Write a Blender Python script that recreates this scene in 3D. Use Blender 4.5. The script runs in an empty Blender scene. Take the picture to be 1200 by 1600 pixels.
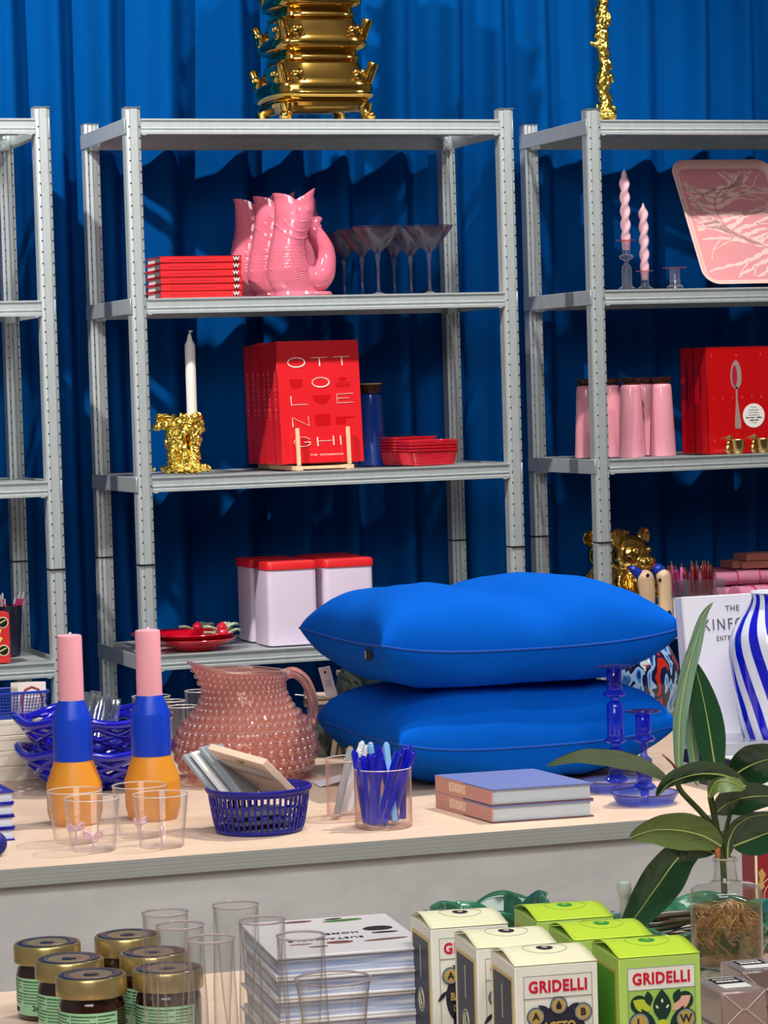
import bpy, bmesh, math, random
from mathutils import Vector, Matrix, noise
from math import sin, cos, pi, radians, sqrt, atan2, exp

# ------------------------------------------------------------ camera, light, exposure
scene = bpy.context.scene
FPX = 4563.0
CAM = Vector((-1.632, -6.3282, 1.3494))
YAW, PITCH, ROLL = 0.3351, 0.0417, -0.0298
_r = Vector((cos(YAW), -sin(YAW), 0)); _f = Vector((sin(YAW), cos(YAW), 0)); _u = Vector((0, 0, 1))
FWD = _f * cos(PITCH) - _u * sin(PITCH); _u2 = _u * cos(PITCH) + _f * sin(PITCH)
RGT = _r * cos(ROLL) + _u2 * sin(ROLL); UPV = -_r * sin(ROLL) + _u2 * cos(ROLL)
cd = bpy.data.cameras.new('camera'); cam = bpy.data.objects.new('camera', cd)
scene.collection.objects.link(cam); scene.camera = cam
cd.sensor_fit = 'VERTICAL'; cd.sensor_height = 36.0; cd.lens = FPX / 1600 * 36.0
cd.clip_start = 0.05; cd.clip_end = 60
cam.matrix_world = Matrix((( RGT.x, UPV.x, -FWD.x, CAM.x), (RGT.y, UPV.y, -FWD.y, CAM.y), (RGT.z, UPV.z, -FWD.z, CAM.z), (0, 0, 0, 1)))

w = bpy.data.worlds.new('world'); scene.world = w; w.use_nodes = True
w.node_tree.nodes['Background'].inputs[0].default_value = (0.75, 0.8, 0.9, 1)
w.node_tree.nodes['Background'].inputs[1].default_value = 0.3
scene.view_settings.view_transform = 'Standard'; scene.view_settings.look = 'None'
scene.view_settings.exposure = 0.38; scene.view_settings.gamma = 1.0
scene.view_settings.use_curve_mapping = False
scene.cycles.transparent_max_bounces = 48; scene.cycles.transmission_bounces = 10; scene.cycles.max_bounces = 12

def aim(o, target):
    d = Vector(target) - o.location
    o.rotation_euler = d.to_track_quat('-Z', 'Y').to_euler()
def spot(loc, target, power, angle=60, blend=0.5, size=0.04, col=(1, 0.95, 0.88)):
    l = bpy.data.lights.new('spot', 'SPOT'); l.energy = power; l.spot_size = radians(angle); l.spot_blend = blend
    l.shadow_soft_size = size; l.color = col
    o = bpy.data.objects.new('spot_light', l); scene.collection.objects.link(o); o.location = loc; aim(o, target); return o
def area(loc, target, power, sx, sy, col=(1, 0.98, 0.95)):
    l = bpy.data.lights.new('area', 'AREA'); l.energy = power; l.shape = 'RECTANGLE'; l.size = sx; l.size_y = sy; l.color = col
    o = bpy.data.objects.new('area_light', l); scene.collection.objects.link(o); o.location = loc; aim(o, target); return o
# track spots on the ceiling, in front of the shelving
spot((-1.5, -1.3, 3.35), (-0.6, 0.45, 1.95), 275, 75, 0.6)
spot((0.75, -1.25, 3.35), (0.5, 0.45, 1.65), 85, 75, 0.6)
spot((1.95, -1.3, 3.35), (1.55, 0.3, 1.55), 80, 75, 0.6)
# spots over the tables
spot((0.85, -2.3, 3.35), (-0.1, -2.1, 0.75), 190, 60, 0.6, 0.02)
spot((-0.1, -2.6, 3.35), (-0.55, -2.2, 0.75), 45, 50, 0.6, 0.03)
spot((-0.3, -4.6, 3.35), (-0.5, -3.5, 0.75), 60, 55, 0.6, 0.05)
# soft fill lights, added to brighten fronts and tables; not fixtures of the shop
area((-0.8, -4.6, 3.35), (0.2, -0.6, 0.6), 52, 2.4, 1.2, (0.96, 0.98, 1.0))
area((-0.4, -2.9, 3.4), (-0.4, -2.9, 0), 3, 2.5, 1.2)

area((-2.2, -6.2, 3.3), (-0.3, -2.5, 0.5), 56, 2.0, 1.5, (1.0, 0.98, 0.96))

# ------------------------------------------------------------ pixel helpers (photo frame 1200 x 1600)
def ray(px, py): return FWD + RGT * ((px - 600) / FPX) - UPV * ((py - 800) / FPX)
def PZ(px, py, z): d = ray(px, py); return CAM + d * ((z - CAM.z) / d.z)
def PY(px, py, y): d = ray(px, py); return CAM + d * ((y - CAM.y) / d.y)
def PD(px, py, dep): return CAM + ray(px, py) * dep
def mpp(p): return (Vector(p) - CAM).dot(FWD) / FPX

# ------------------------------------------------------------ materials
def lin(h):
    h = h.lstrip('#'); c = [int(h[i:i + 2], 16) / 255 for i in (0, 2, 4)]
    return tuple(x / 12.92 if x <= 0.04045 else ((x + 0.055) / 1.055) ** 2.4 for x in c) + (1,)
MATS = {}
def mat(name, col, rough=0.5, metal=0.0, trans=0.0, ior=1.45, spec=None, bump=0.0, bscale=200, var=0.0, vscale=30, coat=0.0, sheen=0.0, emit=None, sss=0.0, stretch=None, alpha=1):
    if name in MATS: return MATS[name]
    m = bpy.data.materials.new(name); m.use_nodes = True; nt = m.node_tree; b = nt.nodes['Principled BSDF']
    c = lin(col)
    b.inputs['Base Color'].default_value = c; b.inputs['Roughness'].default_value = rough; b.inputs['Metallic'].default_value = metal
    b.inputs['Transmission Weight'].default_value = trans; b.inputs['IOR'].default_value = ior
    b.inputs['Coat Weight'].default_value = coat; b.inputs['Coat Roughness'].default_value = 0.05
    b.inputs['Sheen Weight'].default_value = sheen
    if spec is not None: b.inputs['Specular IOR Level'].default_value = spec
    if sss: b.inputs['Subsurface Weight'].default_value = sss; b.inputs['Subsurface Radius'].default_value = (0.02, 0.01, 0.008); b.inputs['Subsurface Scale'].default_value = 0.5
    if emit: b.inputs['Emission Color'].default_value = lin(emit[0]); b.inputs['Emission Strength'].default_value = emit[1]
    tc = nt.nodes.new('ShaderNodeTexCoord'); mp = nt.nodes.new('ShaderNodeMapping'); nt.links.new(tc.outputs['Object'], mp.inputs[0])
    if stretch: mp.inputs['Scale'].default_value = stretch
    nz = nt.nodes.new('ShaderNodeTexNoise'); nz.inputs['Scale'].default_value = vscale; nz.inputs['Detail'].default_value = 3
    nt.links.new(mp.outputs[0], nz.inputs['Vector'])
    v = var if var else 0.03
    mx = nt.nodes.new('ShaderNodeMix'); mx.data_type = 'RGBA'; mx.inputs[6].default_value = tuple(min(1, x * (1 + v)) for x in c[:3]) + (1,); mx.inputs[7].default_value = tuple(x * (1 - v) for x in c[:3]) + (1,)
    nt.links.new(nz.outputs[0], mx.inputs[0]); nt.links.new(mx.outputs[2], b.inputs['Base Color'])
    if bump:
        n2 = nt.nodes.new('ShaderNodeTexNoise'); n2.inputs['Scale'].default_value = bscale; n2.inputs['Detail'].default_value = 4
        nt.links.new(mp.outputs[0], n2.inputs['Vector'])
        bp = nt.nodes.new('ShaderNodeBump'); bp.inputs['Strength'].default_value = bump; bp.inputs['Distance'].default_value = 0.002
        nt.links.new(n2.outputs[0], bp.inputs['Height']); nt.links.new(bp.outputs[0], b.inputs['Normal'])
    MATS[name] = m; return m
def thin_glass(name, face, edge, gloss=1.0, rough=0.0, haze=0.02, hz_edge=0.35, hcol='#e8ecf4'):
    """thin blown glass: see-through wall, tint deepening where the wall is seen edge-on, plus Fresnel reflection"""
    if name in MATS: return MATS[name]
    m = bpy.data.materials.new(name); m.use_nodes = True; nt = m.node_tree
    nt.nodes.remove(nt.nodes['Principled BSDF']); out = nt.nodes['Material Output']
    lw = nt.nodes.new('ShaderNodeLayerWeight'); lw.inputs[0].default_value = 0.5
    pw = nt.nodes.new('ShaderNodeMath'); pw.operation = 'POWER'; pw.inputs[1].default_value = 3.0
    nt.links.new(lw.outputs['Facing'], pw.inputs[0])
    p5 = nt.nodes.new('ShaderNodeMath'); p5.operation = 'POWER'; p5.inputs[1].default_value = 5.0; nt.links.new(lw.outputs['Facing'], p5.inputs[0])
    fr = nt.nodes.new('ShaderNodeMath'); fr.operation = 'MULTIPLY_ADD'; fr.inputs[1].default_value = 0.6; fr.inputs[2].default_value = 0.035; nt.links.new(p5.outputs[0], fr.inputs[0])
    mx = nt.nodes.new('ShaderNodeMix'); mx.data_type = 'RGBA'; mx.inputs[6].default_value = lin(face); mx.inputs[7].default_value = lin(edge)
    nt.links.new(pw.outputs[0], mx.inputs[0])
    tr = nt.nodes.new('ShaderNodeBsdfTransparent'); nt.links.new(mx.outputs[2], tr.inputs[0])
    gl = nt.nodes.new('ShaderNodeBsdfGlossy'); gl.inputs['Roughness'].default_value = rough + 0.02
    fm = nt.nodes.new('ShaderNodeMath'); fm.operation = 'MULTIPLY'; fm.inputs[1].default_value = gloss; nt.links.new(fr.outputs[0], fm.inputs[0])
    ms = nt.nodes.new('ShaderNodeMixShader'); nt.links.new(fm.outputs[0], ms.inputs[0]); nt.links.new(tr.outputs[0], ms.inputs[1]); nt.links.new(gl.outputs[0], ms.inputs[2])
    
    df = nt.nodes.new('ShaderNodeBsdfDiffuse'); df.inputs[0].default_value = lin(hcol)  # pale diffuse haze painted in for the bright edges of lit glass
    p4 = nt.nodes.new('ShaderNodeMath'); p4.operation = 'POWER'; p4.inputs[1].default_value = 4.0; nt.links.new(lw.outputs['Facing'], p4.inputs[0])
    hz = nt.nodes.new('ShaderNodeMath'); hz.operation = 'MULTIPLY_ADD'; hz.inputs[1].default_value = hz_edge; hz.inputs[2].default_value = haze; nt.links.new(p4.outputs[0], hz.inputs[0])
    m2 = nt.nodes.new('ShaderNodeMixShader'); nt.links.new(hz.outputs[0], m2.inputs[0]); nt.links.new(ms.outputs[0], m2.inputs[1]); nt.links.new(df.outputs[0], m2.inputs[2])
    nt.links.new(m2.outputs[0], out.inputs[0]); MATS[name] = m; return m
def ramp_mat(name, cols, pos, tex='NOISE', scale=10, rough=0.4, detail=3, distort=0, stretch=(1, 1, 1), bump=0, coat=0, wave='BANDS', direction='X', rot=(0, 0, 0), interp='LINEAR', metal=0):
    if name in MATS: return MATS[name]
    m = bpy.data.materials.new(name); m.use_nodes = True; nt = m.node_tree; b = nt.nodes['Principled BSDF']
    b.inputs['Roughness'].default_value = rough; b.inputs['Coat Weight'].default_value = coat; b.inputs['Metallic'].default_value = metal
    tc = nt.nodes.new('ShaderNodeTexCoord'); mp = nt.nodes.new('ShaderNodeMapping'); mp.inputs['Scale'].default_value = stretch; mp.inputs['Rotation'].default_value = rot
    nt.links.new(tc.outputs['Object'], mp.inputs[0])
    if tex == 'NOISE': t = nt.nodes.new('ShaderNodeTexNoise'); t.inputs['Scale'].default_value = scale; t.inputs['Detail'].default_value = detail; t.inputs['Distortion'].default_value = distort; o = t.outputs[0]
    elif tex == 'WAVE':
        t = nt.nodes.new('ShaderNodeTexWave'); t.wave_type = wave; t.inputs['Scale'].default_value = scale; t.inputs['Distortion'].default_value = distort; t.inputs['Detail'].default_value = detail; o = t.outputs['Fac']
        if wave == 'BANDS': t.bands_direction = direction
        else: t.rings_direction = direction
    else: t = nt.nodes.new('ShaderNodeTexVoronoi'); t.inputs['Scale'].default_value = scale; t.feature = 'F1' if tex == 'VORONOI' else 'DISTANCE_TO_EDGE'; o = t.outputs['Distance']
    nt.links.new(mp.outputs[0], t.inputs['Vector'])
    r = nt.nodes.new('ShaderNodeValToRGB'); e = r.color_ramp.elements; r.color_ramp.interpolation = interp
    while len(e) < len(cols): e.new(0.5)
    for i, (cc, p) in enumerate(zip(cols, pos)): e[i].position = p; e[i].color = lin(cc)
    nt.links.new(o, r.inputs[0]); nt.links.new(r.outputs[0], b.inputs['Base Color'])
    if bump:
        bp = nt.nodes.new('ShaderNodeBump'); bp.inputs['Strength'].default_value = bump; bp.inputs['Distance'].default_value = 0.002
        nt.links.new(o, bp.inputs['Height']); nt.links.new(bp.outputs[0], b.inputs['Normal'])
    MATS[name] = m; return m

GALV = mat('galvanised_steel', '#c6ced0', 0.42, 0.5, bump=0.1, bscale=120, var=0.12, vscale=60, stretch=(1, 1, 0.3))
DARKHOLE = mat('hole_black', '#060708', 0.9)
GOLD = mat('gold_glaze', '#e3b65c', 0.1, 1.0, var=0.12, vscale=14)
GOLDB = mat('gold_leaf', '#f2cf63', 0.22, 1.0, var=0.1, vscale=40)
BRASS = mat('brass', '#c9ad6c', 0.28, 1.0)
PINKC = mat('pink_ceramic', '#d96f86', 0.12, coat=0.6)
RED = mat('red_cloth', '#d8121c', 0.35)
REDG = mat('red_glaze', '#c80a22', 0.12, coat=0.6)
WHITE = mat('white_card', '#f1efec', 0.55)
PAPER = mat('paper_pages', '#dcdad8', 0.8, var=0.25, vscale=900, stretch=(0.05, 0.05, 1), bump=0.3, bscale=900)
BLACK = mat('black_ink', '#101014', 0.5)
CREAM = mat('cream_card', '#e9dfd0', 0.6)
BLUECLOTH = mat('blue_wool', '#005cc8', 0.9, spec=0.08, bump=0.6, bscale=900, var=0.14, vscale=420)
GLASS = thin_glass('clear_glass', '#fbfbfc', '#a9abb3')

# ------------------------------------------------------------ mesh building
class MB:
    def __init__(s): s.v = []; s.f = []; s.mi = []; s.M = Matrix.Identity(4); s.m = 0
    def at(s, loc=(0, 0, 0), rz=0, rx=0, ry=0, sc=1):
        s.M = Matrix.Translation(loc) @ Matrix.Rotation(rz, 4, 'Z') @ Matrix.Rotation(ry, 4, 'Y') @ Matrix.Rotation(rx, 4, 'X') @ Matrix.Scale(sc, 4); return s
    def add(s, vs, fs, m=None):
        o = len(s.v); M = s.M; s.v += [M @ Vector(p) for p in vs]; s.f += [tuple(i + o for i in q) for q in fs]
        s.mi += [s.m if m is None else m] * len(fs); return s
    def box(s, c, d, b=0, m=None):
        hx, hy, hz = d[0] / 2, d[1] / 2, d[2] / 2; cx, cy, cz = c
        if b <= 0:
            vs = [(cx + a * hx, cy + e * hy, cz + g * hz) for g in (-1, 1) for e in (-1, 1) for a in (-1, 1)]
            return s.add(vs, [(0, 2, 3, 1), (4, 5, 7, 6), (0, 1, 5, 4), (2, 6, 7, 3), (0, 4, 6, 2), (1, 3, 7, 5)], m)
        b = min(b, hx * .99, hy * .99, hz * .99); vs = []; ix = {}
        for a in (-1, 1):
            for e in (-1, 1):
                for g in (-1, 1):
                    for k in range(3):
                        q = [hx - b, hy - b, hz - b]; q[k] = (hx, hy, hz)[k]
                        ix[(a, e, g, k)] = len(vs); vs.append((cx + a * q[0], cy + e * q[1], cz + g * q[2]))
        fs = []
        for a in (-1, 1):
            fs.append([ix[(a, -1, -1, 0)], ix[(a, 1, -1, 0)], ix[(a, 1, 1, 0)], ix[(a, -1, 1, 0)]][::a])
            fs.append([ix[(-1, a, -1, 1)], ix[(-1, a, 1, 1)], ix[(1, a, 1, 1)], ix[(1, a, -1, 1)]][::a])
            fs.append([ix[(-1, -1, a, 2)], ix[(1, -1, a, 2)], ix[(1, 1, a, 2)], ix[(-1, 1, a, 2)]][::a])
        for p in (-1, 1):
            for q in (-1, 1):
                fs.append([ix[(p, q, -1, 0)], ix[(p, q, 1, 0)], ix[(p, q, 1, 1)], ix[(p, q, -1, 1)]])
                fs.append([ix[(p, -1, q, 0)], ix[(p, 1, q, 0)], ix[(p, 1, q, 2)], ix[(p, -1, q, 2)]])
                fs.append([ix[(-1, p, q, 1)], ix[(1, p, q, 1)], ix[(1, p, q, 2)], ix[(-1, p, q, 2)]])
                for g in (-1, 1): fs.append([ix[(p, q, g, k)] for k in range(3)])
        return s.add(vs, fs, m)
    def grid(s, fn, nu, nv, cu=False, cv=False, m=None, skip=None):
        U = nu if cu else nu + 1; V = nv if cv else nv + 1
        vs = [fn(i / nu, j / nv) for j in range(V) for i in range(U)]
        fs = []
        for j in range(nv):
            for i in range(nu):
                if skip and skip(i, j): continue
                i2 = (i + 1) % U; j2 = (j + 1) % V
                fs.append((j * U + i, j * U + i2, j2 * U + i2, j2 * U + i))
        return s.add(vs, fs, m)
    def lathe(s, prof, seg=32, m=None, c=(0, 0, 0), sx=1, sy=1):
        vs = []; rows = []
        for r, z in prof:
            if r < 1e-7: rows.append([len(vs)]); vs.append((c[0], c[1], c[2] + z))
            else:
                rows.append(list(range(len(vs), len(vs) + seg)))
                vs += [(c[0] + r * sx * cos(2 * pi * k / seg), c[1] + r * sy * sin(2 * pi * k / seg), c[2] + z) for k in range(seg)]
        fs = []
        for a, b in zip(rows, rows[1:]):
            if len(a) == 1 and len(b) == 1: continue
            for k in range(seg):
                k2 = (k + 1) % seg
                if len(a) == 1: fs.append((a[0], b[k2], b[k]))
                elif len(b) == 1: fs.append((a[k], a[k2], b[0]))
                else: fs.append((a[k], a[k2], b[k2], b[k]))
        return s.add(vs, fs, m)
    def cyl(s, c, r, h, seg=24, m=None, r2=None):
        r2 = r if r2 is None else r2
        return s.lathe([(0, 0), (r, 0), (r2, h), (0, h)], seg, m, c)
    def ball(s, c, r, seg=16, rings=10, m=None, sc=(1, 1, 1)):
        vs = [(c[0], c[1], c[2] - r * sc[2])]
        for j in range(1, rings):
            t = pi * j / rings; vs += [(c[0] + r * sc[0] * sin(t) * cos(2 * pi * k / seg), c[1] + r * sc[1] * sin(t) * sin(2 * pi * k / seg), c[2] - r * sc[2] * cos(t)) for k in range(seg)]
        vs.append((c[0], c[1], c[2] + r * sc[2])); n = len(vs) - 1; fs = []
        for k in range(seg):
            k2 = (k + 1) % seg; fs.append((0, 1 + k2, 1 + k)); e = 1 + (rings - 2) * seg; fs.append((e + k, e + k2, n))
            for j in range(rings - 2): a = 1 + j * seg; fs.append((a + k, a + k2, a + seg + k2, a + seg + k))
        return s.add(vs, fs, m)
    def tube(s, pts, rad, seg=10, m=None, cap=True, flat=1.0, closed=False):
        P = [Vector(p) for p in pts]; n = len(P); R = rad if hasattr(rad, '__len__') else [rad] * n
        up = Vector((0.13, 0.21, 0.97)).normalized(); vs = []; prev = None
        for i in range(n):
            if closed: t = (P[(i + 1) % n] - P[i - 1])
            else: t = (P[min(i + 1, n - 1)] - P[max(i - 1, 0)])
            t.normalize()
            if prev is None: a = t.cross(up)
            else: a = prev - t * prev.dot(t)
            if a.length < 1e-6: a = t.orthogonal()
            a.normalize(); prev = a; b = t.cross(a)
            vs += [P[i] + a * (R[i] * cos(2 * pi * k / seg)) + b * (R[i] * flat * sin(2 * pi * k / seg)) for k in range(seg)]
        fs = [(i * seg + k, i * seg + (k + 1) % seg, ((i + 1) % n) * seg + (k + 1) % seg, ((i + 1) % n) * seg + k) for i in range(n if closed else n - 1) for k in range(seg)]
        if cap and not closed: fs += [tuple(range(seg))[::-1], tuple((n - 1) * seg + k for k in range(seg))]
        return s.add(vs, fs, m)
    def prism(s, out, t, m=None, axis='y', off=0):
        """outline [(a,b)] extruded by t; axis y: a->x b->z front at y=off, z: a->x b->y"""
        n = len(out)
        if axis == 'y': vs = [(a, off, b) for a, b in out] + [(a, off + t, b) for a, b in out]
        elif axis == 'x': vs = [(off, a, b) for a, b in out] + [(off + t, a, b) for a, b in out]
        else: vs = [(a, b, off) for a, b in out] + [(a, b, off + t) for a, b in out]
        fs = [tuple(range(n)), tuple(range(n, 2 * n))[::-1]] + [(i, i + n, (i + 1) % n + n, (i + 1) % n) for i in range(n)]
        return s.add(vs, fs, m)
    def text(s, body, size, c=(0, 0, 0), ext=0.0002, m=None, sx=1.0, rot=0, align='CENTER', face='-y', bold=0.0, space=1.0):
        cu = bpy.data.curves.new('lettering', 'FONT'); cu.body = body; cu.size = size; cu.extrude = ext; cu.align_x = align; cu.align_y = 'CENTER'; cu.offset = bold; cu.resolution_u = 3; cu.space_character = space
        o = bpy.data.objects.new('lettering', cu); scene.collection.objects.link(o)
        dg = bpy.context.evaluated_depsgraph_get(); me = bpy.data.meshes.new_from_object(o.evaluated_get(dg))
        A = {'-y': Matrix(((1, 0, 0, 0), (0, 0, -1, 0), (0, 1, 0, 0), (0, 0, 0, 1))), '+z': Matrix.Identity(4), '-x': Matrix(((0, 0, -1, 0), (-1, 0, 0, 0), (0, 1, 0, 0), (0, 0, 0, 1)))}[face]
        T = Matrix.Translation(c) @ A @ Matrix.Rotation(rot, 4, 'Z') @ Matrix.Diagonal((sx, 1, 1, 1))
        s.add([T @ v.co for v in me.vertices], [tuple(p.vertices) for p in me.polygons], m)
        bpy.data.objects.remove(o); bpy.data.curves.remove(cu); bpy.data.meshes.remove(me); return s
    def mesh(s, name, mats, smooth=True, ang=40):
        me = bpy.data.meshes.new(name); me.from_pydata(s.v, [], s.f); me.validate()
        bm = bmesh.new(); bm.from_mesh(me); bmesh.ops.recalc_face_normals(bm, faces=bm.faces); bm.to_mesh(me); bm.free()
        if not hasattr(mats, '__len__'): mats = [mats]
        for q in mats: me.materials.append(q)
        if len(mats) > 1 and len(s.mi) == len(me.polygons): me.polygons.foreach_set('material_index', s.mi)
        me.polygons.foreach_set('use_smooth', [smooth] * len(me.polygons))
        if smooth: me.set_sharp_from_angle(angle=radians(ang))
        me.update(); return me
    def build(s, name, mats, parent=None, smooth=True, ang=40, loc=None, rot=None):
        o = bpy.data.objects.new(name, s.mesh(name, mats, smooth, ang)); scene.collection.objects.link(o)
        if parent: o.parent = parent
        if loc is not None: o.location = loc
        if rot is not None: o.rotation_euler = rot
        return o
def remesh(mb, vox, amp=0, freq=60, amp2=0, freq2=150, smooth_it=0):
    me = mb.mesh('tmp', GOLD); o = bpy.data.objects.new('tmp', me); scene.collection.objects.link(o)
    md = o.modifiers.new('r', 'REMESH'); md.mode = 'VOXEL'; md.voxel_size = vox; md.use_smooth_shade = True
    if smooth_it: sm = o.modifiers.new('s', 'SMOOTH'); sm.iterations = smooth_it; sm.factor = 0.5
    dg = bpy.context.evaluated_depsgraph_get(); m2 = bpy.data.meshes.new_from_object(o.evaluated_get(dg))
    r = MB()
    for v in m2.vertices:
        p = v.co.copy(); d = 0
        if amp: d += amp * noise.noise(p * freq)
        if amp2: d += amp2 * noise.noise(p * freq2 + Vector((5, 3, 1)))
        r.v.append(p + v.normal * d)
    r.f = [tuple(p.vertices) for p in m2.polygons]; r.mi = [0] * len(r.f)
    bpy.data.objects.remove(o); bpy.data.meshes.remove(me); bpy.data.meshes.remove(m2); return r
def bars(mb, c, w_, h_, n, seed, face='-y', th=0.0003):
    """a line of print too small to read: short strokes of uneven length"""
    r_ = random.Random(seed); x = -w_ / 2
    while x < w_ / 2:
        l = r_.uniform(.4, 1.6) * w_ / n; l = min(l, w_ / 2 - x); q = x + l * .45
        if face == '-y': mb.box((c[0] + q, c[1], c[2]), (l * .8, th, h_))
        elif face == '+z': mb.box((c[0] + q, c[1], c[2]), (l * .8, h_, th))
        else: mb.box((c[0], c[1], c[2] + q), (th, h_, l * .8))
        x += l
def tag(o, label=None, cat=None, group=None, kind=None):
    if label: o['label'] = label
    if cat: o['category'] = cat
    if group: o['group'] = group
    if kind: o['kind'] = kind
    return o
def thing(name, label, cat, loc=(0, 0, 0), rz=0, group=None):
    o = bpy.data.objects.new(name, None); scene.collection.objects.link(o); o.location = loc; o.rotation_euler = (0, 0, rz); o.empty_display_size = 0.02
    return tag(o, label, cat, group)
def dup(root, loc, rz=None, label=None, group=None):
    def cp(o, par):
        c = o.copy(); scene.collection.objects.link(c)
        if par: c.parent = par
        for ch in [x for x in KIDS.get(o.name, [])] or list(o.children): cp(ch, c)
        return c
    r = cp(root, None); r.location = loc
    if rz is not None: r.rotation_euler = (root.rotation_euler[0], root.rotation_euler[1], rz)
    if label: r['label'] = label
    if group: r['group'] = group
    return r
KIDS = {}
def circ(cx, cz, r, n=24, sx=1.0): return [(cx + r * sx * cos(2 * pi * k / n), cz + r * sin(2 * pi * k / n)) for k in range(n)]
def rrect(w_, h_, r, n=5, cx=0, cy=0):
    o = []
    for qx, qy, a0 in ((1, 1, 0), (-1, 1, 90), (-1, -1, 180), (1, -1, 270)):
        for k in range(n + 1):
            a = radians(a0 + 90 * k / n); o.append((cx + qx * (w_ / 2 - r) + r * cos(a), cy + qy * (h_ / 2 - r) + r * sin(a)))
    return o
def loft(mb, rings, closed_ends=True, m=None):
    n = len(rings[0]); vs = [p for r in rings for p in r]; fs = [(j * n + i, j * n + (i + 1) % n, (j + 1) * n + (i + 1) % n, (j + 1) * n + i) for j in range(len(rings) - 1) for i in range(n)]
    if closed_ends: fs += [tuple(range(n))[::-1], tuple((len(rings) - 1) * n + k for k in range(n))]
    mb.add(vs, fs, m)
ZO = 1.95
Z = [ZO + 0.0186, ZO - 0.3806, ZO - 0.7787, ZO - 1.1786, ZO - 1.578]     # tops of the shelves
TT = 0.73      # table top
FT = 0.66      # front display table top
# ------------------------------------------------------------ the setting
def structure(name, mb, m, smooth=False):
    o = mb.build(name, m, None, smooth); o['kind'] = 'structure'; return o
WALLM = mat('white_plaster', '#d9d9d6', 0.8, bump=0.1, bscale=80)
mb = MB(); mb.box((0.5, -4.4, -0.05), (10, 11, 0.1)); structure('floor', mb, ramp_mat('grey_concrete', ['#8d8a86', '#a19e99'], [0.35, 0.65], scale=3, rough=0.55, detail=6))
mb = MB(); mb.box((0.5, 1.0, 1.75), (10, 0.1, 3.5)); structure('wall_back', mb, WALLM)
mb = MB(); mb.box((-4.5, -4.4, 1.75), (0.1, 11, 3.5)); structure('wall_left', mb, WALLM)
mb = MB(); mb.box((5.5, -4.4, 1.75), (0.1, 11, 3.5)); structure('wall_right', mb, WALLM)
mb = MB(); mb.box((0.5, -9.9, 1.75), (10, 0.1, 3.5)); structure('wall_front', mb, WALLM)
mb = MB(); mb.box((0.5, -4.4, 3.55), (10, 11, 0.1)); structure('ceiling', mb, mat('ceiling_grey', '#c9c9c8', 0.8))

# curtain
CURT = mat('royal_blue_curtain', '#004689', 0.85, spec=0.03, bump=0.25, bscale=1500, var=0.08, vscale=600, sheen=0.0)
def curt_y(x):
    ph = x * 2 * pi / 0.137 + 0.9 * sin(x * 5.1 + 1) + 0.6 * sin(x * 11.3)
    s_ = sin(ph)
    return 0.505 + 0.044 * (s_ * 0.75 + 0.25 * sin(2 * ph + 0.6)) * (0.85 + 0.25 * sin(x * 3.7)) + 0.012 * sin(x * 17.3 + 2)
mb = MB()
def cf(u, v):
    x = -1.9 + 4.6 * u; z = 0.02 + 3.25 * v
    return (x + 0.006 * sin(z * 2 + x * 9), curt_y(x + 0.01 * sin(z * 1.3 + x)) + 0.006 * (1 - v) * sin(x * 40 + 3 * z), z)
mb.grid(cf, 900, 24)
t = thing('pleated_curtain', 'royal blue floor length curtain in deep vertical folds behind the metal shelving', 'curtain', (0, 0, 0))
c_ = mb.build('curtain_cloth', CURT, t, True, 180)
md = c_.modifiers.new('thick', 'SOLIDIFY'); md.thickness = 0.003
mb = MB(); mb.box((0.4, 0.515, 3.29), (4.7, 0.03, 0.03), 0.004); mb.build('curtain_rail', GALV, t)

# ------------------------------------------------------------ shelving
W_, D_ = 0.8918, 0.3903
def post_mesh(front):
    mb = MB(); h = 1.992
    # flattened C-section: two slanted perforated strips and a broad face
    if front: prof = [(-0.009, 0.03), (-0.009, 0.004), (-0.0065, 0.0), (0.0008, -0.0012), (0.0014, 0.0004), (0.0022, -0.0022), (0.0185, -0.0022), (0.0192, 0.0004), (0.0198, -0.0012), (0.0255, 0.0008), (0.027, 0.004), (0.027, 0.03), (0.025, 0.03), (0.025, 0.006), (-0.007, 0.006), (-0.007, 0.03)]
    else: prof = [(-0.009, 0.03), (-0.009, -0.003), (-0.003, -0.004), (-0.0005, -0.003), (0.0, 0.001), (0.001, -0.002), (0.008, -0.003), (0.009, 0.001), (0.0105, 0.001), (0.0115, -0.003), (0.019, -0.002), (0.02, 0.001), (0.022, -0.003), (0.026, -0.002), (0.026, 0.03), (0.024, 0.03), (0.024, 0.008), (-0.007, 0.008), (-0.007, 0.03)]
    mb.prism(prof, h, 0, 'z', 0)
    for k in range(76):
        z = h - 0.042 - 0.025 * k
        if abs(z - 0.975) < 0.006: continue
        for hx in ((-0.0006, 0.0235) if front else (-0.0015, 0.0225)):
            mb.box((hx, -0.0012 if front else -0.0034, z), (0.0029, 0.0026, 0.0042), 0.0012, m=1)
    return mb
PF = post_mesh(True).mesh('post', [GALV, DARKHOLE], ang=25); PB = post_mesh(False).mesh('post', [GALV, DARKHOLE], ang=25)
RPROF = [(0, 0), (-0.002, -0.0006), (-0.0045, -0.001), (-0.0045, -0.004), (-0.001, -0.0055), (-0.001, -0.0195), (-0.0035, -0.0205), (-0.0035, -0.0225), (-0.0012, -0.024), (-0.0012, -0.027), (-0.004, -0.029), (-0.004, -0.0345), (-0.001, -0.0345), (0.004, -0.0345), (0.004, 0)]
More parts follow.
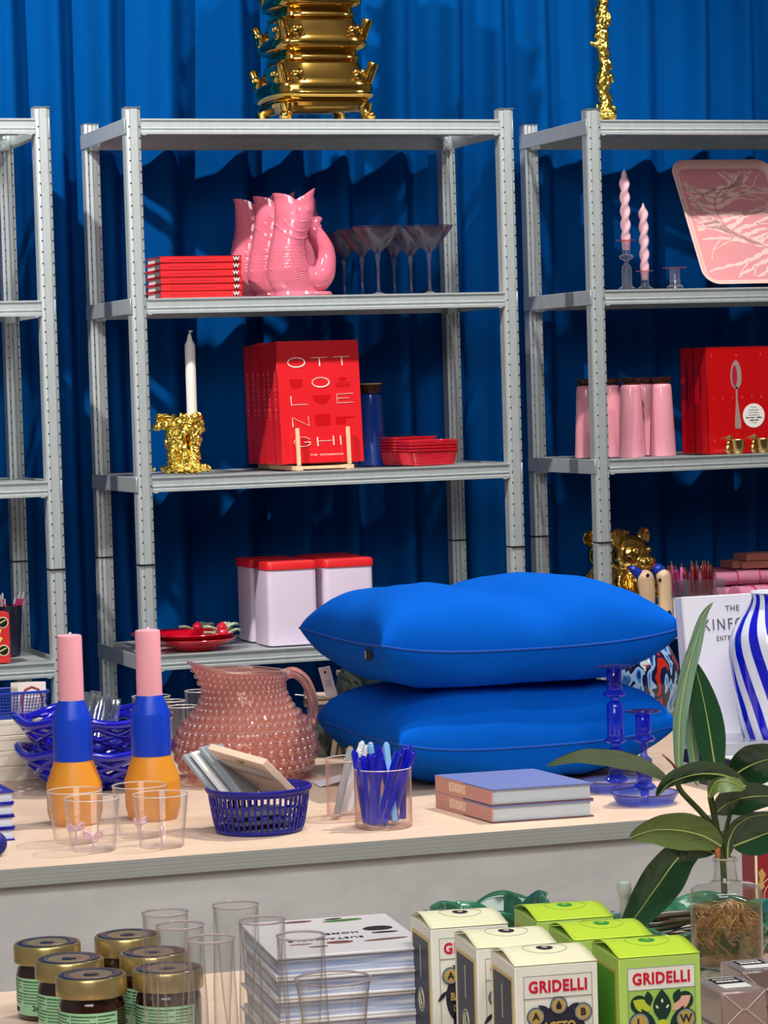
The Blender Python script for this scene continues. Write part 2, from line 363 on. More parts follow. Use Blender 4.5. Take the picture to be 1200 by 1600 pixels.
def shelf_unit(x0, label):
    t = thing('shelving_unit', label, 'shelf', (x0, 0, 0), 0, None)
    def link(n, me, loc, par=t, rz=0):
        o = bpy.data.objects.new(n, me); scene.collection.objects.link(o); o.parent = par; o.location = loc; o.rotation_euler = (0, 0, rz); return o
    for x, y, me in ((0, 0, PF), (W_, 0, PF), (0, D_, PB), (W_, D_, PB)):
        p = link('post', me, (x, y, 0))
        m2 = MB(); m2.box((0.009, 0.013, 0.975), (0.0385, 0.038, 0.0035), 0.001); m2.build('joint_band', BLACK, p)
        m2 = MB(); m2.box((0.009, 0.013, 1.9925), (0.037, 0.034, 0.003), 0.001); m2.build('end_cap', mat('grey_plastic', '#6d7276', 0.5), p)
    for z in Z:
        m2 = MB(); m2.prism(RPROF, W_ - 0.0345, None, 'x', 0.0265); 
        b_ = m2.build('shelf_beam', GALV, t, ang=20); b_.location = (0, 0.0025, z)
        m2 = MB(); m2.prism(RPROF, W_ - 0.0345, None, 'x', 0.0265)
        b2 = m2.build('shelf_beam', GALV, t, ang=20); b2.rotation_euler = (0, 0, pi); b2.location = (W_ + 0.018, D_ + 0.026, z)
        m2 = MB(); m2.box((W_ / 2 + 0.009, D_ / 2 + 0.013, z - 0.005), (W_ - 0.02, D_ + 0.015, 0.004)); m2.box((W_ / 2 + 0.009, D_ / 2 - 0.04, z - 0.015), (W_ - 0.04, 0.02, 0.016), 0.001)
        m2.build('shelf_panel', GALV, t)
        for sx in (0, 1):
            m2 = MB(); xx = -0.0105 if sx == 0 else W_ + 0.0235
            m2.box((xx, D_ / 2 + 0.012, z - 0.0173), (0.003, D_ + 0.03, 0.0345), 0.001)
            m2.build('side_rail', GALV, t)
            m2 = MB(); m2.box((0.012 if sx == 0 else W_ + 0.001, D_ - 0.012, z - 0.026), (0.026, 0.022, 0.026), 0.002)
            cb = m2.build('corner_bracket', GALV, t); m2 = MB()
            m2.at((0.012 if sx == 0 else W_ - 0.001, D_ - 0.022, z - 0.026), rx=pi / 2); m2.lathe([(0, 0.002), (0.004, 0.002), (0.004, 0.003), (0.008, 0.003), (0.008, 0)], 18); m2.at()
            m2.build('bolt', GALV, cb)
            m2 = MB(); m2.box((0.034 if sx == 0 else W_ - 0.018, 0.002, z - 0.0358), (0.010, 0.006, 0.003), 0.001); m2.build('plastic_clip', mat('clear_plastic', '#d5dadd', 0.3), t)
    return t
shelf_unit(0, 'galvanised shelving unit in the middle, holding fish jugs, red books and tins')
shelf_unit(-0.2050 - W_, 'galvanised shelving unit at the left edge, mostly bare with a red box low down')
shelf_unit(W_ + 0.2201, 'galvanised shelving unit on the right, holding a tray, pink tumblers and a gold bear')

# ------------------------------------------------------------ middle table
def birch(name, c1, c2, st=(1, 6, 1)):
    return ramp_mat(name, [c1, c2, c1], [0.3, 0.52, 0.75], 'NOISE', 4, 0.5, 5, 1.2, st, bump=0.02)
BIRCHTOP = birch('pale_birch_top', '#d6b9a1', '#e0c6ae')
BIRCHF = birch('whitewashed_birch', '#d8d4cf', '#cac6c2', (1.2, 1, 3))
EDGE = ramp_mat('plywood_edge', ['#a3a39d', '#cacac4', '#9a9a94'], [0.3, 0.5, 0.7], 'WAVE', 60, 0.6, 2, 1.5, (0.02, 0.02, 1), direction='Z')
TROT = radians(-2.0)
tb = thing('display_table', 'pale birch plywood display table with stacked blue cushions and candles on top', 'table', (-0.25, -2.548, 0), TROT)
mb = MB(); mb.box((0.25, 0.63, TT - 0.012), (2.4, 1.26, 0.024)); mb.mi = [1 if i in (2, 3, 4, 5) else 0 for i in range(6)]
mb.build('tabletop', [BIRCHTOP, EDGE], tb)
mb = MB(); mb.box((0.25, 0.025, 0.353), (2.38, 0.03, 0.706)); mb.build('front_panel', BIRCHF, tb)
mb = MB(); mb.box((0.25, 1.235, 0.353), (2.38, 0.03, 0.706)); mb.build('back_panel', BIRCHF, tb)
for sx in (-0.93, 1.43):
    mb = MB(); mb.box((sx, 0.63, 0.353), (0.02, 1.18, 0.706)); mb.build('side_panel', BIRCHF, tb)
tf = thing('display_table', 'low pale wood table in the foreground carrying jars, drinking glasses and green and cream cartons', 'table', (-0.5, -2.993, 0), TROT)
mb = MB(); mb.box((0.4, -0.6, FT - 0.014), (2.2, 1.2, 0.028)); mb.mi = [1 if i in (2, 3, 4, 5) else 0 for i in range(6)]
mb.build('tabletop', [BIRCHTOP, EDGE], tf)
mb = MB(); mb.box((0.4, -0.6, 0.315), (2.1, 1.1, 0.632)); mb.build('base_cabinet', BIRCHF, tf)
# ------------------------------------------------------------ on top of the shelving
def rsq(h_, n=10, pw=6.0):
    o = []
    for k in range(4 * n):
        a = 2 * pi * k / (4 * n) + pi / 4; c, s_ = cos(a), sin(a)
        r_ = (abs(c) ** pw + abs(s_) ** pw) ** (-1 / pw); o.append((h_ * r_ * c, h_ * r_ * s_))
    return o
def pagoda():
    base = PY(516, 185, 0.03); base.z = Z[0]
    t = thing('pagoda_vase', 'shiny gold ceramic pagoda vase in stacked tiers, standing on the middle shelving unit', 'vase', (base.x + 0.0, 0.15, Z[0]), 0)
    hs = 0.114
    for sx in (-1, 1):
        for sy in (-1, 1):
            mb = MB(); n = 12
            for k in range(1): pass
            mb.tube([(sx * 0.094, sy * 0.094, 0.040), (sx * 0.094, sy * 0.094, 0.02), (sx * 0.098, sy * 0.098, 0.010), (sx * 0.101, sy * 0.101, 0.007)], [0.017, 0.013, 0.014, 0.015], 14)
            mb.ball((sx * 0.104, sy * 0.104, 0.0125), 0.0115, 10, 8)
            mb.build('foot', GOLD, t)
    z0 = 0.032; sc = 1.04
    for k in range(5):
        mb = MB(); H = 0.104 * sc
        prof = [(0.80, -0.06), (0.86, 0.0), (0.96, 0.02), (0.98, 0.09), (0.95, 0.14), (0.93, 0.17), (1.00, 0.21), (1.03, 0.27), (1.0, 0.31), (1.01, 0.40), (1.00, 0.50), (0.94, 0.62), (0.87, 0.78), (0.82, 0.92), (0.80, 0.98), (0.70, 1.02)]
        if k: prof = [(0.62, -0.06), (0.80, 0.0), (0.86, 0.03), (0.86, 0.12), (0.82, 0.16), (0.80, 0.22), (0.96, 0.30), (1.0, 0.36), (1.0, 0.44), (0.95, 0.58), (0.88, 0.74), (0.82, 0.90), (0.79, 0.98), (0.68, 1.02)]
        loft(mb, [[(x, y, z0 + zz * H) for x, y in rsq(hs * sc * r_)] for r_, zz in prof])
        tr = mb.build('tier', GOLD, t, True, 50)
        for sx in (-1, 1):
            for sy in (-1, 1):
                mb = MB(); c0 = hs * sc * 0.9; dx, dy = sx * 0.707, sy * 0.707
                p0 = Vector((sx * c0 * 0.93, sy * c0 * 0.93, z0 + H * 0.56)); d = Vector((dx * 0.42, dy * 0.42, 0.9)).normalized()
                mb.tube([p0, p0 + d * 0.02 * sc, p0 + d * 0.040 * sc, p0 + d * 0.043 * sc, p0 + d * 0.042 * sc, p0 + d * 0.03 * sc], [0.0135 * sc, 0.012 * sc, 0.0125 * sc, 0.0115 * sc, 0.0085 * sc, 0.0075 * sc], 16)
                mb.build('spout', GOLD, tr)
                for ax in (0, 1):
                    mb = MB()
                    q = Vector((sx * hs * sc * 0.62, sy * hs * sc * 0.93, z0 + H * 0.66)) if ax == 0 else Vector((sx * hs * sc * 0.93, sy * hs * sc * 0.62, z0 + H * 0.66))
                    mb.ball(q, 0.016 * sc, 12, 8, sc=(1, 0.6, 1) if ax == 0 else (0.6, 1, 1))
                    e = Vector((0.008 * sc, 0, 0)) if ax == 0 else Vector((0, 0.008 * sc, 0)); n = Vector((0, sy * 0.008 * sc, 0)) if ax == 0 else Vector((sx * 0.008 * sc, 0, 0))
                    for g in (-1, 1):
                        mb.ball(q + e * g + n + Vector((0, 0, 0.007 * sc)), 0.006 * sc, 8, 6)
                        mb.tube([q + e * g * 1.6 + Vector((0, 0, 0.004)), q + e * g * 2.2 + n * .4 + Vector((0, 0, -0.010 * sc)), q + e * g * 0.6 + n * .4 + Vector((0, 0, -0.017 * sc))], 0.003 * sc, 6)
                    mb.build('mask_relief', GOLD, tr)
        z0 += H * 0.99; sc *= 0.93
pagoda()
def blobby(pts, rad, rnd, n, lump):
    """random wax-like lumps along a path"""
    mb = MB(); mb.tube(pts, rad, 12)
    P = [Vector(p) for p in pts]
    for k in range(n):
        f = rnd.random() * (len(P) - 1.001); i = int(f); p = P[i].lerp(P[i + 1], f - i); R = (rad[i] if hasattr(rad, '__len__') else rad)
        a = rnd.random() * 2 * pi; q = p + Vector((cos(a), sin(a), 0)) * R * rnd.uniform(0.55, 1.05)
        l = lump * rnd.uniform(0.5, 1.2); mb.ball(q, l, 8, 6, sc=(1, 1, rnd.uniform(1.0, 3.0)))
    return mb
def dripcol():
    rnd = random.Random(4); b0 = PY(948, 188, 0.06)
    t = thing('dripped_wax_column', 'tall thin gold candle holder like dripped wax, on top of the right shelving unit', 'candle holder', (b0.x, 0.07, Z[0]))
    pts = [(0, 0, 0), (0.001, 0, 0.03), (-0.004, 0, 0.08), (0.003, 0, 0.13), (-0.003, 0, 0.18), (-0.001, 0, 0.24), (0.004, 0, 0.30), (0.0, 0, 0.36)]
    mb = blobby(pts, [0.021, 0.016, 0.015, 0.014, 0.016, 0.014, 0.014, 0.015], rnd, 150, 0.006)
    mb.tube([(0, 0, 0.18), (-0.018, 0, 0.172), (-0.034, 0.0, 0.178)], [0.010, 0.008, 0.004], 8)
    mb.tube([(0, 0, 0.10), (0.018, 0, 0.096), (0.024, 0, 0.084)], [0.012, 0.010, 0.004], 8)
    for k in range(10): a = k * 0.63; mb.ball((0.020 * cos(a), 0.016 * sin(a), 0.006), 0.011, 8, 6, sc=(1, 1, 0.8))
    r = remesh(mb, 0.0022, 0.003, 90, 0.002, 220); mn = min(v.z for v in r.v)
    for v in r.v: v.z -= mn
    r.build('wax_column', GOLDB, t, True, 180)
dripcol()

# ------------------------------------------------------------ middle unit, upper bay
def px_x(px, y, z):     # x of a pixel column at depth y and height z
    best = None; lo, hi = 0, 1600
    for _ in range(30):
        m_ = (lo + hi) / 2; p = PY(px, m_, y)
        if p.z > z: lo = m_
        else: hi = m_
    return PY(px, (lo + hi) / 2, y).x
def flat_book(t, w_, d_, h_, cov, pg, spine='left', lab=None):
    """closed book lying flat; local origin at base centre; spine on 'left' (-x) or 'front' (-y)"""
    c = 0.0025
    mb = MB(); mb.box((0, 0, c / 2), (w_, d_, c), 0.0008); mb.box((0, 0, h_ - c / 2), (w_, d_, c), 0.0008)
    if spine == 'left': mb.box((-w_ / 2 + c / 2, 0, h_ / 2), (c, d_, h_), 0.0008)
    elif spine == 'right': mb.box((w_ / 2 - c / 2, 0, h_ / 2), (c, d_, h_), 0.0008)
    else: mb.box((0, -d_ / 2 + c / 2, h_ / 2), (w_, c, h_), 0.0008)
    cv = mb.build('cover', cov, t)
    e = 0.004; mb = MB()
    if spine == 'left': mb.box((0, 0, h_ / 2), (w_ - 2 * e + 0.002, d_ - 2 * e, h_ - 2 * c))
    elif spine == 'right': mb.box((0, 0, h_ / 2), (w_ - 2 * e + 0.002, d_ - 2 * e, h_ - 2 * c))
    else: mb.box((0, 0.0, h_ / 2), (w_ - 2 * e, d_ - 2 * e + 0.002, h_ - 2 * c))
    mb.build('pages', pg, t); return cv
REDC = mat('red_book_cloth', '#e3222a', 0.45)
bx0 = px_x(253, 0.035, Z[1]); bx1 = px_x(380, 0.035, Z[1])
ords = ['at the bottom', 'second from the bottom', 'third from the bottom', 'third from the top', 'second from the top', 'on the very top']
for k in range(6):
    hh = 0.0158; t = thing('book', 'red hardback in the flat stack beside the pink fish jugs, ' + ords[k], 'book', ((bx0 + bx1) / 2 + 0.001 * ((k * 7) % 3 - 1), 0.105, Z[1] + 0.0005 + k * hh), 0.003 * ((k * 5) % 3 - 1), 'red books stacked flat')
    wb = bx1 - bx0
    flat_book(t, wb, 0.13, hh - 0.0005, REDC, PAPER, 'front')
    mb = MB(); mb.box((wb / 2 - 0.0135, -0.0654, hh / 2), (0.012, 0.0008, 0.0105)); mb.build('spine_patch', BLACK, t)
    mb = MB(); mb.text('W', 0.012, (wb / 2 - 0.0135, -0.066, hh / 2), m=0, sx=1.1, bold=0.0003); mb.build('lettering', WHITE, t)
    mb = MB(); bars(mb, (-0.02, -0.0656, hh / 2), 0.11, 0.0022, 16, k); mb.build('spine_lines', mat('dull_red', '#b5202a', 0.5), t)

def fish():
    t = thing('fish_jug', 'glossy pink fish shaped ceramic jug, front most of the group with a curled tail handle', 'jug', (0, 0, 0), 0, 'pink fish jugs')
    k = 0.00143
    # body: rings of ellipses. columns: z, centre x, half width, half depth   (px units, origin = base centre under px 462)
    R = [(0, -2, 36, 30), (3, -2, 38, 31), (8, -4, 34, 29), (14, -8, 36, 30), (26, -12, 38, 32), (42, -16, 36, 33), (62, -18, 31, 32), (80, -17, 28, 31), (95, -13, 28, 31), (110, -8, 29, 31), (124, -5, 31, 31), (136, -4, 32, 30), (146, -4, 31, 28), (158, -5, 31, 27)]
    def ringat(v):
        f = v * (len(R) - 1); i = min(int(f), len(R) - 2); a = f - i; a = a * a * (3 - 2 * a) if False else a
        return [R[i][j] * (1 - a) + R[i + 1][j] * a for j in range(4)]
    nu, nv = 128, 150
    def body(u, v):
        z, cx, hw, hd = ringat(v); th = 2 * pi * u; c, s_ = cos(th), sin(th)
        rim = max(0.0, (z - 118) / 40.0); zz = z
        # mouth: two lips rising left and right, a notch in front and behind
        lip = (15 * c ** 1.9 if c > 0 else 7 * (1 - (1 + c) ** 2.4)) - 8 * (1 - abs(c)) ** 1.6
        zz = z + rim ** 1.6 * lip
        x = cx + hw * c * (1 + 0.10 * rim * (c > 0) + 0.0 * rim); y = hd * s_ * (1 - 0.10 * rim)
        if rim > 0.8 and c > 0.6: x += 3 * (rim - .8) * 5 * c
        if rim > 0.8 and c < -0.6: x -= 3 * (rim - .8) * 5 * -c
        # relief
        d = 0.0
        if s_ < 0.35:
            X = x; Zp = zz
            def ridge(dist, w0, a): return a * exp(-(dist / w0) ** 2)
            d += ridge(sqrt(((X + 4) / 1.0) ** 2 + (Zp - 122) ** 2 * 1.1) - 33, 1.2, 1.3) * (Zp < 116)
            d += ridge(sqrt((X + 2) ** 2 + (Zp - 128) ** 2) - 26, 1.1, 1.1) * (Zp < 122)
            d += ridge(sqrt((X - 2) ** 2 + ((Zp - 132) * 1.3) ** 2) - 19, 0.9, 0.9) * (Zp < 126)
            for ex in (-9, 13):
                r_ = sqrt((X - ex) ** 2 + (Zp - 137) ** 2); d += ridge(r_ - 5.2, 1.0, 1.0) + (1.6 * sqrt(max(0, 1 - (r_ / 3.5) ** 2)) if r_ < 3.5 else 0)
            if 40 < Zp < 88:
                a_ = min(1, (88 - Zp) / 8, (Zp - 40) / 8); row = int((Zp) // 5.2); fx = ((X + (row % 2) * 3.4) % 6.8) / 6.8 - .5; fz = (Zp % 5.2) / 5.2
                d += a_ * 1.0 * (1 - min(1, sqrt((fx * 1.7) ** 2 + (1 - fz) ** 2 * 0.9)) - 0.2)
            if 20 < Zp <= 44: d += 0.6 * sin((Zp + 0.01 * (X) ** 2) * 1.6) * min(1, (Zp - 20) / 8) * exp(-((X + 8) / 20) ** 2)
        x += d * c; y += d * s_
        return (x * k, y * k, zz * k)
    mb = MB(); mb.grid(body, nu, nv, cu=True)
    n = nu; base = len(mb.v) - nu
    # inner wall and floor of the open mouth
    rimv = mb.v[base:]
    cen = Vector((-5 * k, 0, 0))
    for j in range(1, 8):
        a = j / 7
        for p in rimv:
            q = Vector((p.x + (cen.x - p.x) * (0.07 + 0.06 * a), p.y * (0.93 - 0.06 * a), p.z - 0.07 * a + 0.001 * (j == 1))); mb.v.append(q)
    for j in range(7):
        for i in range(nu):
            a = base + j * nu; b_ = a + nu; mb.f.append((a + i, a + (i + 1) % nu, b_ + (i + 1) % nu, b_ + i)); mb.mi.append(0)
    mb.f.append(tuple(range(len(mb.v) - nu, len(mb.v)))); mb.mi.append(0)
    mb.f.append(tuple(range(nu))); mb.mi.append(0)
    mb.build('jug_body', PINKC, t, True, 60)
    # belly sweeping into the raised tail
    mb = MB(); P = [(-8, 0, 34), (6, 0, 29), (22, 0, 26), (34, 0, 30), (42, 0, 38), (46, 0, 50), (48, 0, 62), (46, 0, 76), (39, 0, 90), (32, 0, 100), (29, 0, 109), (31, 0, 117), (36, 0, 122), (42, 0, 124)]
    rr = [27, 26, 24, 22.5, 20, 17.5, 15.5, 14.5, 13.5, 13, 12, 9.5, 7, 3]
    from bisect import bisect
    def cat(Pp, m_):
        o = []
        for i in range(len(Pp) - 1):
            p0, p1, p2, p3 = Pp[max(i - 1, 0)], Pp[i], Pp[i + 1], Pp[min(i + 2, len(Pp) - 1)]
            for s in range(m_):
                a = s / m_; o.append(tuple(0.5 * (2 * p1[j] + (p2[j] - p0[j]) * a + (2 * p0[j] - 5 * p1[j] + 4 * p2[j] - p3[j]) * a * a + (3 * p1[j] - p0[j] - 3 * p2[j] + p3[j]) * a ** 3) for j in range(len(p1))))
        o.append(tuple(Pp[-1])); return o
    PP = cat([p + (r_,) for p, r_ in zip(P, rr)], 4)
    mb.tube([(a * k, b_ * k, c * k) for a, b_, c, d in PP], [d * k for a, b_, c, d in PP], 24)
    mb.tube([(x * k, 0, z_ * k) for x, z_ in ((38, 108), (30, 112), (22, 110))], [7 * k, 6 * k, 5 * k], 12)
    mb.build('tail_handle', PINKC, t, True, 80)
    mb = MB()
    mb.grid(lambda u, v: ((-50 + 30 * v + 3 * sin(v * 5)) * k * (1 if u < 2 else 1) + (u - 0.5) * 5 * k, (-16 + 8 * u) * k, (46 - 40 * v - 4 * sin(u * pi)) * k), 4, 12)
    f_ = mb.build('side_fin', PINKC, t); md = f_.modifiers.new('t', 'SOLIDIFY'); md.thickness = 0.005
    mb = MB(); mb.lathe([(0, 0), (0.062, 0), (0.066, 0.004), (0.062, 0.010), (0, 0.012)], 40, sx=1.0, sy=0.7); o = mb.build('foot_ring', PINKC, t); o.location = (0.014, 0, 0)
    return t
catmull = None
def catm(Pp, m_):
    o = []
    for i in range(len(Pp) - 1):
        p0, p1, p2, p3 = Pp[max(i - 1, 0)], Pp[i], Pp[i + 1], Pp[min(i + 2, len(Pp) - 1)]
        for s in range(m_):
            a = s / m_; o.append(tuple(0.5 * (2 * p1[j] + (p2[j] - p0[j]) * a + (2 * p0[j] - 5 * p1[j] + 4 * p2[j] - p3[j]) * a * a + (3 * p1[j] - p0[j] - 3 * p2[j] + p3[j]) * a ** 3) for j in range(len(p1))))
    o.append(tuple(Pp[-1])); return o
fj = fish(); fj.location = (px_x(466, 0.07, Z[1]), 0.065, Z[1])
dup(fj, (px_x(437, 0.16, Z[1]), 0.165, Z[1]), 0, 'glossy pink fish shaped ceramic jug standing just behind the front one')
dup(fj, (px_x(406, 0.24, Z[1]), 0.245, Z[1]), 0, 'glossy pink fish shaped ceramic jug at the back left, next to the stacked red books')
dup(fj, (px_x(476, 0.30, Z[1]), 0.305, Z[1]), 0.8, 'pink fish jug mostly hidden, glimpsed through the front jug\'s handle and mouth')

COUPE = thin_glass('smoky_pink_glass', '#ddd6de', '#d39a92', 2.2, 0.0, 0.012, 0.10, '#b9aec0')
STEMG = thin_glass('pale_stem_glass', '#eeeef4', '#c9a9b0', 1.0)
def coupe():
    t = thing('martini_glass', 'x', 'glass', (0, 0, 0), 0, 'smoky pink martini glasses'); k = 0.00142
    mb = MB()
    P = [(1.2, 66), (4, 68), (10, 74), (20, 84), (31, 97), (41, 111), (41.3, 111.6), (40.6, 111.6), (30, 98.5), (19, 86), (9, 76.5), (3, 70.5), (0, 70)]
    mb.lathe([(a * k, b_ * k) for a, b_ in P], 40); mb.build('bowl', COUPE, t, True, 60)
    mb = MB(); P = [(0, 67), (3.4, 66), (4.2, 62), (3.2, 58), (2.2, 52), (1.9, 30), (2.2, 8), (4, 4)]
    mb.lathe([(a * k, b_ * k) for a, b_ in P], 16); mb.build('stem', STEMG, t)
    mb = MB(); P = [(0, 4.5), (4, 4), (10, 1.8), (19, 0.8), (19.5, 0.4), (19, 0), (0, 0)]
    mb.lathe([(a * k, b_ * k) for a, b_ in P], 32); mb.build('foot', thin_glass('pink_foot', '#e8a9a4', '#b0655f'), t)
    return t
cg = coupe()
spots_ = [(592, 0.065, 'front row left'), (672, 0.065, 'front row right, beside the rear post'), (567, 0.19, 'second row, behind the front left one'), (643, 0.19, 'second row, between the two front glasses'), (539, 0.315, 'back row, nearest the fish jugs'), (617, 0.315, 'back row, right one')]
for i, (px, y, d) in enumerate(spots_):
    o = cg if i == 0 else dup(cg, (0, 0, 0)); o.location = (px_x(px, y, Z[1]), y, Z[1]); o['label'] = 'smoky pink martini glass ' + d

# ------------------------------------------------------------ middle unit, second bay
def drip_holder():
    rnd = random.Random(9); k = 0.00142; x0 = px_x(290, 0.06, Z[2])
    t = thing('wax_drip_candle_holder', 'gold candle holder like a lump of melted wax on legs, with a white candle', 'candle holder', (x0, 0.09, Z[2]))
    mb = MB()
    def leg(P, R): q = catm(P, 3); mb.tube([(a * k, b_ * k, c * k) for a, b_, c in q], [R * k * (1 + 0.2 * rnd.random()) for _ in q], 10)
    leg([(-8, 0, 2), (-14, 2, 20), (-12, 0, 45), (-16, 0, 66), (-14, 0, 80)], 9)
    leg([(4, -4, 2), (2, -6, 25), (-2, -3, 50), (-2, -4, 78)], 8)
    leg([(24, 0, 0), (18, 0, 18), (22, -2, 45), (18, 0, 72)], 9.5)
    leg([(8, 16, 0), (6, 14, 40), (4, 10, 76)], 8)
    leg([(-16, 0, 76), (-34, -2, 72), (-46, -4, 72)], 5)
    def lump(cx, cy, cz, s, r0, n):
        for _ in range(n):
            a = rnd.random() * 6.28; b_ = rnd.random(); mb.ball(((cx + s[0] * cos(a) * b_) * k, (cy + s[1] * sin(a) * b_) * k, (cz + s[2] * rnd.uniform(-1, 1)) * k), r0 * k * rnd.uniform(.6, 1.3), 8, 6)
    lump(17, 0, 76, (20, 14, 12), 6, 60); lump(-14, 0, 80, (26, 14, 9), 5, 55)
    for cx, s in ((-10, 40), (24, 20), (4, 24)): lump(cx, 0, 5, (s, 14, 3), 5, 50)
    for _ in range(60):
        cx = rnd.choice((-13, 0, 21)); mb.ball(((cx + rnd.uniform(-11, 11)) * k, rnd.uniform(-13, 8) * k, rnd.uniform(8, 70) * k), rnd.uniform(2.0, 3.2) * k, 6, 5, sc=(1, 1, 2.6))
    r = remesh(mb, 0.0018, 0.0034, 130, 0.0022, 300); mn = min(v.z for v in r.v)
    for v in r.v: v.z -= mn
    r.build('holder_body', GOLDB, t, True, 180)
    # candle held by it
    c = thing('dinner_candle', 'tall plain white candle standing in the melted looking gold holder', 'candle', (x0 + 0.0275, 0.088, Z[2] + 0.118))
    mb = MB(); P = [(0, 0), (7.5, 0), (8, 8), (8.2, 12), (8.3, 80), (8.3, 122), (7.6, 125), (4.5, 131), (3, 138), (2, 141), (0, 141.5)]
    mb.lathe([(a * k, b_ * k) for a, b_ in P], 28); mb.build('wax', mat('ivory_wax', '#ebe7e2', 0.45, sss=0.2), c)
    mb = MB(); mb.tube([(0, 0, 141 * k), (1.5 * k, 0, 144 * k), (-1 * k, 0, 146.5 * k)], 0.0016, 8); mb.ball((3 * k, 0, 145.5 * k), 0.003, 8, 6, sc=(1.3, 0.8, 0.7)); mb.build('wick', mat('ivory_wax', '#ebe7e2'), c)
drip_holder()

def cookbook(t, w_, h_, d_, cover, spine_txt=None):
    """upright book, front cover facing -y, spine on the left; origin bottom-left-front"""
    c = 0.003; mb = MB()
    mb.box((w_ / 2, c / 2, h_ / 2), (w_, c, h_), 0.001); mb.box((w_ / 2, d_ - c / 2, h_ / 2), (w_, c, h_), 0.001); mb.box((c / 2, d_ / 2, h_ / 2), (c, d_, h_), 0.001)
    cv = mb.build('cover', cover, t)
    mb = MB(); mb.box((w_ / 2, d_ / 2, h_ / 2), (w_ - 0.008, d_ - 2 * c, h_ - 0.008)); mb.build('pages', PAPER, t)
    return cv
k2 = 0.00142
REDB = mat('glossy_red_cover', '#de1f28', 0.3, coat=0.3); REDB2 = mat('flat_print_red', '#c4000f', 0.35); IVORY = mat('cream_print', '#f4e6d8', 0.6)
ZB = Z[2] + 0.0145
bl = px_x(440, 0.065, ZB); bw = 0.2; bh = 0.282; lean = radians(4)
frontbook = None
for k in range(6):
    yb = 0.065 + k * 0.046
    d = ['front copy with the big white title', 'directly behind the front copy', 'third from the front', 'third from the back', 'second from the back', 'at the back of the row'][k]
    t = thing('cookbook', 'red cookbook leaning on the wooden book stand, ' + d, 'book', (bl - 0.002 * (k % 2) + (0.001 * k), yb, ZB + 0.001), 0, 'red cookbooks on the wooden stand')
    t.rotation_euler = (-lean, 0, 0)
    cookbook(t, bw, bh - 0.002 * (k % 3), 0.043, REDB)
    mb = MB(); mb.text('OTTOLENGHI', 0.013, (-0.0004, 0.021, bh * 0.56), face='-x', rot=-pi / 2, ext=0.0002, space=1.5); mb.build('spine_lettering', mat('pale_red_print', '#e86a66', 0.5), t)
    if k == 0:
        def PXc(px, py): return ((px - 330) * 0.00142 / 5.4545 * 1.055, (1065 - py) * 0.00142 / 5.4545)
        def poly(pts, th=0.0012):   # stroke
            return pts
        mb = MB(); W0 = 0.0012
        def stroke(P, closed=False):
            Q = [(PXc(a, b_)[0], -0.0006, PXc(a, b_)[1]) for a, b_ in P]; mb.tube(Q, W0, 6, closed=closed, flat=0.5)
        def ell(cx, cy, rx, ry, a0=0, a1=360, n=40): return [(cx + rx * cos(radians(a0 + (a1 - a0) * i / n)), cy + ry * sin(radians(a0 + (a1 - a0) * i / n))) for i in range(n + (0 if a1 - a0 == 360 else 1))]
        G = [[(ell(503, 172, 74, 41), 1)], [([(632, 135), (778, 132)], 0), ([(706, 134), (708, 210)], 0)], [([(832, 131), (977, 129)], 0), ([(904, 130), (907, 208)], 0)], [(ell(709, 353, 74, 41), 1)],
             [([(440, 468), (443, 548), (588, 546)], 0)], [([(990, 460), (845, 462), (847, 543), (990, 538)], 0), ([(846, 501), (952, 499)], 0)], [([(446, 740), (444, 660), (590, 736), (584, 652)], 0)],
             [(ell(525, 876, 74, 41, -30, -330), 0), ([(590, 902), (594, 879), (535, 880)], 0)], [([(655, 836), (657, 916)], 0), ([(795, 830), (798, 912)], 0), ([(656, 874), (796, 872)], 0)], [([(857, 830), (861, 912)], 0)]]
        W0 = 0.0016
        for g_ in G:
            mb = MB()
            for P_, cl in g_: stroke(P_, bool(cl))
            mb.build('title_letter', IVORY, t)
        mb = MB(); x_, z_ = PXc(733, 994); mb.text('THE  COOKBOOK', 0.0052, (x_, -0.0002, z_), sx=1.9, ext=0.0003); mb.build('subtitle_lettering', IVORY, t)
        def shape(P, n='printed_shape'):
            m3 = MB(); Q = [PXc(a, b_) for a, b_ in P]; m3.prism([(a, b_) for a, b_ in Q], 0.0006, None, 'y', -0.0005); m3.build(n, REDB2, t)
        shape([(435, 320), (550, 318), (548, 370), (530, 400), (460, 402), (443, 370)], 'printed_cup')
        shape([(865, 315), (945, 310), (930, 345), (880, 347)], 'printed_bowl')
        for y_ in (358, 376, 392): shape([(833, y_), (980, y_ - 3), (960, y_ + 6), (850, y_ + 8)], 'printed_plate')
        shape([(622, 466), (793, 464), (775, 510), (740, 546), (690, 548), (645, 515)], 'printed_bowl')
        shape([(640, 640), (700, 634), (712, 624), (724, 634), (780, 636), (778, 735), (650, 737)], 'printed_pot')
        shape([(822, 664), (900, 660), (990, 664), (990, 676), (910, 678), (908, 732), (830, 734)], 'printed_saucepan')
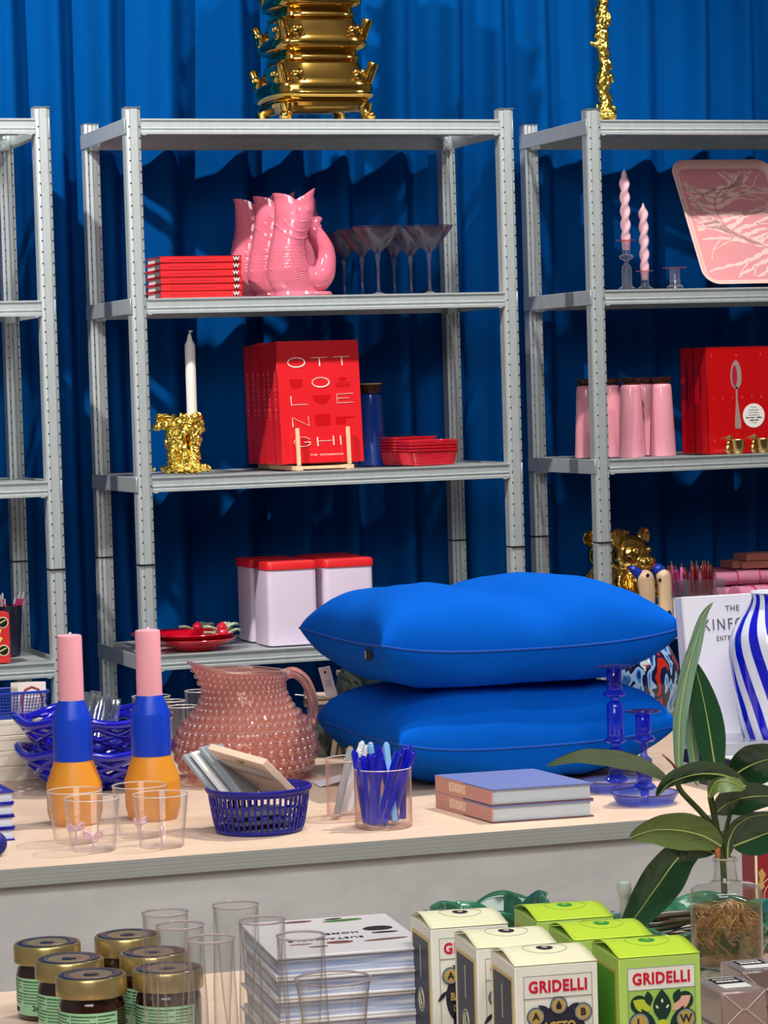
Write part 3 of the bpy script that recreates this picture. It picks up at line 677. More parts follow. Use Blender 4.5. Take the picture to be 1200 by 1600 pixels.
# wooden stand
WOODL = ramp_mat('light_wood', ['#e3b78c', '#edc9a3'], [0.3, 0.7], 'NOISE', 60, 0.6, 4, 0.5, (1, 1, 0.1))
t = thing('book_stand', 'light wooden display stand with two uprights holding the red cookbooks', 'book stand', (bl, 0.06, Z[2]))
for ux in (0.036, 0.158):
    mb = MB(); mb.at((ux, -0.014, 0.012), rx=-lean); mb.box((0, 0, 0.042), (0.0085, 0.008, 0.086), 0.001); mb.at(); mb.build('upright', WOODL, t)
    mb = MB(); mb.box((ux, 0.13, 0.005), (0.018, 0.30, 0.010), 0.001); mb.build('foot_bar', WOODL, t)
    mb = MB(); mb.at((ux, 0.285, 0.006), rx=-lean); mb.box((0, 0.003, 0.06), (0.0085, 0.006, 0.12), 0.001); mb.at(); mb.build('rear_upright', WOODL, t)
mb = MB(); mb.box((0.097, 0.1, 0.004), (0.12, 0.01, 0.008), 0.001); mb.build('cross_bar', WOODL, t)
mb = MB(); mb.box((0.097, -0.008, 0.0055), (0.12, 0.008, 0.007), 0.001); mb.build('cross_bar', WOODL, t)

def jarcan(cx, y, z, label, body, lid, k, group=None, prof=None, name='storage_jar', cat='jar', lidp=None):
    t = thing(name, label, cat, (cx, y, z), 0, group)
    mb = MB(); mb.lathe([(a * k, b_ * k) for a, b_ in prof], 40); mb.build('jar_body', body, t, True, 50)
    mb = MB(); mb.lathe([(a * k, b_ * k) for a, b_ in lidp], 36); mb.build('lid', lid, t, True, 50)
    return t
BCER = mat('deep_blue_ceramic', '#0a3d9c', 0.15, coat=0.5); DWOOD = mat('dark_acacia', '#3a1c10', 0.35); LIDTOP = mat('pale_wood_rim', '#c9a66b', 0.4)
jp = [(0, 0), (22.5, 0), (23.5, 2), (18, 110), (17.5, 114), (14, 116), (0, 116)]
t = jarcan(px_x(591, 0.2, Z[2]), 0.24, Z[2], 'tall deep blue storage jar with a dark wooden stopper, behind the red baskets', BCER, DWOOD, 0.00147, None, jp, lidp=[(14, 116), (15, 118), (18.5, 129), (18.5, 131), (0, 131)])
mb = MB(); mb.lathe([(0, 131), (18.7, 131), (18.9, 132.5), (18, 133), (0, 133)], 36); mb.at(); mb.v = [v * 0.00147 for v in mb.v]; mb.build('lid_rim', LIDTOP, t)

PLRED = mat('raspberry_plastic', '#cf1c2e', 0.3, coat=0.3)
def red_basket(tt_full):
    t = thing('plastic_basket', 'x', 'basket', (0, 0, 0), 0, 'red baskets in nested stacks')
    w_, d_, h_ = 0.118, 0.10, 0.036; tp = 0.88
    def ring(sc, z, o=0): return [(a, b_, z) for a, b_ in rrect((w_ + o) * sc, (d_ + o) * sc, 0.018 * sc, 4)]
    mb = MB(); R1 = ring(1.0, h_, 0.006); 
    loft(mb, [ring(1.0, h_ - 0.003, 0.002), ring(1.0, h_ - 0.003, 0.008), ring(1.0, h_, 0.009), ring(1.0, h_ + 0.0005, 0.005), ring(1.0, h_, 0.0), ring(1.0, h_ - 0.004, -0.002), ring(1.0, h_ - 0.003, 0.002)], False)
    mb.build('rim', PLRED, t)
    mb = MB(); rows = 9; n = len(ring(1, 0)); 
    for k in range(n):
        pts = []
        a, b_ = ring(tp, 0.002)[k], ring(1.0, h_ - 0.006)[k]; mb.tube([a, b_], 0.0016, 5)
    L = [(-1, (-1)), ]
    def edge_pts(sc, z):
        P = ring(sc, z); return P
    for j in range(7):
        v = j / 6; sc = tp + (1 - tp) * v; mb.tube(ring(sc, 0.002 + (h_ - 0.008) * v), 0.0014, 5, closed=True)
    for side in (-1, 1):
        for i in range(1, 18):
            u = -1 + 2 * i / 18
            mb.tube([(u * (w_ / 2 - .018) * tp, side * d_ / 2 * tp, 0.002), (u * (w_ / 2 - .018), side * d_ / 2, h_ - 0.006)], 0.0014, 5)
            if i < 12: u = -1 + 2 * i / 12; mb.tube([(side * w_ / 2 * tp, u * (d_ / 2 - .018) * tp, 0.002), (side * w_ / 2, u * (d_ / 2 - .018), h_ - 0.006)], 0.0014, 5)
    mb.build('lattice_wall', PLRED, t)
    mb = MB(); mb.prism([(a, b_) for a, b_, c in ring(tp, 0)], 0.003, None, 'z', 0); mb.build('base', PLRED, t)
    return t
rb = red_basket(0)
xA, xB = px_x(665, 0.035, Z[2]) + 0.024, px_x(648, 0.16, Z[2])
nm = ['bottom', 'second from bottom', 'second from top', 'top', 'extra top']
first = True
for (x_, y_, rz, wh) in ((xA, 0.082, 0.0, 'front'), (xB - 0.006, 0.20, 0.10, 'rear')):
    for k in range(4 + (wh == 'rear')):
        o = rb if first else dup(rb, (0, 0, 0)); first = False
        o.location = (x_, y_, Z[2] + 0.001 + k * 0.0072); o.rotation_euler = (0, 0.0, rz); o['label'] = 'red latticed plastic basket, %s of the nested %s stack' % ((nm[k] if wh == 'front' or k < 2 else ('middle' if k == 2 else nm[k - 1])) if not (wh == 'rear' and k == 2) else 'middle', wh)

# ------------------------------------------------------------ middle unit, third bay
LILAC = mat('lilac_tin', '#dccde3', 0.35, coat=0.1); TINLID = mat('red_tin_lid', '#e0262c', 0.35)
def tin():
    t = thing('storage_tin', 'x', 'tin', (0, 0, 0), 0, 'lilac tins with red lids'); s = 0.118; h_ = 0.187
    mb = MB(); loft(mb, [[(a, b_, z) for a, b_ in rrect(s - o, s - o, 0.012, 4)] for z, o in ((0, 0.004), (0.002, 0.0), (h_ - 0.01, 0.0), (h_ - 0.002, 0.003))]); mb.build('tin_body', LILAC, t, True, 35)
    mb = MB(); loft(mb, [[(a, b_, z) for a, b_ in rrect(s + o, s + o, 0.013, 4)] for z, o in ((h_ - 0.013, 0.003), (h_ - 0.012, 0.005), (h_ + 0.002, 0.005), (h_ + 0.006, 0.001), (h_ + 0.006, -0.01))]); mb.build('lid', TINLID, t, True, 35)
    return t
tn = tin()
x1 = (px_x(403, 0.06, Z[3]) + px_x(494, 0.06, Z[3])) / 2; x2 = (px_x(493, 0.06, Z[3]) + px_x(582, 0.06, Z[3])) / 2
for i, (x_, y_, d) in enumerate(((x1 + 0.013, 0.105, 'front left of the four, beside the cherry plates'), (x2 + 0.011, 0.10, 'front right of the four, above the cushion corner'), (x1 + 0.013, 0.24, 'rear left, its left edge showing behind the front tin'), (x2 + 0.025, 0.245, 'rear right, almost wholly behind the front right tin'))):
    o = tn if i == 0 else dup(tn, (0, 0, 0)); o.location = (x_, y_, Z[3]); o['label'] = 'lilac tin with red lid, ' + d
def cherry_plate():
    t = thing('cherry_plate', 'x', 'plate', (0, 0, 0), 0, 'red cherry plates')
    mb = MB(); mb.lathe([(0, 0.004), (0.045, 0.004), (0.047, 0), (0.05, 0), (0.052, 0.005), (0.07, 0.009), (0.092, 0.022), (0.094, 0.024), (0.093, 0.0255), (0.088, 0.024), (0.066, 0.013), (0.045, 0.009), (0, 0.009)], 48)
    pl = mb.build('dish', REDG, t, True, 60)
    mb = MB(); mb.ball((0.056, -0.035, 0.036), 0.0125, 16, 12, sc=(1, 1, 0.92)); mb.ball((0.056, -0.035, 0.0485), 0.002, 6, 4); mb.build('cherry', mat('cherry_glaze', '#c81a3a', 0.1, coat=0.6), t)
    LG = mat('pale_leaf_glaze', '#a9b79a', 0.25, coat=0.3)
    for lx, ly, a, l in ((0.068, -0.030, 0.15, 0.036), (0.045, -0.035, 3.0, 0.034), (0.066, -0.012, 0.7, 0.036)):
        mb = MB(); mb.at((lx, ly, 0.027), rz=a, ry=-0.25)
        mb.grid(lambda u, v: (u * l, (v - 0.5) * l * 0.62 * sin(pi * min(1, u * 0.9 + 0.08)) * (1 + 0.12 * sin(u * 22)), 0.004 * abs(v - .5) * 2 + 0.004 * sin(u * 3) + 0.0025 * abs(sin(u * 14))), 14, 6)
        lo = mb.build('leaf', LG, t); md = lo.modifiers.new('t', 'SOLIDIFY'); md.thickness = 0.003
    mb = MB(); mb.tube([(0.03, -0.015, 0.018), (0.045, -0.012, 0.024), (0.06, -0.016, 0.030)], 0.003, 8); mb.build('stalk', LG, t)
    return t
cp_ = cherry_plate()
xs = px_x(306, 0.1, Z[3]); xr = px_x(268, 0.27, Z[3])
for i, (x_, y_, zz, d) in enumerate(((xs, 0.103, 0.0, 'lower plate of the front pair'), (xr + 0.006, 0.30, 0.0, 'set behind the front pair'), (xs - 0.004, 0.102, 0.0125, 'upper plate of the front pair with the cherry at right'))):
    o = cp_ if i == 0 else dup(cp_, (0, 0, 0)); o.location = (x_, y_, Z[3] + zz); o.rotation_euler = (0, 0, 0.05 * i); o['label'] = 'red dish with modelled cherry, ' + d
# ------------------------------------------------------------ right unit, upper bay
CLG = thin_glass('cast_clear_glass', '#f4f5fa', '#b3b8c8', 2.0, 0.0, 0.03, 0.5)
def candlestick(label, x, y, z, k, prof, m, group=None, disk=None, dm=None, saucer=None, sm=None):
    t = thing('glass_candlestick', label, 'candlestick', (x, y, z), 0, group)
    mb = MB(); mb.lathe([(a * k, b_ * k) for a, b_ in prof], 36); mb.build('stem', m, t, True, 50)
    if disk: mb = MB(); mb.lathe([(a * k, b_ * k) for a, b_ in disk], 40); mb.build('rim_disk', dm or m, t, True, 50)
    if saucer: mb = MB(); mb.lathe([(a * k, b_ * k) for a, b_ in saucer], 48); mb.build('saucer', sm or m, t, True, 50)
    return t
kR = 0.00145
PDISK = thin_glass('rose_disk_glass', '#ecc9d0', '#c0707c', 1.2, 0.0, 0.1, 0.4, '#c98a98')
TWIST = mat('pale_pink_wax', '#f0c0cc', 0.4, sss=0.2)
def twist_candle(label, x, y, z, k, h_, r_):
    t = thing('twisted_candle', label, 'candle', (x, y, z), 0, 'pale pink twisted candles')
    mb = MB()
    def f(u, v):
        tw = smooth = min(1, max(0, (v * h_ - 16) / 10)); tip = min(1, (1 - v) / 0.13); rr = r_ * (0.25 + 0.75 * sin(tip * pi / 2)) * (1 if v > 0.1 else 0.72 + 0.28 * v / 0.1)
        a = 2 * pi * u; R = rr * (1 + 0.20 * tw * cos(2 * (a - v * h_ * 0.14)))
        return (R * cos(a) * k, R * sin(a) * k, v * h_ * k)
    mb.grid(f, 28, 90, cu=True); n = len(mb.v); mb.f.append(tuple(range(28))); mb.mi.append(0); mb.f.append(tuple(range(n - 28, n))); mb.mi.append(0)
    mb.build('wax', TWIST, t, True, 60); mb = MB(); mb.tube([(0, 0, (h_ - 1) * k), (0.3 * k, 0, (h_ + 2.5) * k)], 0.0016, 6); mb.build('wick', mat('ivory_wax', '#ebe7e2'), t)
    return t
y1 = 0.10
xa, xb, xc = px_x(980, y1, Z[1]), px_x(1008, y1, Z[1]), px_x(1055, 0.09, Z[1])
candlestick('clear glass candlestick, the tall one holding the taller twisted candle', xa, y1, Z[1], kR,
            [(0, 1), (13, 1), (13, 0), (14, 1), (14, 4), (11, 6), (8, 9), (8, 38), (6, 42), (4, 44), (4, 50), (10, 53), (12, 56), (10, 59), (6, 60), (6.5, 66), (7, 84), (6, 84), (5.5, 67), (0, 66)], CLG, 'clear candlesticks', [(7, 82.5), (16, 82.5), (17, 83.2), (16, 84), (7, 84)], PDISK)
candlestick('clear glass candlestick holding the shorter twisted candle', xb, y1, Z[1], kR,
            [(0, 1), (13, 1), (14, 2), (13, 4), (9, 6), (7, 8), (6.5, 12), (7, 33), (6, 33), (5.5, 18), (0, 17)], CLG, 'clear candlesticks', [(7, 31.5), (14, 31.5), (15, 32.2), (14, 33), (7, 33)], PDISK)
candlestick('low empty glass candlestick with a rose disk, left of the pink tray', xc, 0.09, Z[1], kR,
            [(0, 1), (13, 1), (14, 2), (13.5, 6), (9, 8), (8.5, 10), (8.5, 37), (7.5, 37), (7.5, 14), (0, 13)], CLG, 'clear candlesticks', [(8, 35.5), (19, 35.5), (20, 36.4), (19, 37.3), (8, 37.3)], PDISK)
twist_candle('pale pink twisted candle, the taller of the pair', xa, y1, Z[1] + 67 * kR, kR, 130, 7.2)
twist_candle('pale pink twisted candle, the shorter of the pair', xb, y1, Z[1] + 18 * kR, kR, 124, 7.0)
t = thing('glass_saucer', 'flat rose glass saucer lying under the low candlestick beside the tray', 'saucer', (xc - 0.004, 0.19, Z[1]))
mb = MB(); mb.lathe([(0, 0.0), (0.05, 0.0), (0.062, 0.004), (0.063, 0.006), (0.061, 0.0055), (0.05, 0.002), (0, 0.002)], 40, m=0); mb.build('dish', PDISK, t)

# tray
def tray():
    p0 = PY(1098, 449, 0.05); xl = p0.x; wT, lT = 0.275, 0.375
    ang = math.atan2(1.885 - 1.5694, 0.205)
    t = thing('serving_tray', 'pink tray with pale coral like veins, leaning against the back of the right shelf', 'tray', (xl + 0.004 + wT / 2, 0.048, Z[1] + 0.004))
    t.rotation_euler = (ang, 0, -0.03)
    PK = mat('tray_pink', '#d98d93', 0.4); PL = mat('tray_pale_pink', '#efc4bd', 0.4)
    # panel (local x across, y up the tray, z towards the viewer)
    mb = MB(); r_ = 0.042
    def ring(o, z): return [(a, b_, z) for a, b_ in rrect(wT + o, lT + o, max(0.01, r_ + o / 2), 10, 0, lT / 2)]
    loft(mb, [ring(-0.03, -0.004), ring(-0.004, 0.010), ring(0, 0.012), ring(-0.003, 0.0125), ring(-0.012, 0.011), ring(-0.034, 0.0), ring(-0.036, 0.0)])
    tr = mb.build('tray_body', PL, t, True, 50)
    # pink cells between pale branching veins
    mb = MB(); rnd = random.Random(3)
    mb.prism([(a, b_) for a, b_, c in ring(-0.040, 0)], 0.0004, None, 'z', 0.0002); mb.build('printed_ground', PK, t)
    VM = PL
    trunk = catm([(0.05, 0.345, 0), (0.04, 0.31, 0), (-0.02, 0.285, 0), (-0.045, 0.235, 0), (-0.03, 0.175, 0), (0.02, 0.135, 0), (0.065, 0.11, 0), (0.09, 0.06, 0), (0.10, 0.03, 0)], 6)
    def vein(P, w0, w1, name='coral_vein', m=VM, zt=0.0008):
        n = len(P); L = []; Rr = []
        for i in range(n):
            a = P[max(i - 1, 0)]; b_ = P[min(i + 1, n - 1)]; d = Vector((b_[0] - a[0], b_[1] - a[1])); d.normalize(); w_ = (w0 + (w1 - w0) * i / (n - 1)) / 2 * (1 + 0.35 * sin(i * 1.9 + w0 * 900))
            L.append((P[i][0] - d.y * w_, P[i][1] + d.x * w_)); Rr.append((P[i][0] + d.y * w_, P[i][1] - d.x * w_))
        vs = [(a, b_, zt) for a, b_ in L + Rr]; mb = MB(); mb.add(vs, [(i, i + 1, n + i + 1, n + i) for i in range(n - 1)]); return mb
    hw, hl = wT / 2 - 0.026, lT - 0.026
    big = MB()
    for i in range(2, len(trunk) - 1, 2):
        p = trunk[i]
        for sd in (-1, 1):
            base = pi / 2 + sd * (1.25 + 0.5 * (i / len(trunk) - 0.35)) ; a = base if sd > 0 else base
            if i < 12: a = pi / 2 + sd * (0.35 + 0.08 * i)
            if i > 34: a = pi / 2 + sd * (1.9 + 0.02 * (i - 34))
            P = [p[:2]]; x_, y_ = p[:2]
            for s in range(26):
                a += rnd.uniform(-0.28, 0.28) + sd * 0.012; x_ += 0.009 * cos(a); y_ += 0.009 * sin(a)
                if abs(x_) > hw or y_ > hl or y_ < 0.026: break
                P.append((x_, y_))
                if s in (7, 13) and rnd.random() < .8:
                    b_ = a + rnd.choice((-.6, .6)); Q = [(x_, y_)]; qx, qy = x_, y_
                    for s2 in range(10):
                        b_ += rnd.uniform(-.25, .25); qx += 0.008 * cos(b_); qy += 0.008 * sin(b_)
                        if abs(qx) > hw or qy > hl or qy < 0.026: break
                        Q.append((qx, qy))
                    if len(Q) > 2: v2 = vein(Q, 0.0036, 0.0018); big.add(v2.v, v2.f)
            if len(P) > 3: v2 = vein(P, 0.0125, 0.005); big.add(v2.v, v2.f)
    big.build('coral_print', VM, t, False)
    v2 = vein([q[:2] for q in trunk], 0.003, 0.003, zt=0.0012); v2.build('coral_stem_print', mat('tray_dusky', '#c87f80', 0.4), t, False)
tray()

# ------------------------------------------------------------ right unit, second bay
pc = [(0, 0), (21, 0), (22, 3), (17, 112), (16, 118), (13, 120), (0, 120)]
lc = [(13, 120), (15, 121), (13, 123), (16.5, 127), (17, 131), (0, 131)]
CER2 = mat('candy_pink_ceramic', '#ee9fb0', 0.15, coat=0.4)
for i, (px, y_, d) in enumerate(((988, 0.07, 'front row, middle'), (1036, 0.08, 'front right, beside the red cookbook'), (956, 0.17, 'second row, by the shelf post'), (1010, 0.22, 'back row, between the front two'), (919, 0.20, 'far left, cut by the shelf post'))):
    x_ = px_x(px, y_, Z[2]); k = kR
    t = thing('storage_jar', 'tall pink ceramic jar with a dark wooden lid, ' + d, 'jar', (x_, y_, Z[2]), 0, 'pink ceramic jars')
    if i == 0:
        mb = MB(); mb.lathe([(a * k, b_ * k) for a, b_ in pc], 40); b_m = mb.build('jar_body', CER2, t, True, 50).data
        mb = MB(); mb.lathe([(a * k, b_ * k) for a, b_ in lc], 36); l_m = mb.build('lid', DWOOD, t, True, 50).data
    else:
        for n_, me in (('jar_body', b_m), ('lid', l_m)):
            o = bpy.data.objects.new(n_, me); scene.collection.objects.link(o); o.parent = t
DRED = mat('deep_red_cover', '#c4060d', 0.3, coat=0.2); SILV = mat('spoon_print', '#a08a84', 0.5); PINKP = mat('pink_print', '#e8708a', 0.5)
xs0 = px_x(1107, 0.075, Z[2])
for k in range(2):
    t = thing('cookbook', 'thick deep red cookbook with a spoon on its cover, ' + ('standing in front' if k == 0 else 'standing behind the front copy'), 'book', (xs0 - 0.0 * k, 0.075 + 0.075 * k, Z[2]), 0, 'deep red spoon cookbooks')
    hb, wb2 = 0.258, 0.19
    cookbook(t, wb2, hb, 0.072, DRED)
    mb = MB(); mb.prism([(0.036 + 0.006 * sin(a), 0.175 + 0.05 * cos(a)) for a in [2 * pi * i / 24 for i in range(24)]], 0.0006, None, 'x', -0.0006); mb.build('spine_spoon', mat('dark_spoon_print', '#6a0a10', 0.4), t)
    if k == 0:
        s = 0.00145
        def C(px, py): return ((px - 1105.5) * s * 1.05, (713 - py) * s)
        mb = MB(); P = [C(1157 + a * 9.8, 582 + b_ * 24) for a, b_ in [(sin(2 * pi * i / 32) * (1 + 0.15 * cos(2 * pi * i / 32) * -1), -cos(2 * pi * i / 32)) for i in range(32)]]
        mb.prism(P, 0.0006, None, 'y', -0.0006); mb.build('printed_spoon_bowl', SILV, t)
        mb = MB(); mb.prism([C(*q) for q in ((1155.5, 602), (1159, 602), (1159, 625), (1164, 660), (1164, 672), (1153.5, 672), (1153.5, 660), (1156, 625))], 0.0006, None, 'y', -0.0006); mb.build('printed_spoon_handle', SILV, t)
        mb = MB(); P = [C(1154.5 + a * 4.5, 584 + b_ * 18) for a, b_ in [(sin(2 * pi * i / 20), -cos(2 * pi * i / 20)) for i in range(20)]]; mb.prism(P, 0.0003, None, 'y', -0.0008); mb.build('printed_reflection', mat('crimson_print', '#b3203a', 0.4), t)
        def L(txt, pts, size, m, n='cover_lettering'):
            mb = MB()
            for ch, q in zip(txt, pts): x_, z_ = C(*q); mb.text(ch, size, (x_, -0.0003, z_), ext=0.0003)
            mb.build(n, m, t)
        L('THE', [(1115, 550), (1158, 549.5), (1201, 549)], 0.007, PINKP)
        L('SILVER', [(1117, 621), (1133, 621), (1150, 620.5), (1167.5, 620), (1184.5, 620), (1201, 620)], 0.007, PINKP)
        L('SPOON', [(1117, 691), (1138, 691), (1159, 691), (1180, 690), (1201, 690)], 0.007, PINKP)
        mb = MB(); x_, z_ = C(1126, 708); mb.text('PHAIDON', 0.0115, (x_ + 0.012, -0.0003, z_), ext=0.0003); mb.build('publisher_lettering', mat('pink_foil', '#d23a52', 0.5), t)
        mb = MB(); x_, z_ = C(1186.5, 651); mb.prism(circ(x_, z_, 0.0292, 36), 0.0008, None, 'y', -0.0012); st = mb.build('round_sticker', WHITE, t)
        mb = MB()
        for i, (tx, sz) in enumerate((('The new', .0042), ('complete Italian', .0042), ('cookery available in', .0036), ('the bestselling classic', .0036), ('More than 1 million', .0054), ('copies sold', .0054), ('worldwide', .0036))):
            mb.text(tx, sz, (x_, -0.0013, z_ + 0.02 - i * 0.0062), ext=0.0002, bold=0.0002 if sz > .005 else 0)
        mb.build('sticker_lettering', BLACK, t)
def mouse_cup():
    t = thing('brass_mouse_cup', 'x', 'cup', (0, 0, 0), 0, 'brass mouse cups'); k = 0.00145
    mb = MB(); mb.lathe([(a * k, b_ * k) for a, b_ in [(0, 0), (7, 0), (8, 1), (10.5, 8), (12, 22), (12.6, 23), (12, 24), (11, 23), (9, 9), (0, 3)]], 32, c=(0, 0, 0)); mb.build('cup', BRASS, t)
    mb = MB(); mb.tube(catm([(11 * k, 0, 22 * k), (14 * k, 0, 17 * k), (12 * k, 0, 8 * k), (8 * k, 0, 3 * k)], 4), 1.1 * k, 8); mb.build('handle', BRASS, t)
    mb = MB(); mx = -17
    mb.ball((mx * k, 0, 8 * k), 5.4 * k, 14, 10, sc=(0.95, 0.9, 1.35)); mb.ball(((mx + 1) * k, 0, 17 * k), 3.8 * k, 12, 8, sc=(1, 1, 1.3)); mb.ball(((mx + 3) * k, 0, 27 * k), 4.6 * k, 14, 10, sc=(1.1, 0.95, 0.95)); mb.ball(((mx + 8) * k, 0, 26 * k), 2.2 * k, 10, 8)
    mb.tube([((mx + 2) * k, 2 * k, 19 * k), ((mx + 7) * k, 2 * k, 20 * k)], 1.5 * k, 8); mb.tube([((mx - 1) * k, 0, 1.8 * k), ((mx + 5) * k, 0, 1.8 * k)], 2 * k, 8)
    r = remesh(mb, 0.0012); mn = min(v.z for v in r.v)
    for v in r.v: v.z -= mn
    r.build('mouse_figure', BRASS, t, True, 180)
    for g in (-1, 1): mb = MB(); mb.tube([((mx + 1) * k, g * 3 * k, 29 * k), ((mx - 5) * k, g * 4 * k, 27 * k), ((mx - 11) * k, g * 4 * k, 25 * k)], [2.4 * k, 2.8 * k, 0.8 * k], 8, flat=0.4); mb.build('ear', BRASS, t)
    return t
mc = mouse_cup()
for i, (px, d) in enumerate(((1152, 'left one, in front of the spoon'), (1191, 'right one, below the round sticker'))):
    o = mc if i == 0 else dup(mc, (0, 0, 0)); o.location = (px_x(px, 0.03, Z[2]), 0.03, Z[2]); o['label'] = 'small brass cup with a clinging mouse, ' + d

# ------------------------------------------------------------ right unit, third bay
def bear(label, x_, y_, s, rz, skirt=True):
    t = thing('gold_bear', label, 'figurine', (x_, y_, Z[3]), rz, 'gold bear figures'); k = 0.00145 * s
    mb = MB()
    mb.ball((0, 0, 108 * k), 35 * k, 28, 20, sc=(1.0, 0.9, 0.95))
    mb.ball((6 * k, -30 * k, 96 * k), 17 * k, 18, 14, sc=(1.1, 0.9, 0.85)); mb.ball((6 * k, -46 * k, 101 * k), 5.5 * k, 12, 8, sc=(1.2, .8, .8))
    mb.tube([(0, 0, 90 * k), (0, 0, 70 * k)], 22 * k, 18)
    for g in (-1, 1): mb.ball(((2 + g * 13) * k, -29 * k, 117 * k), 5 * k, 12, 8)
    mb.ball((0, 2 * k, 50 * k), 36 * k, 24, 18, sc=(0.95, 0.85, 1.15)); mb.ball((0, 0, 18 * k), 34 * k, 22, 14, sc=(1, 0.9, 0.55))
    for g in (-1, 1): mb.tube([(g * 22 * k, 0, 80 * k), (g * 36 * k, -6 * k, 58 * k), (g * 32 * k, -22 * k, 38 * k)], [12 * k, 12 * k, 10 * k], 14)
    for g in (-1, 1): mb.tube([(g * 16 * k, -12 * k, 14 * k), (g * 20 * k, -38 * k, 13 * k)], [14 * k, 13 * k], 14); mb.ball((g * 20 * k, -40 * k, 14 * k), 13 * k, 14, 10, sc=(1, 0.7, 1.05))
    r = remesh(mb, 0.0026 * s, 0.0, 60, 0.0, 100, 3); mn = min(v.z for v in r.v)
    for v in r.v:
        v.z -= mn
        if v.z < 78 * k: v += Vector((v.x, v.y, 0)).normalized() * 0.004 * sin(atan2(v.y, v.x) * 13 + v.z * 60) * 1.0
    r.build('bear_body', GOLD, t, True, 180)
    for g in (-1, 1):
        mb = MB(); mb.at((g * 29 * k, -2 * k, 138 * k), rx=0, ry=g * 0.15); mb.lathe([(0, -4 * k), (12 * k, -4 * k), (15 * k, 0), (13 * k, 4 * k), (9 * k, 2.2 * k), (0, 0.6 * k)], 24); mb.at()
        M = Matrix.Translation((g * 29 * k, -2 * k, 138 * k)) @ Matrix.Rotation(pi / 2, 4, 'X') @ Matrix.Translation((-g * 29 * k, 2 * k, -138 * k))
        mb.v = [M @ v for v in mb.v]; mb.build('ear', GOLD, t)
    return t
bear('shiny gold bear figure with round ears, the nearer one facing out', px_x(990, 0.16, Z[3]), 0.17, 1.02, 0.35)
bear('shiny gold bear figure standing behind and left of the nearer bear', px_x(957, 0.28, Z[3]), 0.30, 0.98, -0.1)
def doll():
    k = 0.00138; x_ = px_x(1028, 0.04, Z[3])
    t = thing('wooden_figurine', 'pale wooden figurine of two rounded posts with blue caps, before the gold bear', 'figurine', (x_, 0.045, Z[3]))
    WD = ramp_mat('polished_maple', ['#d9b692', '#ecceaa'], [0.35, 0.65], 'NOISE', 30, 0.25, 4, 0.6, (1, 1, 0.2), coat=0.4); BL = mat('cobalt_lacquer', '#1238b0', 0.15, coat=0.5)
    def post(P, R, n, m):
        mb = MB(); q = catm([p + (r_,) for p, r_ in zip(P, R)], 5); mb.tube([(a * k, b_ * k, c * k) for a, b_, c, d in q], [d * k for a, b_, c, d in q], 20)
        e = q[-1]; mb.ball((e[0] * k, e[1] * k, e[2] * k), e[3] * k, 20, 12); mb.build(n, m, t)
    post([(-17, 0, 0), (-16, 0, 30), (-18, 0, 60), (-20, 0, 80)], [14, 12, 14.5, 15], 'body', WD)
    post([(16, 0, 14), (16, 0, 40), (16, 0, 66), (14, 0, 82)], [12.5, 12, 12.5, 12.5], 'body', WD)
    post([(16, 0, 0), (16, 0, 14)], [13.5, 13.5], 'blue_base', BL)
    post([(-26, 4, 84), (-40, 6, 96), (-46, 6, 100)], [11, 7, 4], 'blue_cap', BL)
    post([(12, 6, 90), (8, 6, 94)], [11, 10], 'blue_cap', BL)
    for a, b_, c in ((-22, -14.6, 86), (4, -8, 76), (18, -12.6, 20)): mb = MB(); mb.ball((a * k, b_ * k, c * k), 3.4 * k, 12, 8, sc=(1, 0.5, 1)); mb.build('eye_dot', BLACK, t)
doll()
# pen boxes
PB1 = mat('clear_acrylic_white', '#f2f1f0', 0.3)
def pen(label, P0, P1, m, tip, group, r_=0.0042, cat='pen'):
    P0, P1 = Vector(P0), Vector(P1); d = P1 - P0; L = d.length
    t = thing('pen', label, cat, P0, 0, group); t.rotation_mode = 'QUATERNION'; t.rotation_quaternion = d.to_track_quat('Z', 'Y')
    mb = MB(); mb.lathe([(0, 0), (r_ * .5, 0.002), (r_, 0.012), (r_, L * 0.86), (r_ * .8, L * 0.88), (0, L * .88)], 12); mb.build('barrel', m, t)
    mb = MB(); mb.lathe([(0, L * .86), (r_ * 0.5, L * .87), (r_ * 0.5, L * 0.99), (0, L)], 10); mb.build('push_button', tip, t)
    mb = MB(); mb.box((0, -r_ - 0.001, L * 0.74), (0.0022, 0.0014, L * 0.24), 0.0005); mb.build('clip', tip, t)
    return t
rnd = random.Random(2)
def penbox(px0, px1, y_, label, mcol, n, words, grp):
    a, b_ = px_x(px0, y_, Z[3] + 0.03), px_x(px1, y_, Z[3] + 0.03); w_ = b_ - a; cx = (a + b_) / 2
    t = thing('pen_box', label, 'box', (cx, y_ + 0.035, Z[3]))
    mb = MB(); mb.box((0, 0, 0.028), (w_, 0.07, 0.056), 0.001); mb.build('white_base', PB1, t)
    mb = MB()
    for g in (-1, 1): mb.box((g * (w_ / 2 - 0.001), 0, 0.078), (0.002, 0.07, 0.044)); mb.box((0, g * 0.034, 0.078), (w_ - 0.004, 0.002, 0.044))
    mb.build('clear_sleeve', GLASS, t)
    mb = MB(); bars(mb, (w_ * 0.12, -0.0352, 0.040), w_ * .45, 0.003, 6, n); mb.build('box_lettering', BLACK, t)
    for i in range(n):
        u = (i + 0.5) / n - 0.5; p0 = (cx + u * w_ * 0.8, y_ + 0.035 + rnd.uniform(-.02, .02), Z[3] + 0.058); p1 = (p0[0] + rnd.uniform(-.016, .006), p0[1] + rnd.uniform(-.01, .01), Z[3] + 0.058 + rnd.uniform(0.072, 0.088))
        pen(words[0] + ' ballpoint pen with gold clip in the ' + words[1] + ' white pen box', p0, p1, mcol[i % len(mcol)], BRASS, grp)
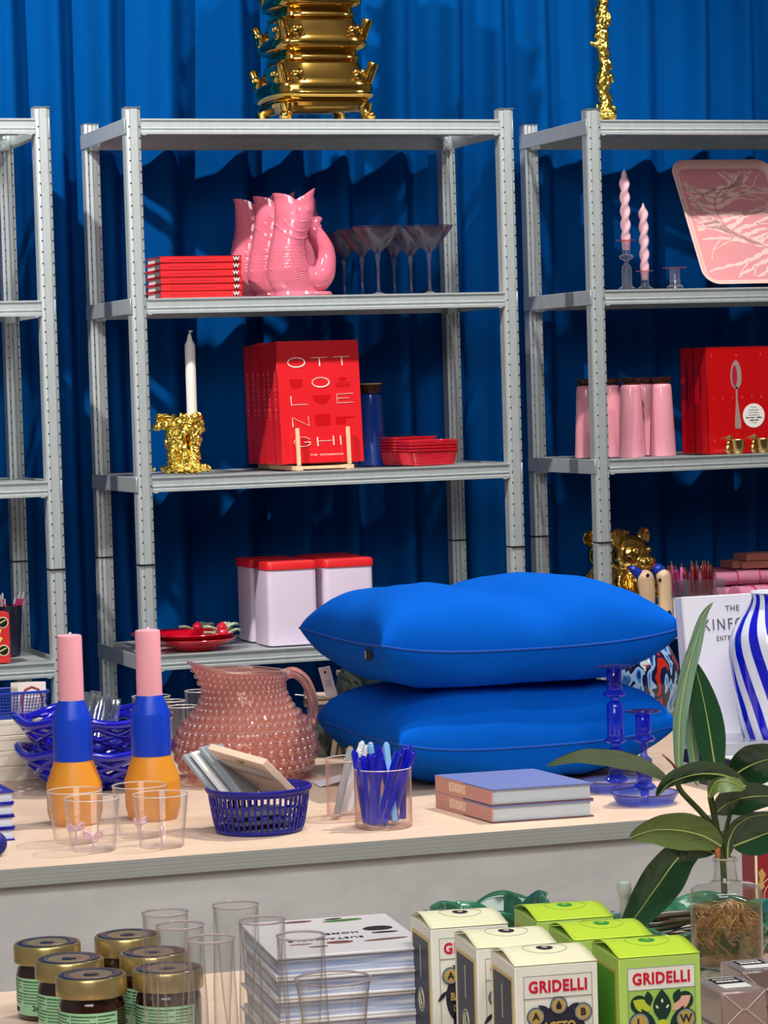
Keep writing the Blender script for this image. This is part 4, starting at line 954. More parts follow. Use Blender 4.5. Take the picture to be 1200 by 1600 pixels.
PLUM = mat('plum_barrel', '#8e2a5a', 0.25, coat=.3); PINKB = mat('pink_barrel', '#d65a9a', 0.25, coat=.3); WINE = mat('wine_barrel', '#6a0e1c', 0.2, coat=.3)
penbox(1053, 1077, 0.06, 'small white box packed with plum and pink pens, beside the wooden figurine', [PINKB, PLUM], 7, ('pink or plum', 'left hand'), 'pink and plum pens')
penbox(1079, 1134, 0.03, 'white box packed with dark red pens, left of the pink towels', [WINE], 9, ('dark wine red', 'right hand'), 'dark red pens')
TOW = mat('pink_terry', '#e58fb0', 0.95, bump=1.0, bscale=1200); TOW2 = mat('bright_pink_terry', '#ff9cc4', 0.95, bump=1.0, bscale=1200); STR = mat('berry_stripe', '#c22a5e', 0.9)
tx0 = px_x(1130, 0.1, Z[3])
def towel(label, c, w_, d_, h_, m, roll=False):
    t = thing('folded_towel', label, 'towel', c, 0, 'pink folded towels')
    mb = MB()
    P = [(cos(a) * h_ / 2 * 1.0 + (d_ / 2 - h_ / 2) * (1 if cos(a) > 0 else -1), sin(a) * h_ / 2 + h_ / 2) for a in [2 * pi * i / 28 for i in range(28)]]
    n = 24; mb.grid(lambda u, v: ((v - 0.5) * w_, P[int(u * 28) % 28][0] + 0.0015 * sin(v * 40), P[int(u * 28) % 28][1] * (0.97 + 0.03 * sin(v * 17 + u * 6))), 28, n, cu=True)
    for j in (0, n): mb.f.append(tuple(j * 28 + i for i in range(28))); mb.mi.append(0)
    mb.build('terry_cloth', m, t, True, 60)
    for u in (-0.28, -0.05, 0.2): 
        mb = MB(); Q = [(u * w_, a * 1.012, (b_ - h_ / 2) * 1.03 + h_ / 2) for a, b_ in P]; mb.tube(Q, 0.0014, 6, closed=True); mb.build('stripe', STR, t)
for i, (dz, lab) in enumerate(((0.0, 'bottom'), (0.0372, 'middle'), (0.0744, 'top'))):
    towel('dusty pink towel with berry stripes, %s of the stack behind the pens' % lab, (tx0 + 0.135, 0.22, Z[3] + dz), 0.26, 0.16, 0.036, TOW)
towel('bright pink rolled towel with berry stripes, in front of the towel stack', (px_x(1165, 0.04, Z[3]) + 0.075, 0.055, Z[3] + 0.034), 0.19, 0.07, 0.044, TOW2)
towel('bright pink towel lying under the rolled one', (px_x(1160, 0.04, Z[3]) + 0.075, 0.06, Z[3]), 0.19, 0.09, 0.033, TOW2)
SAL = mat('salmon_box', '#b5705f', 0.35, coat=.3)
for i, (px, y_, z_, d) in enumerate(((1150, 0.17, 0.1125, 'left one, half hidden'), (1166, 0.14, 0.1125, 'lower of the right pair'), (1172, 0.145, 0.1305, 'upper of the right pair'))):
    w_ = 0.11 if i else 0.07
    t = thing('soap_carton', 'flat salmon coloured carton on the pink towels, ' + d, 'carton', (px_x(px, y_, Z[3] + z_) + w_ / 2, y_ + 0.05, Z[3] + z_), -0.1, 'salmon cartons')
    mb = MB(); mb.box((0, 0, 0.009), (w_, 0.09, 0.017), 0.001); mb.build('carton_body', SAL, t)
    mb = MB(); mb.box((0.005, 0, 0.0177), (w_ * .7, 0.06, 0.0006)); mb.build('label_panel', mat('salmon_label', '#c98473', 0.4), t)

# ------------------------------------------------------------ left unit, third bay
x_ = px_x(17, 0.03, Z[3])
t = thing('beetle_box', 'red card box with yellow and black beetle roundels, at the left edge of the photo', 'box', (x_ - 0.045, 0.07, Z[3]))
mb = MB(); mb.box((0, 0, 0.0555), (0.092, 0.07, 0.111), 0.001); mb.build('carton_body', mat('tomato_card', '#cf2f33', 0.4), t)
YEL = mat('pale_yellow_print', '#e9d77a', 0.5)
for z_ in (0.028, 0.090):
    mb = MB(); mb.prism(circ(0.031, z_, 0.0125, 24), 0.0006, None, 'y', -0.0356); mb.build('roundel', mat('pale_print', '#ece3b4', 0.5), t)
    mb = MB(); mb.prism(circ(0.031, z_, 0.0105, 24), 0.0006, None, 'y', -0.0360); mb.build('roundel_centre', BLACK, t)
    mb = MB(); mb.prism([(0.023, z_ - 0.003), (0.037, z_ + 0.004), (0.037, z_ + 0.0065), (0.023, z_)], 0.0004, None, 'y', -0.0364); mb.build('roundel_stripe', YEL, t)
mb = MB(); mb.prism([(-0.03, 0.04), (0.02, 0.042), (0.03, 0.055), (0.022, 0.060), (0.028, 0.075), (0.012, 0.072), (0.004, 0.082), (-0.03, 0.08)], 0.0006, None, 'y', -0.0358); mb.build('flame_print', YEL, t)
xg = px_x(19, 0.2, Z[3])
t = thing('tin_bucket', 'dark violet bucket full of pink stirrers behind the red box', 'bucket', (xg - 0.01, 0.23, Z[3]))
mb = MB(); mb.lathe([(0, 0), (0.035, 0), (0.043, 0.112), (0.0445, 0.114), (0.042, 0.113), (0.034, 0.004), (0, 0.004)], 32); mb.build('bucket_wall', mat('dark_violet', '#1d1c3c', 0.3, coat=.3), t)
rnd = random.Random(5)
HOT = mat('hot_pink', '#e01a6a', 0.35)
for i in range(8):
    a = rnd.random() * 6.28; r0 = 0.03 * rnd.random(); pen('pink stirrer with white tip in the dark violet bucket', (xg - 0.01 + r0 * cos(a) * .6, 0.23 + r0 * sin(a) * .6, Z[3] + 0.01), (xg - 0.006 + (r0 + .012) * cos(a) + .01, 0.23 + (r0 + .01) * sin(a), Z[3] + rnd.uniform(0.125, 0.145)), HOT, WHITE, 'pink stirrers', 0.004, 'stirrer')
# ------------------------------------------------------------ middle table: cushions
def cushion(label, xl, xr, yf, dep, zc, up, dn, seed, valley=None, zmin=None, zmax=None):
    hx, hy = (xr - xl) / 2, dep / 2; cx, cy = (xl + xr) / 2, yf + dep / 2; zb = TT
    t = thing('cushion', label, 'cushion', (cx, cy, zb), 0, 'blue cushions')
    def outline(a, b_):
        px_ = 1 - 0.05 * (1 - b_ ** 2); py_ = 1 - 0.07 * (1 - a ** 2)
        return hx * a * px_, hy * b_ * py_
    def surf(sgn):
        T = up if sgn > 0 else dn
        def f(u, v):
            a = sin((u - .5) * pi) if True else 0; b_ = sin((v - .5) * pi); x, y = outline(a, b_)
            h_ = T * (max(0, 1 - abs(a) ** 3.6) ** 0.42) * (max(0, 1 - abs(b_) ** 3.4) ** 0.42)
            w_ = 0.010 * noise.noise(Vector((a * 1.6 + seed, b_ * 1.6, sgn))) + 0.0030 * noise.noise(Vector((a * 6, b_ * 4 + seed, sgn)))
            if valley and sgn > 0: h_ *= 1 - valley[1] * exp(-((a - valley[0] + 0.25 * b_) / 0.22) ** 2)
            z = zc + sgn * (h_ + w_ * min(1, h_ / 0.03)) + 0.008 * (a * a) * (b_ * b_) + 0.012 * (abs(a) ** 4) * 1.0
            if zmin is not None and z < zmin: z = zmin + (z - zmin) * 0.04
            if zmax is not None and z > zmax: z = zmax + (z - zmax) * 0.03
            return (x, y, max(z, 0.0005))
        return f
    mb = MB(); mb.grid(surf(1), 72, 60); mb.grid(surf(-1), 72, 60)
    me = mb.build('cushion_cover', BLUECLOTH, t, True, 70)
    bm = bmesh.new(); bm.from_mesh(me.data); bmesh.ops.remove_doubles(bm, verts=bm.verts, dist=0.0006); bmesh.ops.recalc_face_normals(bm, faces=bm.faces); bm.to_mesh(me.data); bm.free()
    pts = []; N = 40
    for k in range(N): pts.append((-1 + 2 * k / N, -1))
    for k in range(N): pts.append((1, -1 + 2 * k / N))
    for k in range(N): pts.append((1 - 2 * k / N, 1))
    for k in range(N): pts.append((-1, 1 - 2 * k / N))
    Q = []
    for a, b_ in pts:
        x, y = outline(a, b_); Q.append((x, y, zc + 0.008 * a * a * b_ * b_ + 0.012 * abs(a) ** 4))
    mb = MB(); mb.tube(Q, 0.0022, 6, closed=True); mb.build('piped_seam', mat('darker_blue_wool', '#074ba8', 0.9), t, True, 180)
    mb = MB(); x, y = outline(-1, -0.62); mb.at((x - 0.001, y, zc + 0.008), ry=0.0); mb.box((-0.002, 0, -0.008), (0.0014, 0.030, 0.017), 0.0003); mb.at(); lb = mb.build('woven_label', mat('black_ribbon', '#0b0c10', 0.7), t)
    mb = MB(); mb.text('HAY', 0.006, (x - 0.0045, y + 0.009, zc), face='-x', ext=0.0002, rot=pi / 2); mb.build('label_lettering', WHITE, lb)
    return t
yf = -2.17
cushion('large royal blue cushion, lower of the stacked pair, squashed flat on the table', PY(625, 1184, yf).x, PY(1060, 1150, yf).x, yf, 0.41, 0.062, 0.096, 0.066, 3.0, None, None, 0.152)
z1 = PY(597, 1030, yf).z - TT
cushion('large royal blue cushion, upper of the stacked pair, with a dip in its top', PY(597, 1030, yf).x, PY(1068, 1000, yf).x, yf, 0.41, z1, 0.100, 0.072, 8.0, (-0.12, 0.22), 0.157)

# ------------------------------------------------------------ candles and tumblers
CPINK = mat('candle_pink', '#f5a9b6', 0.5, sss=0.25); CBLUE = mat('candle_blue', '#0a3fc8', 0.38, sss=0.05); CORG = mat('candle_orange', '#e0932c', 0.42, sss=0.15)
def pillar(label, px, py, dz=0):
    p = PZ(px, py, TT); k = mpp(p); t = thing('pillar_candle', label, 'candle', p, 0, 'three colour pillar candles')
    for n_, m_, P in (('orange_wax', CORG, [(0, 0), (36, 0), (38, 3), (43, 20), (43.5, 60), (43, 64), (31, 98), (30.5, 100), (0, 100)]), ('blue_wax', CBLUE, [(0, 100), (30.8, 100), (31, 104), (31, 164), (30.5, 167), (21, 192), (20.3, 194), (0, 194)]), ('pink_wax', CPINK, [(0, 194), (20.3, 194), (20, 200), (19.6, 292), (18.8, 295), (16, 296), (6, 294), (0, 294)])):
        mb = MB(); mb.lathe([(a * k, b_ * k) for a, b_ in P], 48); mb.build(n_, m_, t, True, 35)
    mb = MB(); mb.tube([(0, 0, 292 * k), (0.0005, 0, 298 * k), (0.003, 0, 299 * k)], 0.0014, 8); mb.build('wick', WHITE, t)
pillar('tall candle in pink, blue and orange wax, the left of the two', 118, 1287)
pillar('tall candle in pink, blue and orange wax, the right of the two', 240, 1279)
TUMG = thin_glass('tumbler_glass', '#ffffff', '#e6e2e2', 1.0, 0, 0.003, 0.35, '#f4eeee'); BOWG = mat('pink_glass_bow', '#e3b3c6', 0.15, coat=0.5)
def tumbler():
    t = thing('tumbler', 'x', 'glass', (0, 0, 0), 0, 'clear tumblers with glass bows'); k = 0.00087
    mb = MB(); mb.lathe([(a * k, b_ * k) for a, b_ in [(0, 0), (33, 0), (35, 2), (35.5, 5), (44.2, 83), (43.8, 84), (43.2, 83), (34.3, 6), (33, 4), (0, 4)]], 56); gl = mb.build('glass_wall', TUMG, t, True, 50)
    mb = MB(); mb.tube([(43.8 * k * cos(2 * pi * i / 48), 43.8 * k * sin(2 * pi * i / 48), 83.8 * k) for i in range(48)], 0.8 * k, 6, closed=True); mb.build('rim', mat('rim_glass', '#dcd6d6', 0.1, coat=0.6), gl)
    for g in (-1, 1):
        mb = MB(); mb.tube(catm([(0, 0, 20 * k), (g * 7 * k, 0, 27 * k), (g * 13 * k, 0, 30 * k), (g * 13 * k, 0, 23 * k), (g * 6 * k, 0, 20 * k), (0, 0, 20 * k)], 4), 1.5 * k, 8, flat=1.6); mb.build('bow_loop', BOWG, t)
    mb = MB(); mb.tube([(0, 0, 4 * k), (0.5 * k, 0, 12 * k), (0, 0, 20 * k)], [2.4 * k, 1.4 * k, 1.8 * k], 8); mb.ball((0, 0, 20 * k), 3 * k, 10, 8); mb.build('bow_stem', BOWG, t)
    return t
tm = tumbler()
for i, (px, py, d) in enumerate(((146, 1329, 'front left, tip of the left pair'), (119, 1316, 'back left, in front of the left candle'), (220, 1307, 'back right, in front of the right candle'), (253, 1323, 'front right of the four'))):
    o = tm if i == 0 else dup(tm, (0, 0, 0)); o.location = PZ(px, py, TT); o.rotation_euler = (0, 0, 0.5 * i - .4); o['label'] = 'clear tumbler with pink bow, ' + d

# ------------------------------------------------------------ blue slotted basket with notepads
NAVY = mat('navy_plastic', '#1a1a8e', 0.4)
pb = PZ(406, 1298, TT); kb = mpp(pb)
def wall(r0, r1, h_, th, nseg, rows, sk, m, t, name='slotted_wall'):
    def rr(v): return r0 + (r1 - r0) * (v ** 0.6)
    mb = MB(); mb.grid(lambda u, v: (rr(v) * cos(2 * pi * u), rr(v) * sin(2 * pi * u), h_ * v), nseg, rows, cu=True, skip=sk)
    o = mb.build(name, m, t, True, 60); md = o.modifiers.new('t', 'SOLIDIFY'); md.thickness = th; md.offset = -1; return o
t = thing('slotted_basket', 'round navy blue plastic basket with slotted sides, filled with notepads', 'basket', pb)
wall(66 * kb, 80 * kb, 66 * kb, 0.0022, 144, 30, lambda i, j: (i % 3 != 0) and (i // 3 % 2 == 0 and (3 <= j <= 11 or 14 <= j <= 26) or (i // 3 % 2 == 1 and (3 <= j <= 18 or 21 <= j <= 26))), NAVY, t)
mb = MB(); mb.lathe([(0, 0), (58 * kb, 0), (66.5 * kb, 3 * kb), (64 * kb, 4 * kb), (0, 2.2 * kb)], 64); mb.build('base', NAVY, t)
mb = MB(); mb.lathe([(79 * kb, 63 * kb), (82 * kb, 64 * kb), (84 * kb, 68 * kb), (83 * kb, 71 * kb), (79 * kb, 71.5 * kb), (78 * kb, 68 * kb), (79 * kb, 63 * kb)], 72); mb.build('rim', NAVY, t, True, 50)
def slab(name, label, cat, P, A, B, th, m, group=None, sub=None):
    """flat object: P corner, A and B edge vectors (world), th thickness"""
    P, A, B = Vector(P), Vector(A), Vector(B); N = A.cross(B).normalized(); Bn = N.cross(A).normalized(); X = A.normalized()
    t = thing(name, label, cat, P, 0, group); M3 = Matrix((X, Bn, N)).transposed(); t.rotation_mode = 'QUATERNION'; t.rotation_quaternion = M3.to_quaternion()
    mb = MB(); mb.box((A.length / 2, B.length / 2, -th / 2), (A.length, B.length, th), min(0.0008, th / 4)); mb.build('body', m, t)
    return t, A.length, B.length
Y0 = pb.y
PADC = mat('notepad_cream', '#f3d9c0', 0.6); PADB = mat('notepad_band', '#e2dbd0', 0.6)
def P3(px, py, y): return PY(px, py, y)
D0 = (pb - CAM).dot(FWD)
def vpx(a, b_, c): return (RGT * a - UPV * b_ + FWD * c) * kb
TL = PD(325, 1171, D0 - 0.010); Av = vpx(90, 18, -75); Bv = vpx(60, 74, 92)
Bv = Bv.normalized() * 0.112; P0 = TL + Bv
t, lw, lb_ = slab('notepad', 'cream notepad with a small bird drawing, standing in the navy slotted basket', 'notepad', P0, Av, -Bv, 0.010, PADC)
mb = MB(); mb.box((lw / 2, lb_ * 0.70, 0.0005), (lw * 0.995, lb_ * 0.13, 0.0006)); mb.build('paper_band', PADB, t)
mb = MB(); mb.tube([(lw * .45, lb_ * .90, 0.0004), (lw * .52, lb_ * .885, 0.0006), (lw * .56, lb_ * .895, 0.0006), (lw * .60, lb_ * .915, 0.0004)], [0.0008, 0.002, 0.0026, 0.0006], 8, flat=.3); mb.build('bird_print', mat('olive_print', '#8a8a2e', 0.6), t)
for q in (0.80, 0.62, 0.59, 0.56):
    mb = MB(); mb.box((lw * .5, lb_ * q, 0.0004), (lw * .8, 0.0007, 0.0004)); mb.build('ruled_line', mat('grey_line', '#c9a993', 0.6), t)
CLP = thin_glass('cellophane', '#f2f5f8', '#b8c0ca', 2.5, 0.05, 0.04, 0.3, '#e9eef4')
ACR = mat('crystal_pack', '#b9c3cc', 0.12, trans=0.35, coat=0.6)
GRYP = mat('grey_pack', '#9aa0a8', 0.15, coat=.5)
for i, (tx, ty, m_, d, c) in enumerate(((277, 1184, ACR, 'leftmost', 10), (290, 1180, WHITE, 'second from left', 6), (303, 1172, ACR, 'third from left', 4), (313, 1172, GRYP, 'next to the cream pad', 10))):
    q1 = PD(tx, ty, D0 - 0.018 + 0.004 * i); Bp = vpx(66, 66, 0).normalized() * 0.088; Ap = vpx(22, -2, 50)
    slab('pen_pack', 'clear cellophane stationery pack in the navy slotted basket, ' + d, 'stationery pack', q1 + Bp, Ap, -Bp, 0.0055, m_, 'cellophane packs in the basket')
for i in range(3):
    q0 = P3(360 + i * 12, 1285 - 12 * i, Y0 - 0.02); slab('notepad', 'grey notepad lying low inside the navy slotted basket', 'notepad', Vector((pb.x - 0.045, pb.y - 0.035, TT + 0.006 + 0.012 * i)), Vector((0.09, 0.004 * i, 0)), Vector((0, 0.07, 0)), 0.005, mat('slate_cover', '#6e7680', 0.5), 'grey notepads in the basket')

# ------------------------------------------------------------ pen glasses
CUPG = thin_glass('rose_rimmed_glass', '#fffdfc', '#f0d2c8', 1.0, 0, 0.01, 0.5, '#f2d6cd')
def pencup(px, py, label):
    p = PZ(px, py, TT); k = mpp(p); t = thing('pen_glass', label, 'glass', p, 0, 'glasses holding pens')
    mb = MB(); mb.lathe([(a * k, b_ * k) for a, b_ in [(0, 0), (41, 0), (44.5, 3), (45, 6), (45, 92), (44.5, 93), (44, 92), (43.8, 6), (40, 3), (0, 3)]], 56); g_ = mb.build('glass_wall', CUPG, t, True, 50)
    mb = MB(); mb.tube([(44.5 * k * cos(2 * pi * i / 48), 44.5 * k * sin(2 * pi * i / 48), 92.8 * k) for i in range(48)], 0.8 * k, 6, closed=True); mb.build('rim', mat('rose_rim', '#e6cdc6', 0.1, coat=.6), g_)
    return p, k
p1, k1 = pencup(600, 1292, 'clear glass crammed with dark blue faceted pens, in front')
p2, k2 = pencup(556, 1277, 'clear glass holding white and transparent pens, behind the blue pens')
MBL = mat('ultramarine_pen', '#1119b8', 0.25, coat=.4); LBL = mat('sky_blue_pen', '#7fb6e6', 0.35); WPN = mat('milky_pen', '#e4e9ee', 0.25, coat=.3); CPN = mat('transparent_pen', '#cdd6da', 0.1, trans=0.5, coat=.5); GLD = mat('pen_gold', '#e0be62', 0.3, 0.6)
def hexpen(p, k, tx, ty, bx_, by_, m, label, group, dt=0.0, db=0.0, r_=5.6, tipm=None):
    T = PY(tx, ty, p.y + dt); B = PY(bx_, by_, p.y + db); B.z = max(B.z, TT + 0.006 + r_ * k * .3)
    # keep the foot inside the glass
    v = Vector((B.x - p.x, B.y - p.y, 0))
    if v.length > 0.038 - r_ * k: v = v.normalized() * (0.038 - r_ * k); B.x = p.x + v.x; B.y = p.y + v.y
    d = T - B; L = d.length; t = thing('pen', label, 'pen', B, 0, group); t.rotation_mode = 'QUATERNION'; t.rotation_quaternion = d.to_track_quat('Z', 'Y')
    mb = MB(); mb.lathe([(0, 0), (r_ * k * .8, 0), (r_ * k, 0.002), (r_ * k, L - 0.004), (r_ * k * .9, L - 0.003), (0, L - .003)], 8); mb.build('barrel', m, t, False)
    mb = MB(); mb.lathe([(0, L - .004), (r_ * k * .62, L - 0.004), (r_ * k * .62, L), (0, L)], 8); mb.build('end_button', tipm or m, t, False)
    mb = MB(); mb.box((0, -r_ * k, L - 0.022), (0.0022, 0.0016, 0.03), 0.0004); mb.build('clip', m, t)
FP = [(553, 1172, 572, 1287, 0.02, 0.0), (561, 1184, 578, 1290, -0.01, -0.01), (567, 1181, 566, 1288, 0.01, -0.02), (584, 1177, 575, 1290, -0.02, -0.03), (594, 1181, 583, 1290, -0.025, -0.02), (622, 1172, 590, 1291, -0.02, -0.03), (627, 1176, 598, 1286, 0.0, 0.0), (633, 1166, 604, 1288, 0.01, 0.01), (640, 1164, 600, 1290, 0.02, -0.02), (647, 1173, 612, 1284, 0.0, 0.0), (590, 1165, 620, 1288, 0.02, 0.0), (629, 1172, 634, 1288, 0.02, 0.01), (576, 1178, 590, 1288, 0.015, 0.02)]
for tx, ty, bx_, by_, dt, db in FP: hexpen(p1, k1, tx, ty, bx_, by_, MBL, 'dark ultramarine faceted pen in the front pen glass', 'ultramarine pens in the front glass', dt, db)
hexpen(p1, k1, 603, 1160, 617, 1290, LBL, 'pale sky blue pen in the front glass, leaning left', None, 0.03, -0.01)
hexpen(p1, k1, 578, 1162, 596, 1286, LBL, 'pale sky blue pen upright among the blue pens in the front glass', None, 0.02, 0.01)
hexpen(p2, k2, 548, 1166, 522, 1275, CPN, 'transparent pen with gold end, leaning in the rear glass', None, 0.0, -0.01, tipm=GLD)
for tx, ty, bx_, by_, dt, db in ((567, 1158, 528, 1274, 0.01, 0.0), (572, 1164, 545, 1274, 0.02, 0.01), (580, 1160, 550, 1276, 0.03, 0.02), (562, 1172, 536, 1272, -0.01, 0.02)):
    hexpen(p2, k2, tx, ty, bx_, by_, WPN, 'milky white pen in the rear pen glass', 'white pens in the rear glass', dt, db, 5.2)

# ------------------------------------------------------------ restaurant books
c0, cL, cR = PZ(769, 1287, TT), PZ(681, 1262, TT), PZ(928, 1276, TT)
wbk = (cR - c0).length; dbk = (cL - c0).length; rz = atan2((cR - c0).y, (cR - c0).x)
LAV = mat('lavender_cover', '#6f7bb4', 0.5, bump=.2, bscale=600); SPN = mat('salmon_spine', '#cf968c', 0.55, bump=.2, bscale=600); BPG = mat('blueish_pages', '#c3ccd4', 0.5, var=0.2, vscale=700, stretch=(0.03, 0.03, 1))
for i in range(2):
    hb = 0.0245; t = thing('coffee_table_book', 'x', 'book', c0 + Vector((0, 0, i * hb)), rz, 'lavender restaurant books')
    t['label'] = 'lavender book with a salmon spine lettered Restaurants, %s of the two' % ('lower' if i == 0 else 'upper')
    a2 = atan2((cL - c0).y, (cL - c0).x) - rz; sk = cos(a2) * dbk; dd = sin(a2) * dbk
    mb = MB(); mb.prism([(0, 0), (wbk, 0), (wbk + sk, dd), (sk, dd)], 0.0022, None, 'z', 0.0); mb.build('back_cover', mat('plum_board', '#6a4a52', 0.6), t)
    mb = MB(); mb.prism([(0, 0), (wbk, 0), (wbk + sk, dd), (sk, dd)], 0.0022, None, 'z', hb - 0.0024); mb.build('front_cover', LAV, t)
    mb = MB(); mb.prism([(0, 0.0005), (0.002, 0.0005), (0.002 + sk, dd - .0005), (sk, dd - .0005)], hb - 0.0008, None, 'z', 0.0003); mb.build('spine', SPN, t)
    mb = MB(); mb.prism([(0.002, 0.003), (wbk - 0.004, 0.003), (wbk - 0.004 + sk, dd - .003), (sk + 0.002, dd - .003)], hb - 0.0046, None, 'z', 0.0022); mb.build('pages', BPG, t)
    a3 = atan2(dd, sk); mb = MB(); mb.text('RESTAURANTS', 0.0185, (0, 0, 0), face='-x', ext=0.0003, sx=0.44, bold=0.0003)
    M = Matrix.Translation((sk * 0.60 - 0.0004, dd * 0.60, hb / 2)) @ Matrix.Rotation(a3 - pi / 2, 4, 'Z'); mb.v = [M @ v for v in mb.v]; mb.build('spine_lettering', mat('pale_gold_foil', '#ecd2b4', 0.4), t)

# ------------------------------------------------------------ blue glass candlesticks
BG = thin_glass('cobalt_glass', '#a3b4fa', '#1c34d8', 1.8, 0, 0.05, 0.25, '#2038e0'); BGD = thin_glass('cobalt_dark_edge', '#b4aad6', '#6a3a7c', 1.6, 0, 0.08, 0.4, '#3a3070')
def bstick(px, py, label, P, disk_y, s=1.0):
    p = PZ(px, py, TT); k = mpp(p) * s; t = thing('glass_candlestick', label, 'candlestick', p, 0, 'cobalt glass candlesticks')
    mb = MB(); mb.lathe([(a * k, b_ * k) for a, b_ in P], 40); mb.build('stem', BG, t, True, 50)
    mb = MB(); mb.lathe([(a * k, b_ * k) for a, b_ in [(12, disk_y), (27, disk_y + 1.5), (28.5, disk_y + 2.5), (27, disk_y + 3.5), (10, disk_y + 2.2)]], 48); mb.build('rim_disk', BGD, t, True, 50)
    mb = MB(); mb.lathe([(a * k, b_ * k) for a, b_ in [(0, 0), (40, 0), (44, 2), (53, 17), (53.8, 18.5), (52.6, 18), (43, 4), (40, 2), (0, 2)]], 56); sa = mb.build('saucer', thin_glass('pale_cobalt', '#ccd6f6', '#4a60d0', 1.6, 0, 0.08, 0.3, '#8098e8'), t, True, 50)
    mb = MB(); mb.tube([(53.2 * k * cos(2 * pi * i / 56), 53.2 * k * sin(2 * pi * i / 56), 18.3 * k) for i in range(56)], 0.9 * k, 6, closed=True); mb.build('dark_rim', mat('plum_rim', '#43204a', 0.15, coat=.5), sa)
seg1 = lambda y0, y1, r_: [(r_ - 1, y0), (r_, y0 + 2), (r_, y1 - 2), (r_ - 2, y1)]
def ringp(y, r_): return [(7, y - 5), (r_ - 4, y - 4), (r_, y), (r_ - 4, y + 5), (8, y + 6)]
bstick(1008, 1256, 'short cobalt blue glass candlestick in its saucer, in front of the tall one', [(0, 2), (7, 2), (6, 8)] + ringp(27, 18) + seg1(34, 72, 12.5) + [(6, 76)] + [(5, 82)] + ringp(106 - 4, 19) + seg1(108, 142, 12) + [(11, 144), (10.5, 142), (10.5, 110), (0, 108)], 143)
bstick(964, 1236, 'tall cobalt blue glass candlestick in its saucer, beside the cushions', [(0, 2), (7, 2), (6, 6)] + ringp(18, 18) + seg1(25, 66, 12.5) + [(6, 70)] + ringp(80, 18) + seg1(86, 138, 13) + [(6, 142)] + ringp(152, 19) + seg1(158, 192, 12) + [(11, 194), (10.5, 192), (10.5, 160), (0, 158)], 193)

# ------------------------------------------------------------ hobnail jug
pj = PZ(386, 1218, TT); kj = mpp(pj)
t = thing('hobnail_jug', 'big pink glass jug covered in round hobnails, with a looped handle', 'jug', pj)
PG = thin_glass('pink_hobnail_glass', '#fdeeea', '#e39a8c', 5.0, 0.0, 0.05, 0.4, '#ffd9d0')
JP = [(0, 62), (8, 80), (22, 96), (42, 105), (62, 106), (82, 99), (98, 86), (112, 73), (128, 64), (144, 60), (160, 62), (172, 65)]
def jr(h_):
    for (a, b_), (c, d) in zip(JP, JP[1:]):
        if h_ <= c: return b_ + (d - b_) * (h_ - a) / (c - a)
    return JP[-1][1]
def jpt(th, h_, off=0):
    c, s_ = cos(th), sin(th); f = max(0, (h_ - 135) / 37); sp = max(0, -c) ** 4
    r_ = jr(h_) + off; x = r_ * c - sp * f * 22; y = r_ * s_ * (1 - 0.08 * f); z = h_ + f * (sp * 16 - 6 * max(0, c))
    return Vector((x * kj, y * kj, z * kj))
mb = MB(); mb.grid(lambda u, v: jpt(2 * pi * u, 172 * v), 72, 40, cu=True); mb.grid(lambda u, v: jpt(2 * pi * u, 172 - 150 * v, -4), 72, 30, cu=True)
o = mb.build('jug_body', thin_glass('pink_jug_wall', '#f7dcd5', '#e0a195', 1.5, 0, 0.20, 0.35, '#ffcbbf'), t, True, 70)
mb = MB(); row = 0; h_ = 9.5
while h_ < 166:
    r_ = jr(h_); hr = 8.2 if h_ < 50 else (8.2 - (h_ - 50) / 116 * 4.4); n = int(2 * pi * r_ / (hr * 2.02))
    for i in range(n):
        th = 2 * pi * (i + 0.5 * (row % 2)) / n; p = jpt(th, h_, hr * 0.35); mb.ball(p, hr * kj * 0.98, 12, 8)
    h_ += hr * 1.72; row += 1
mb.build('hobnails', PG, t, True, 180)['kind'] = 'stuff'
mb = MB(); rim = [jpt(2 * pi * i / 64, 172) for i in range(64)]; mb.tube(rim, 3.2 * kj, 8, closed=True); mb.build('folded_rim', PG, t, True, 180)
mb = MB(); H = catm([(56, 0, 150), (66, 0, 160), (82, 0, 163), (98, 0, 152), (108, 0, 132), (112, 0, 108), (108, 0, 82), (98, 0, 62)], 5)
mb.tube([(a * kj, b_ * kj, c * kj) for a, b_, c in H], [7 * kj] * 6 + [6.5 * kj] * (len(H) - 12) + [8 * kj] * 6, 14, flat=1.4); mb.build('handle', mat('pink_handle_glass', '#f2b4aa', 0.06, trans=0.8, coat=0.6), t, True, 180)

# ------------------------------------------------------------ lattice bowls
LAT = mat('cobalt_glaze', '#1212b4', 0.12, coat=0.7)
def lattice():
    t = thing('lattice_bowl', 'x', 'bowl', (0, 0, 0), 0, 'cobalt lattice bowls'); R0, R1, H_ = 0.060, 0.122, 0.058
    def sp(th, v): r_ = R0 + (R1 - R0) * v ** 0.62; return (r_ * cos(th), r_ * sin(th), 0.005 + H_ * v + 0.005 * sin(5 * th) * v)
    for dr in (-1, 1):
        for i in range(12):
            mb = MB(); mb.tube([sp(2 * pi * i / 12 + dr * v / 12 * 1.5, v / 12) for v in range(13)], 0.0062, 8, flat=0.7)
            mb.build('woven_strand', LAT, t, True, 180)
    mb = MB(); mb.tube([sp(2 * pi * i / 80, 1.02) for i in range(80)], 0.0068, 8, closed=True); mb.build('rim', LAT, t, True, 180)
    mb = MB(); mb.lathe([(0, 0), (0.056, 0), (0.06, 0.006), (0.055, 0.012), (0, 0.008)], 40); mb.build('base', LAT, t)
    return t
pl = PZ(150, 1228, TT); lt = lattice(); lt.location = pl; lt['label'] = 'glossy cobalt blue open lattice bowl, lower of the stacked pair behind the candles'
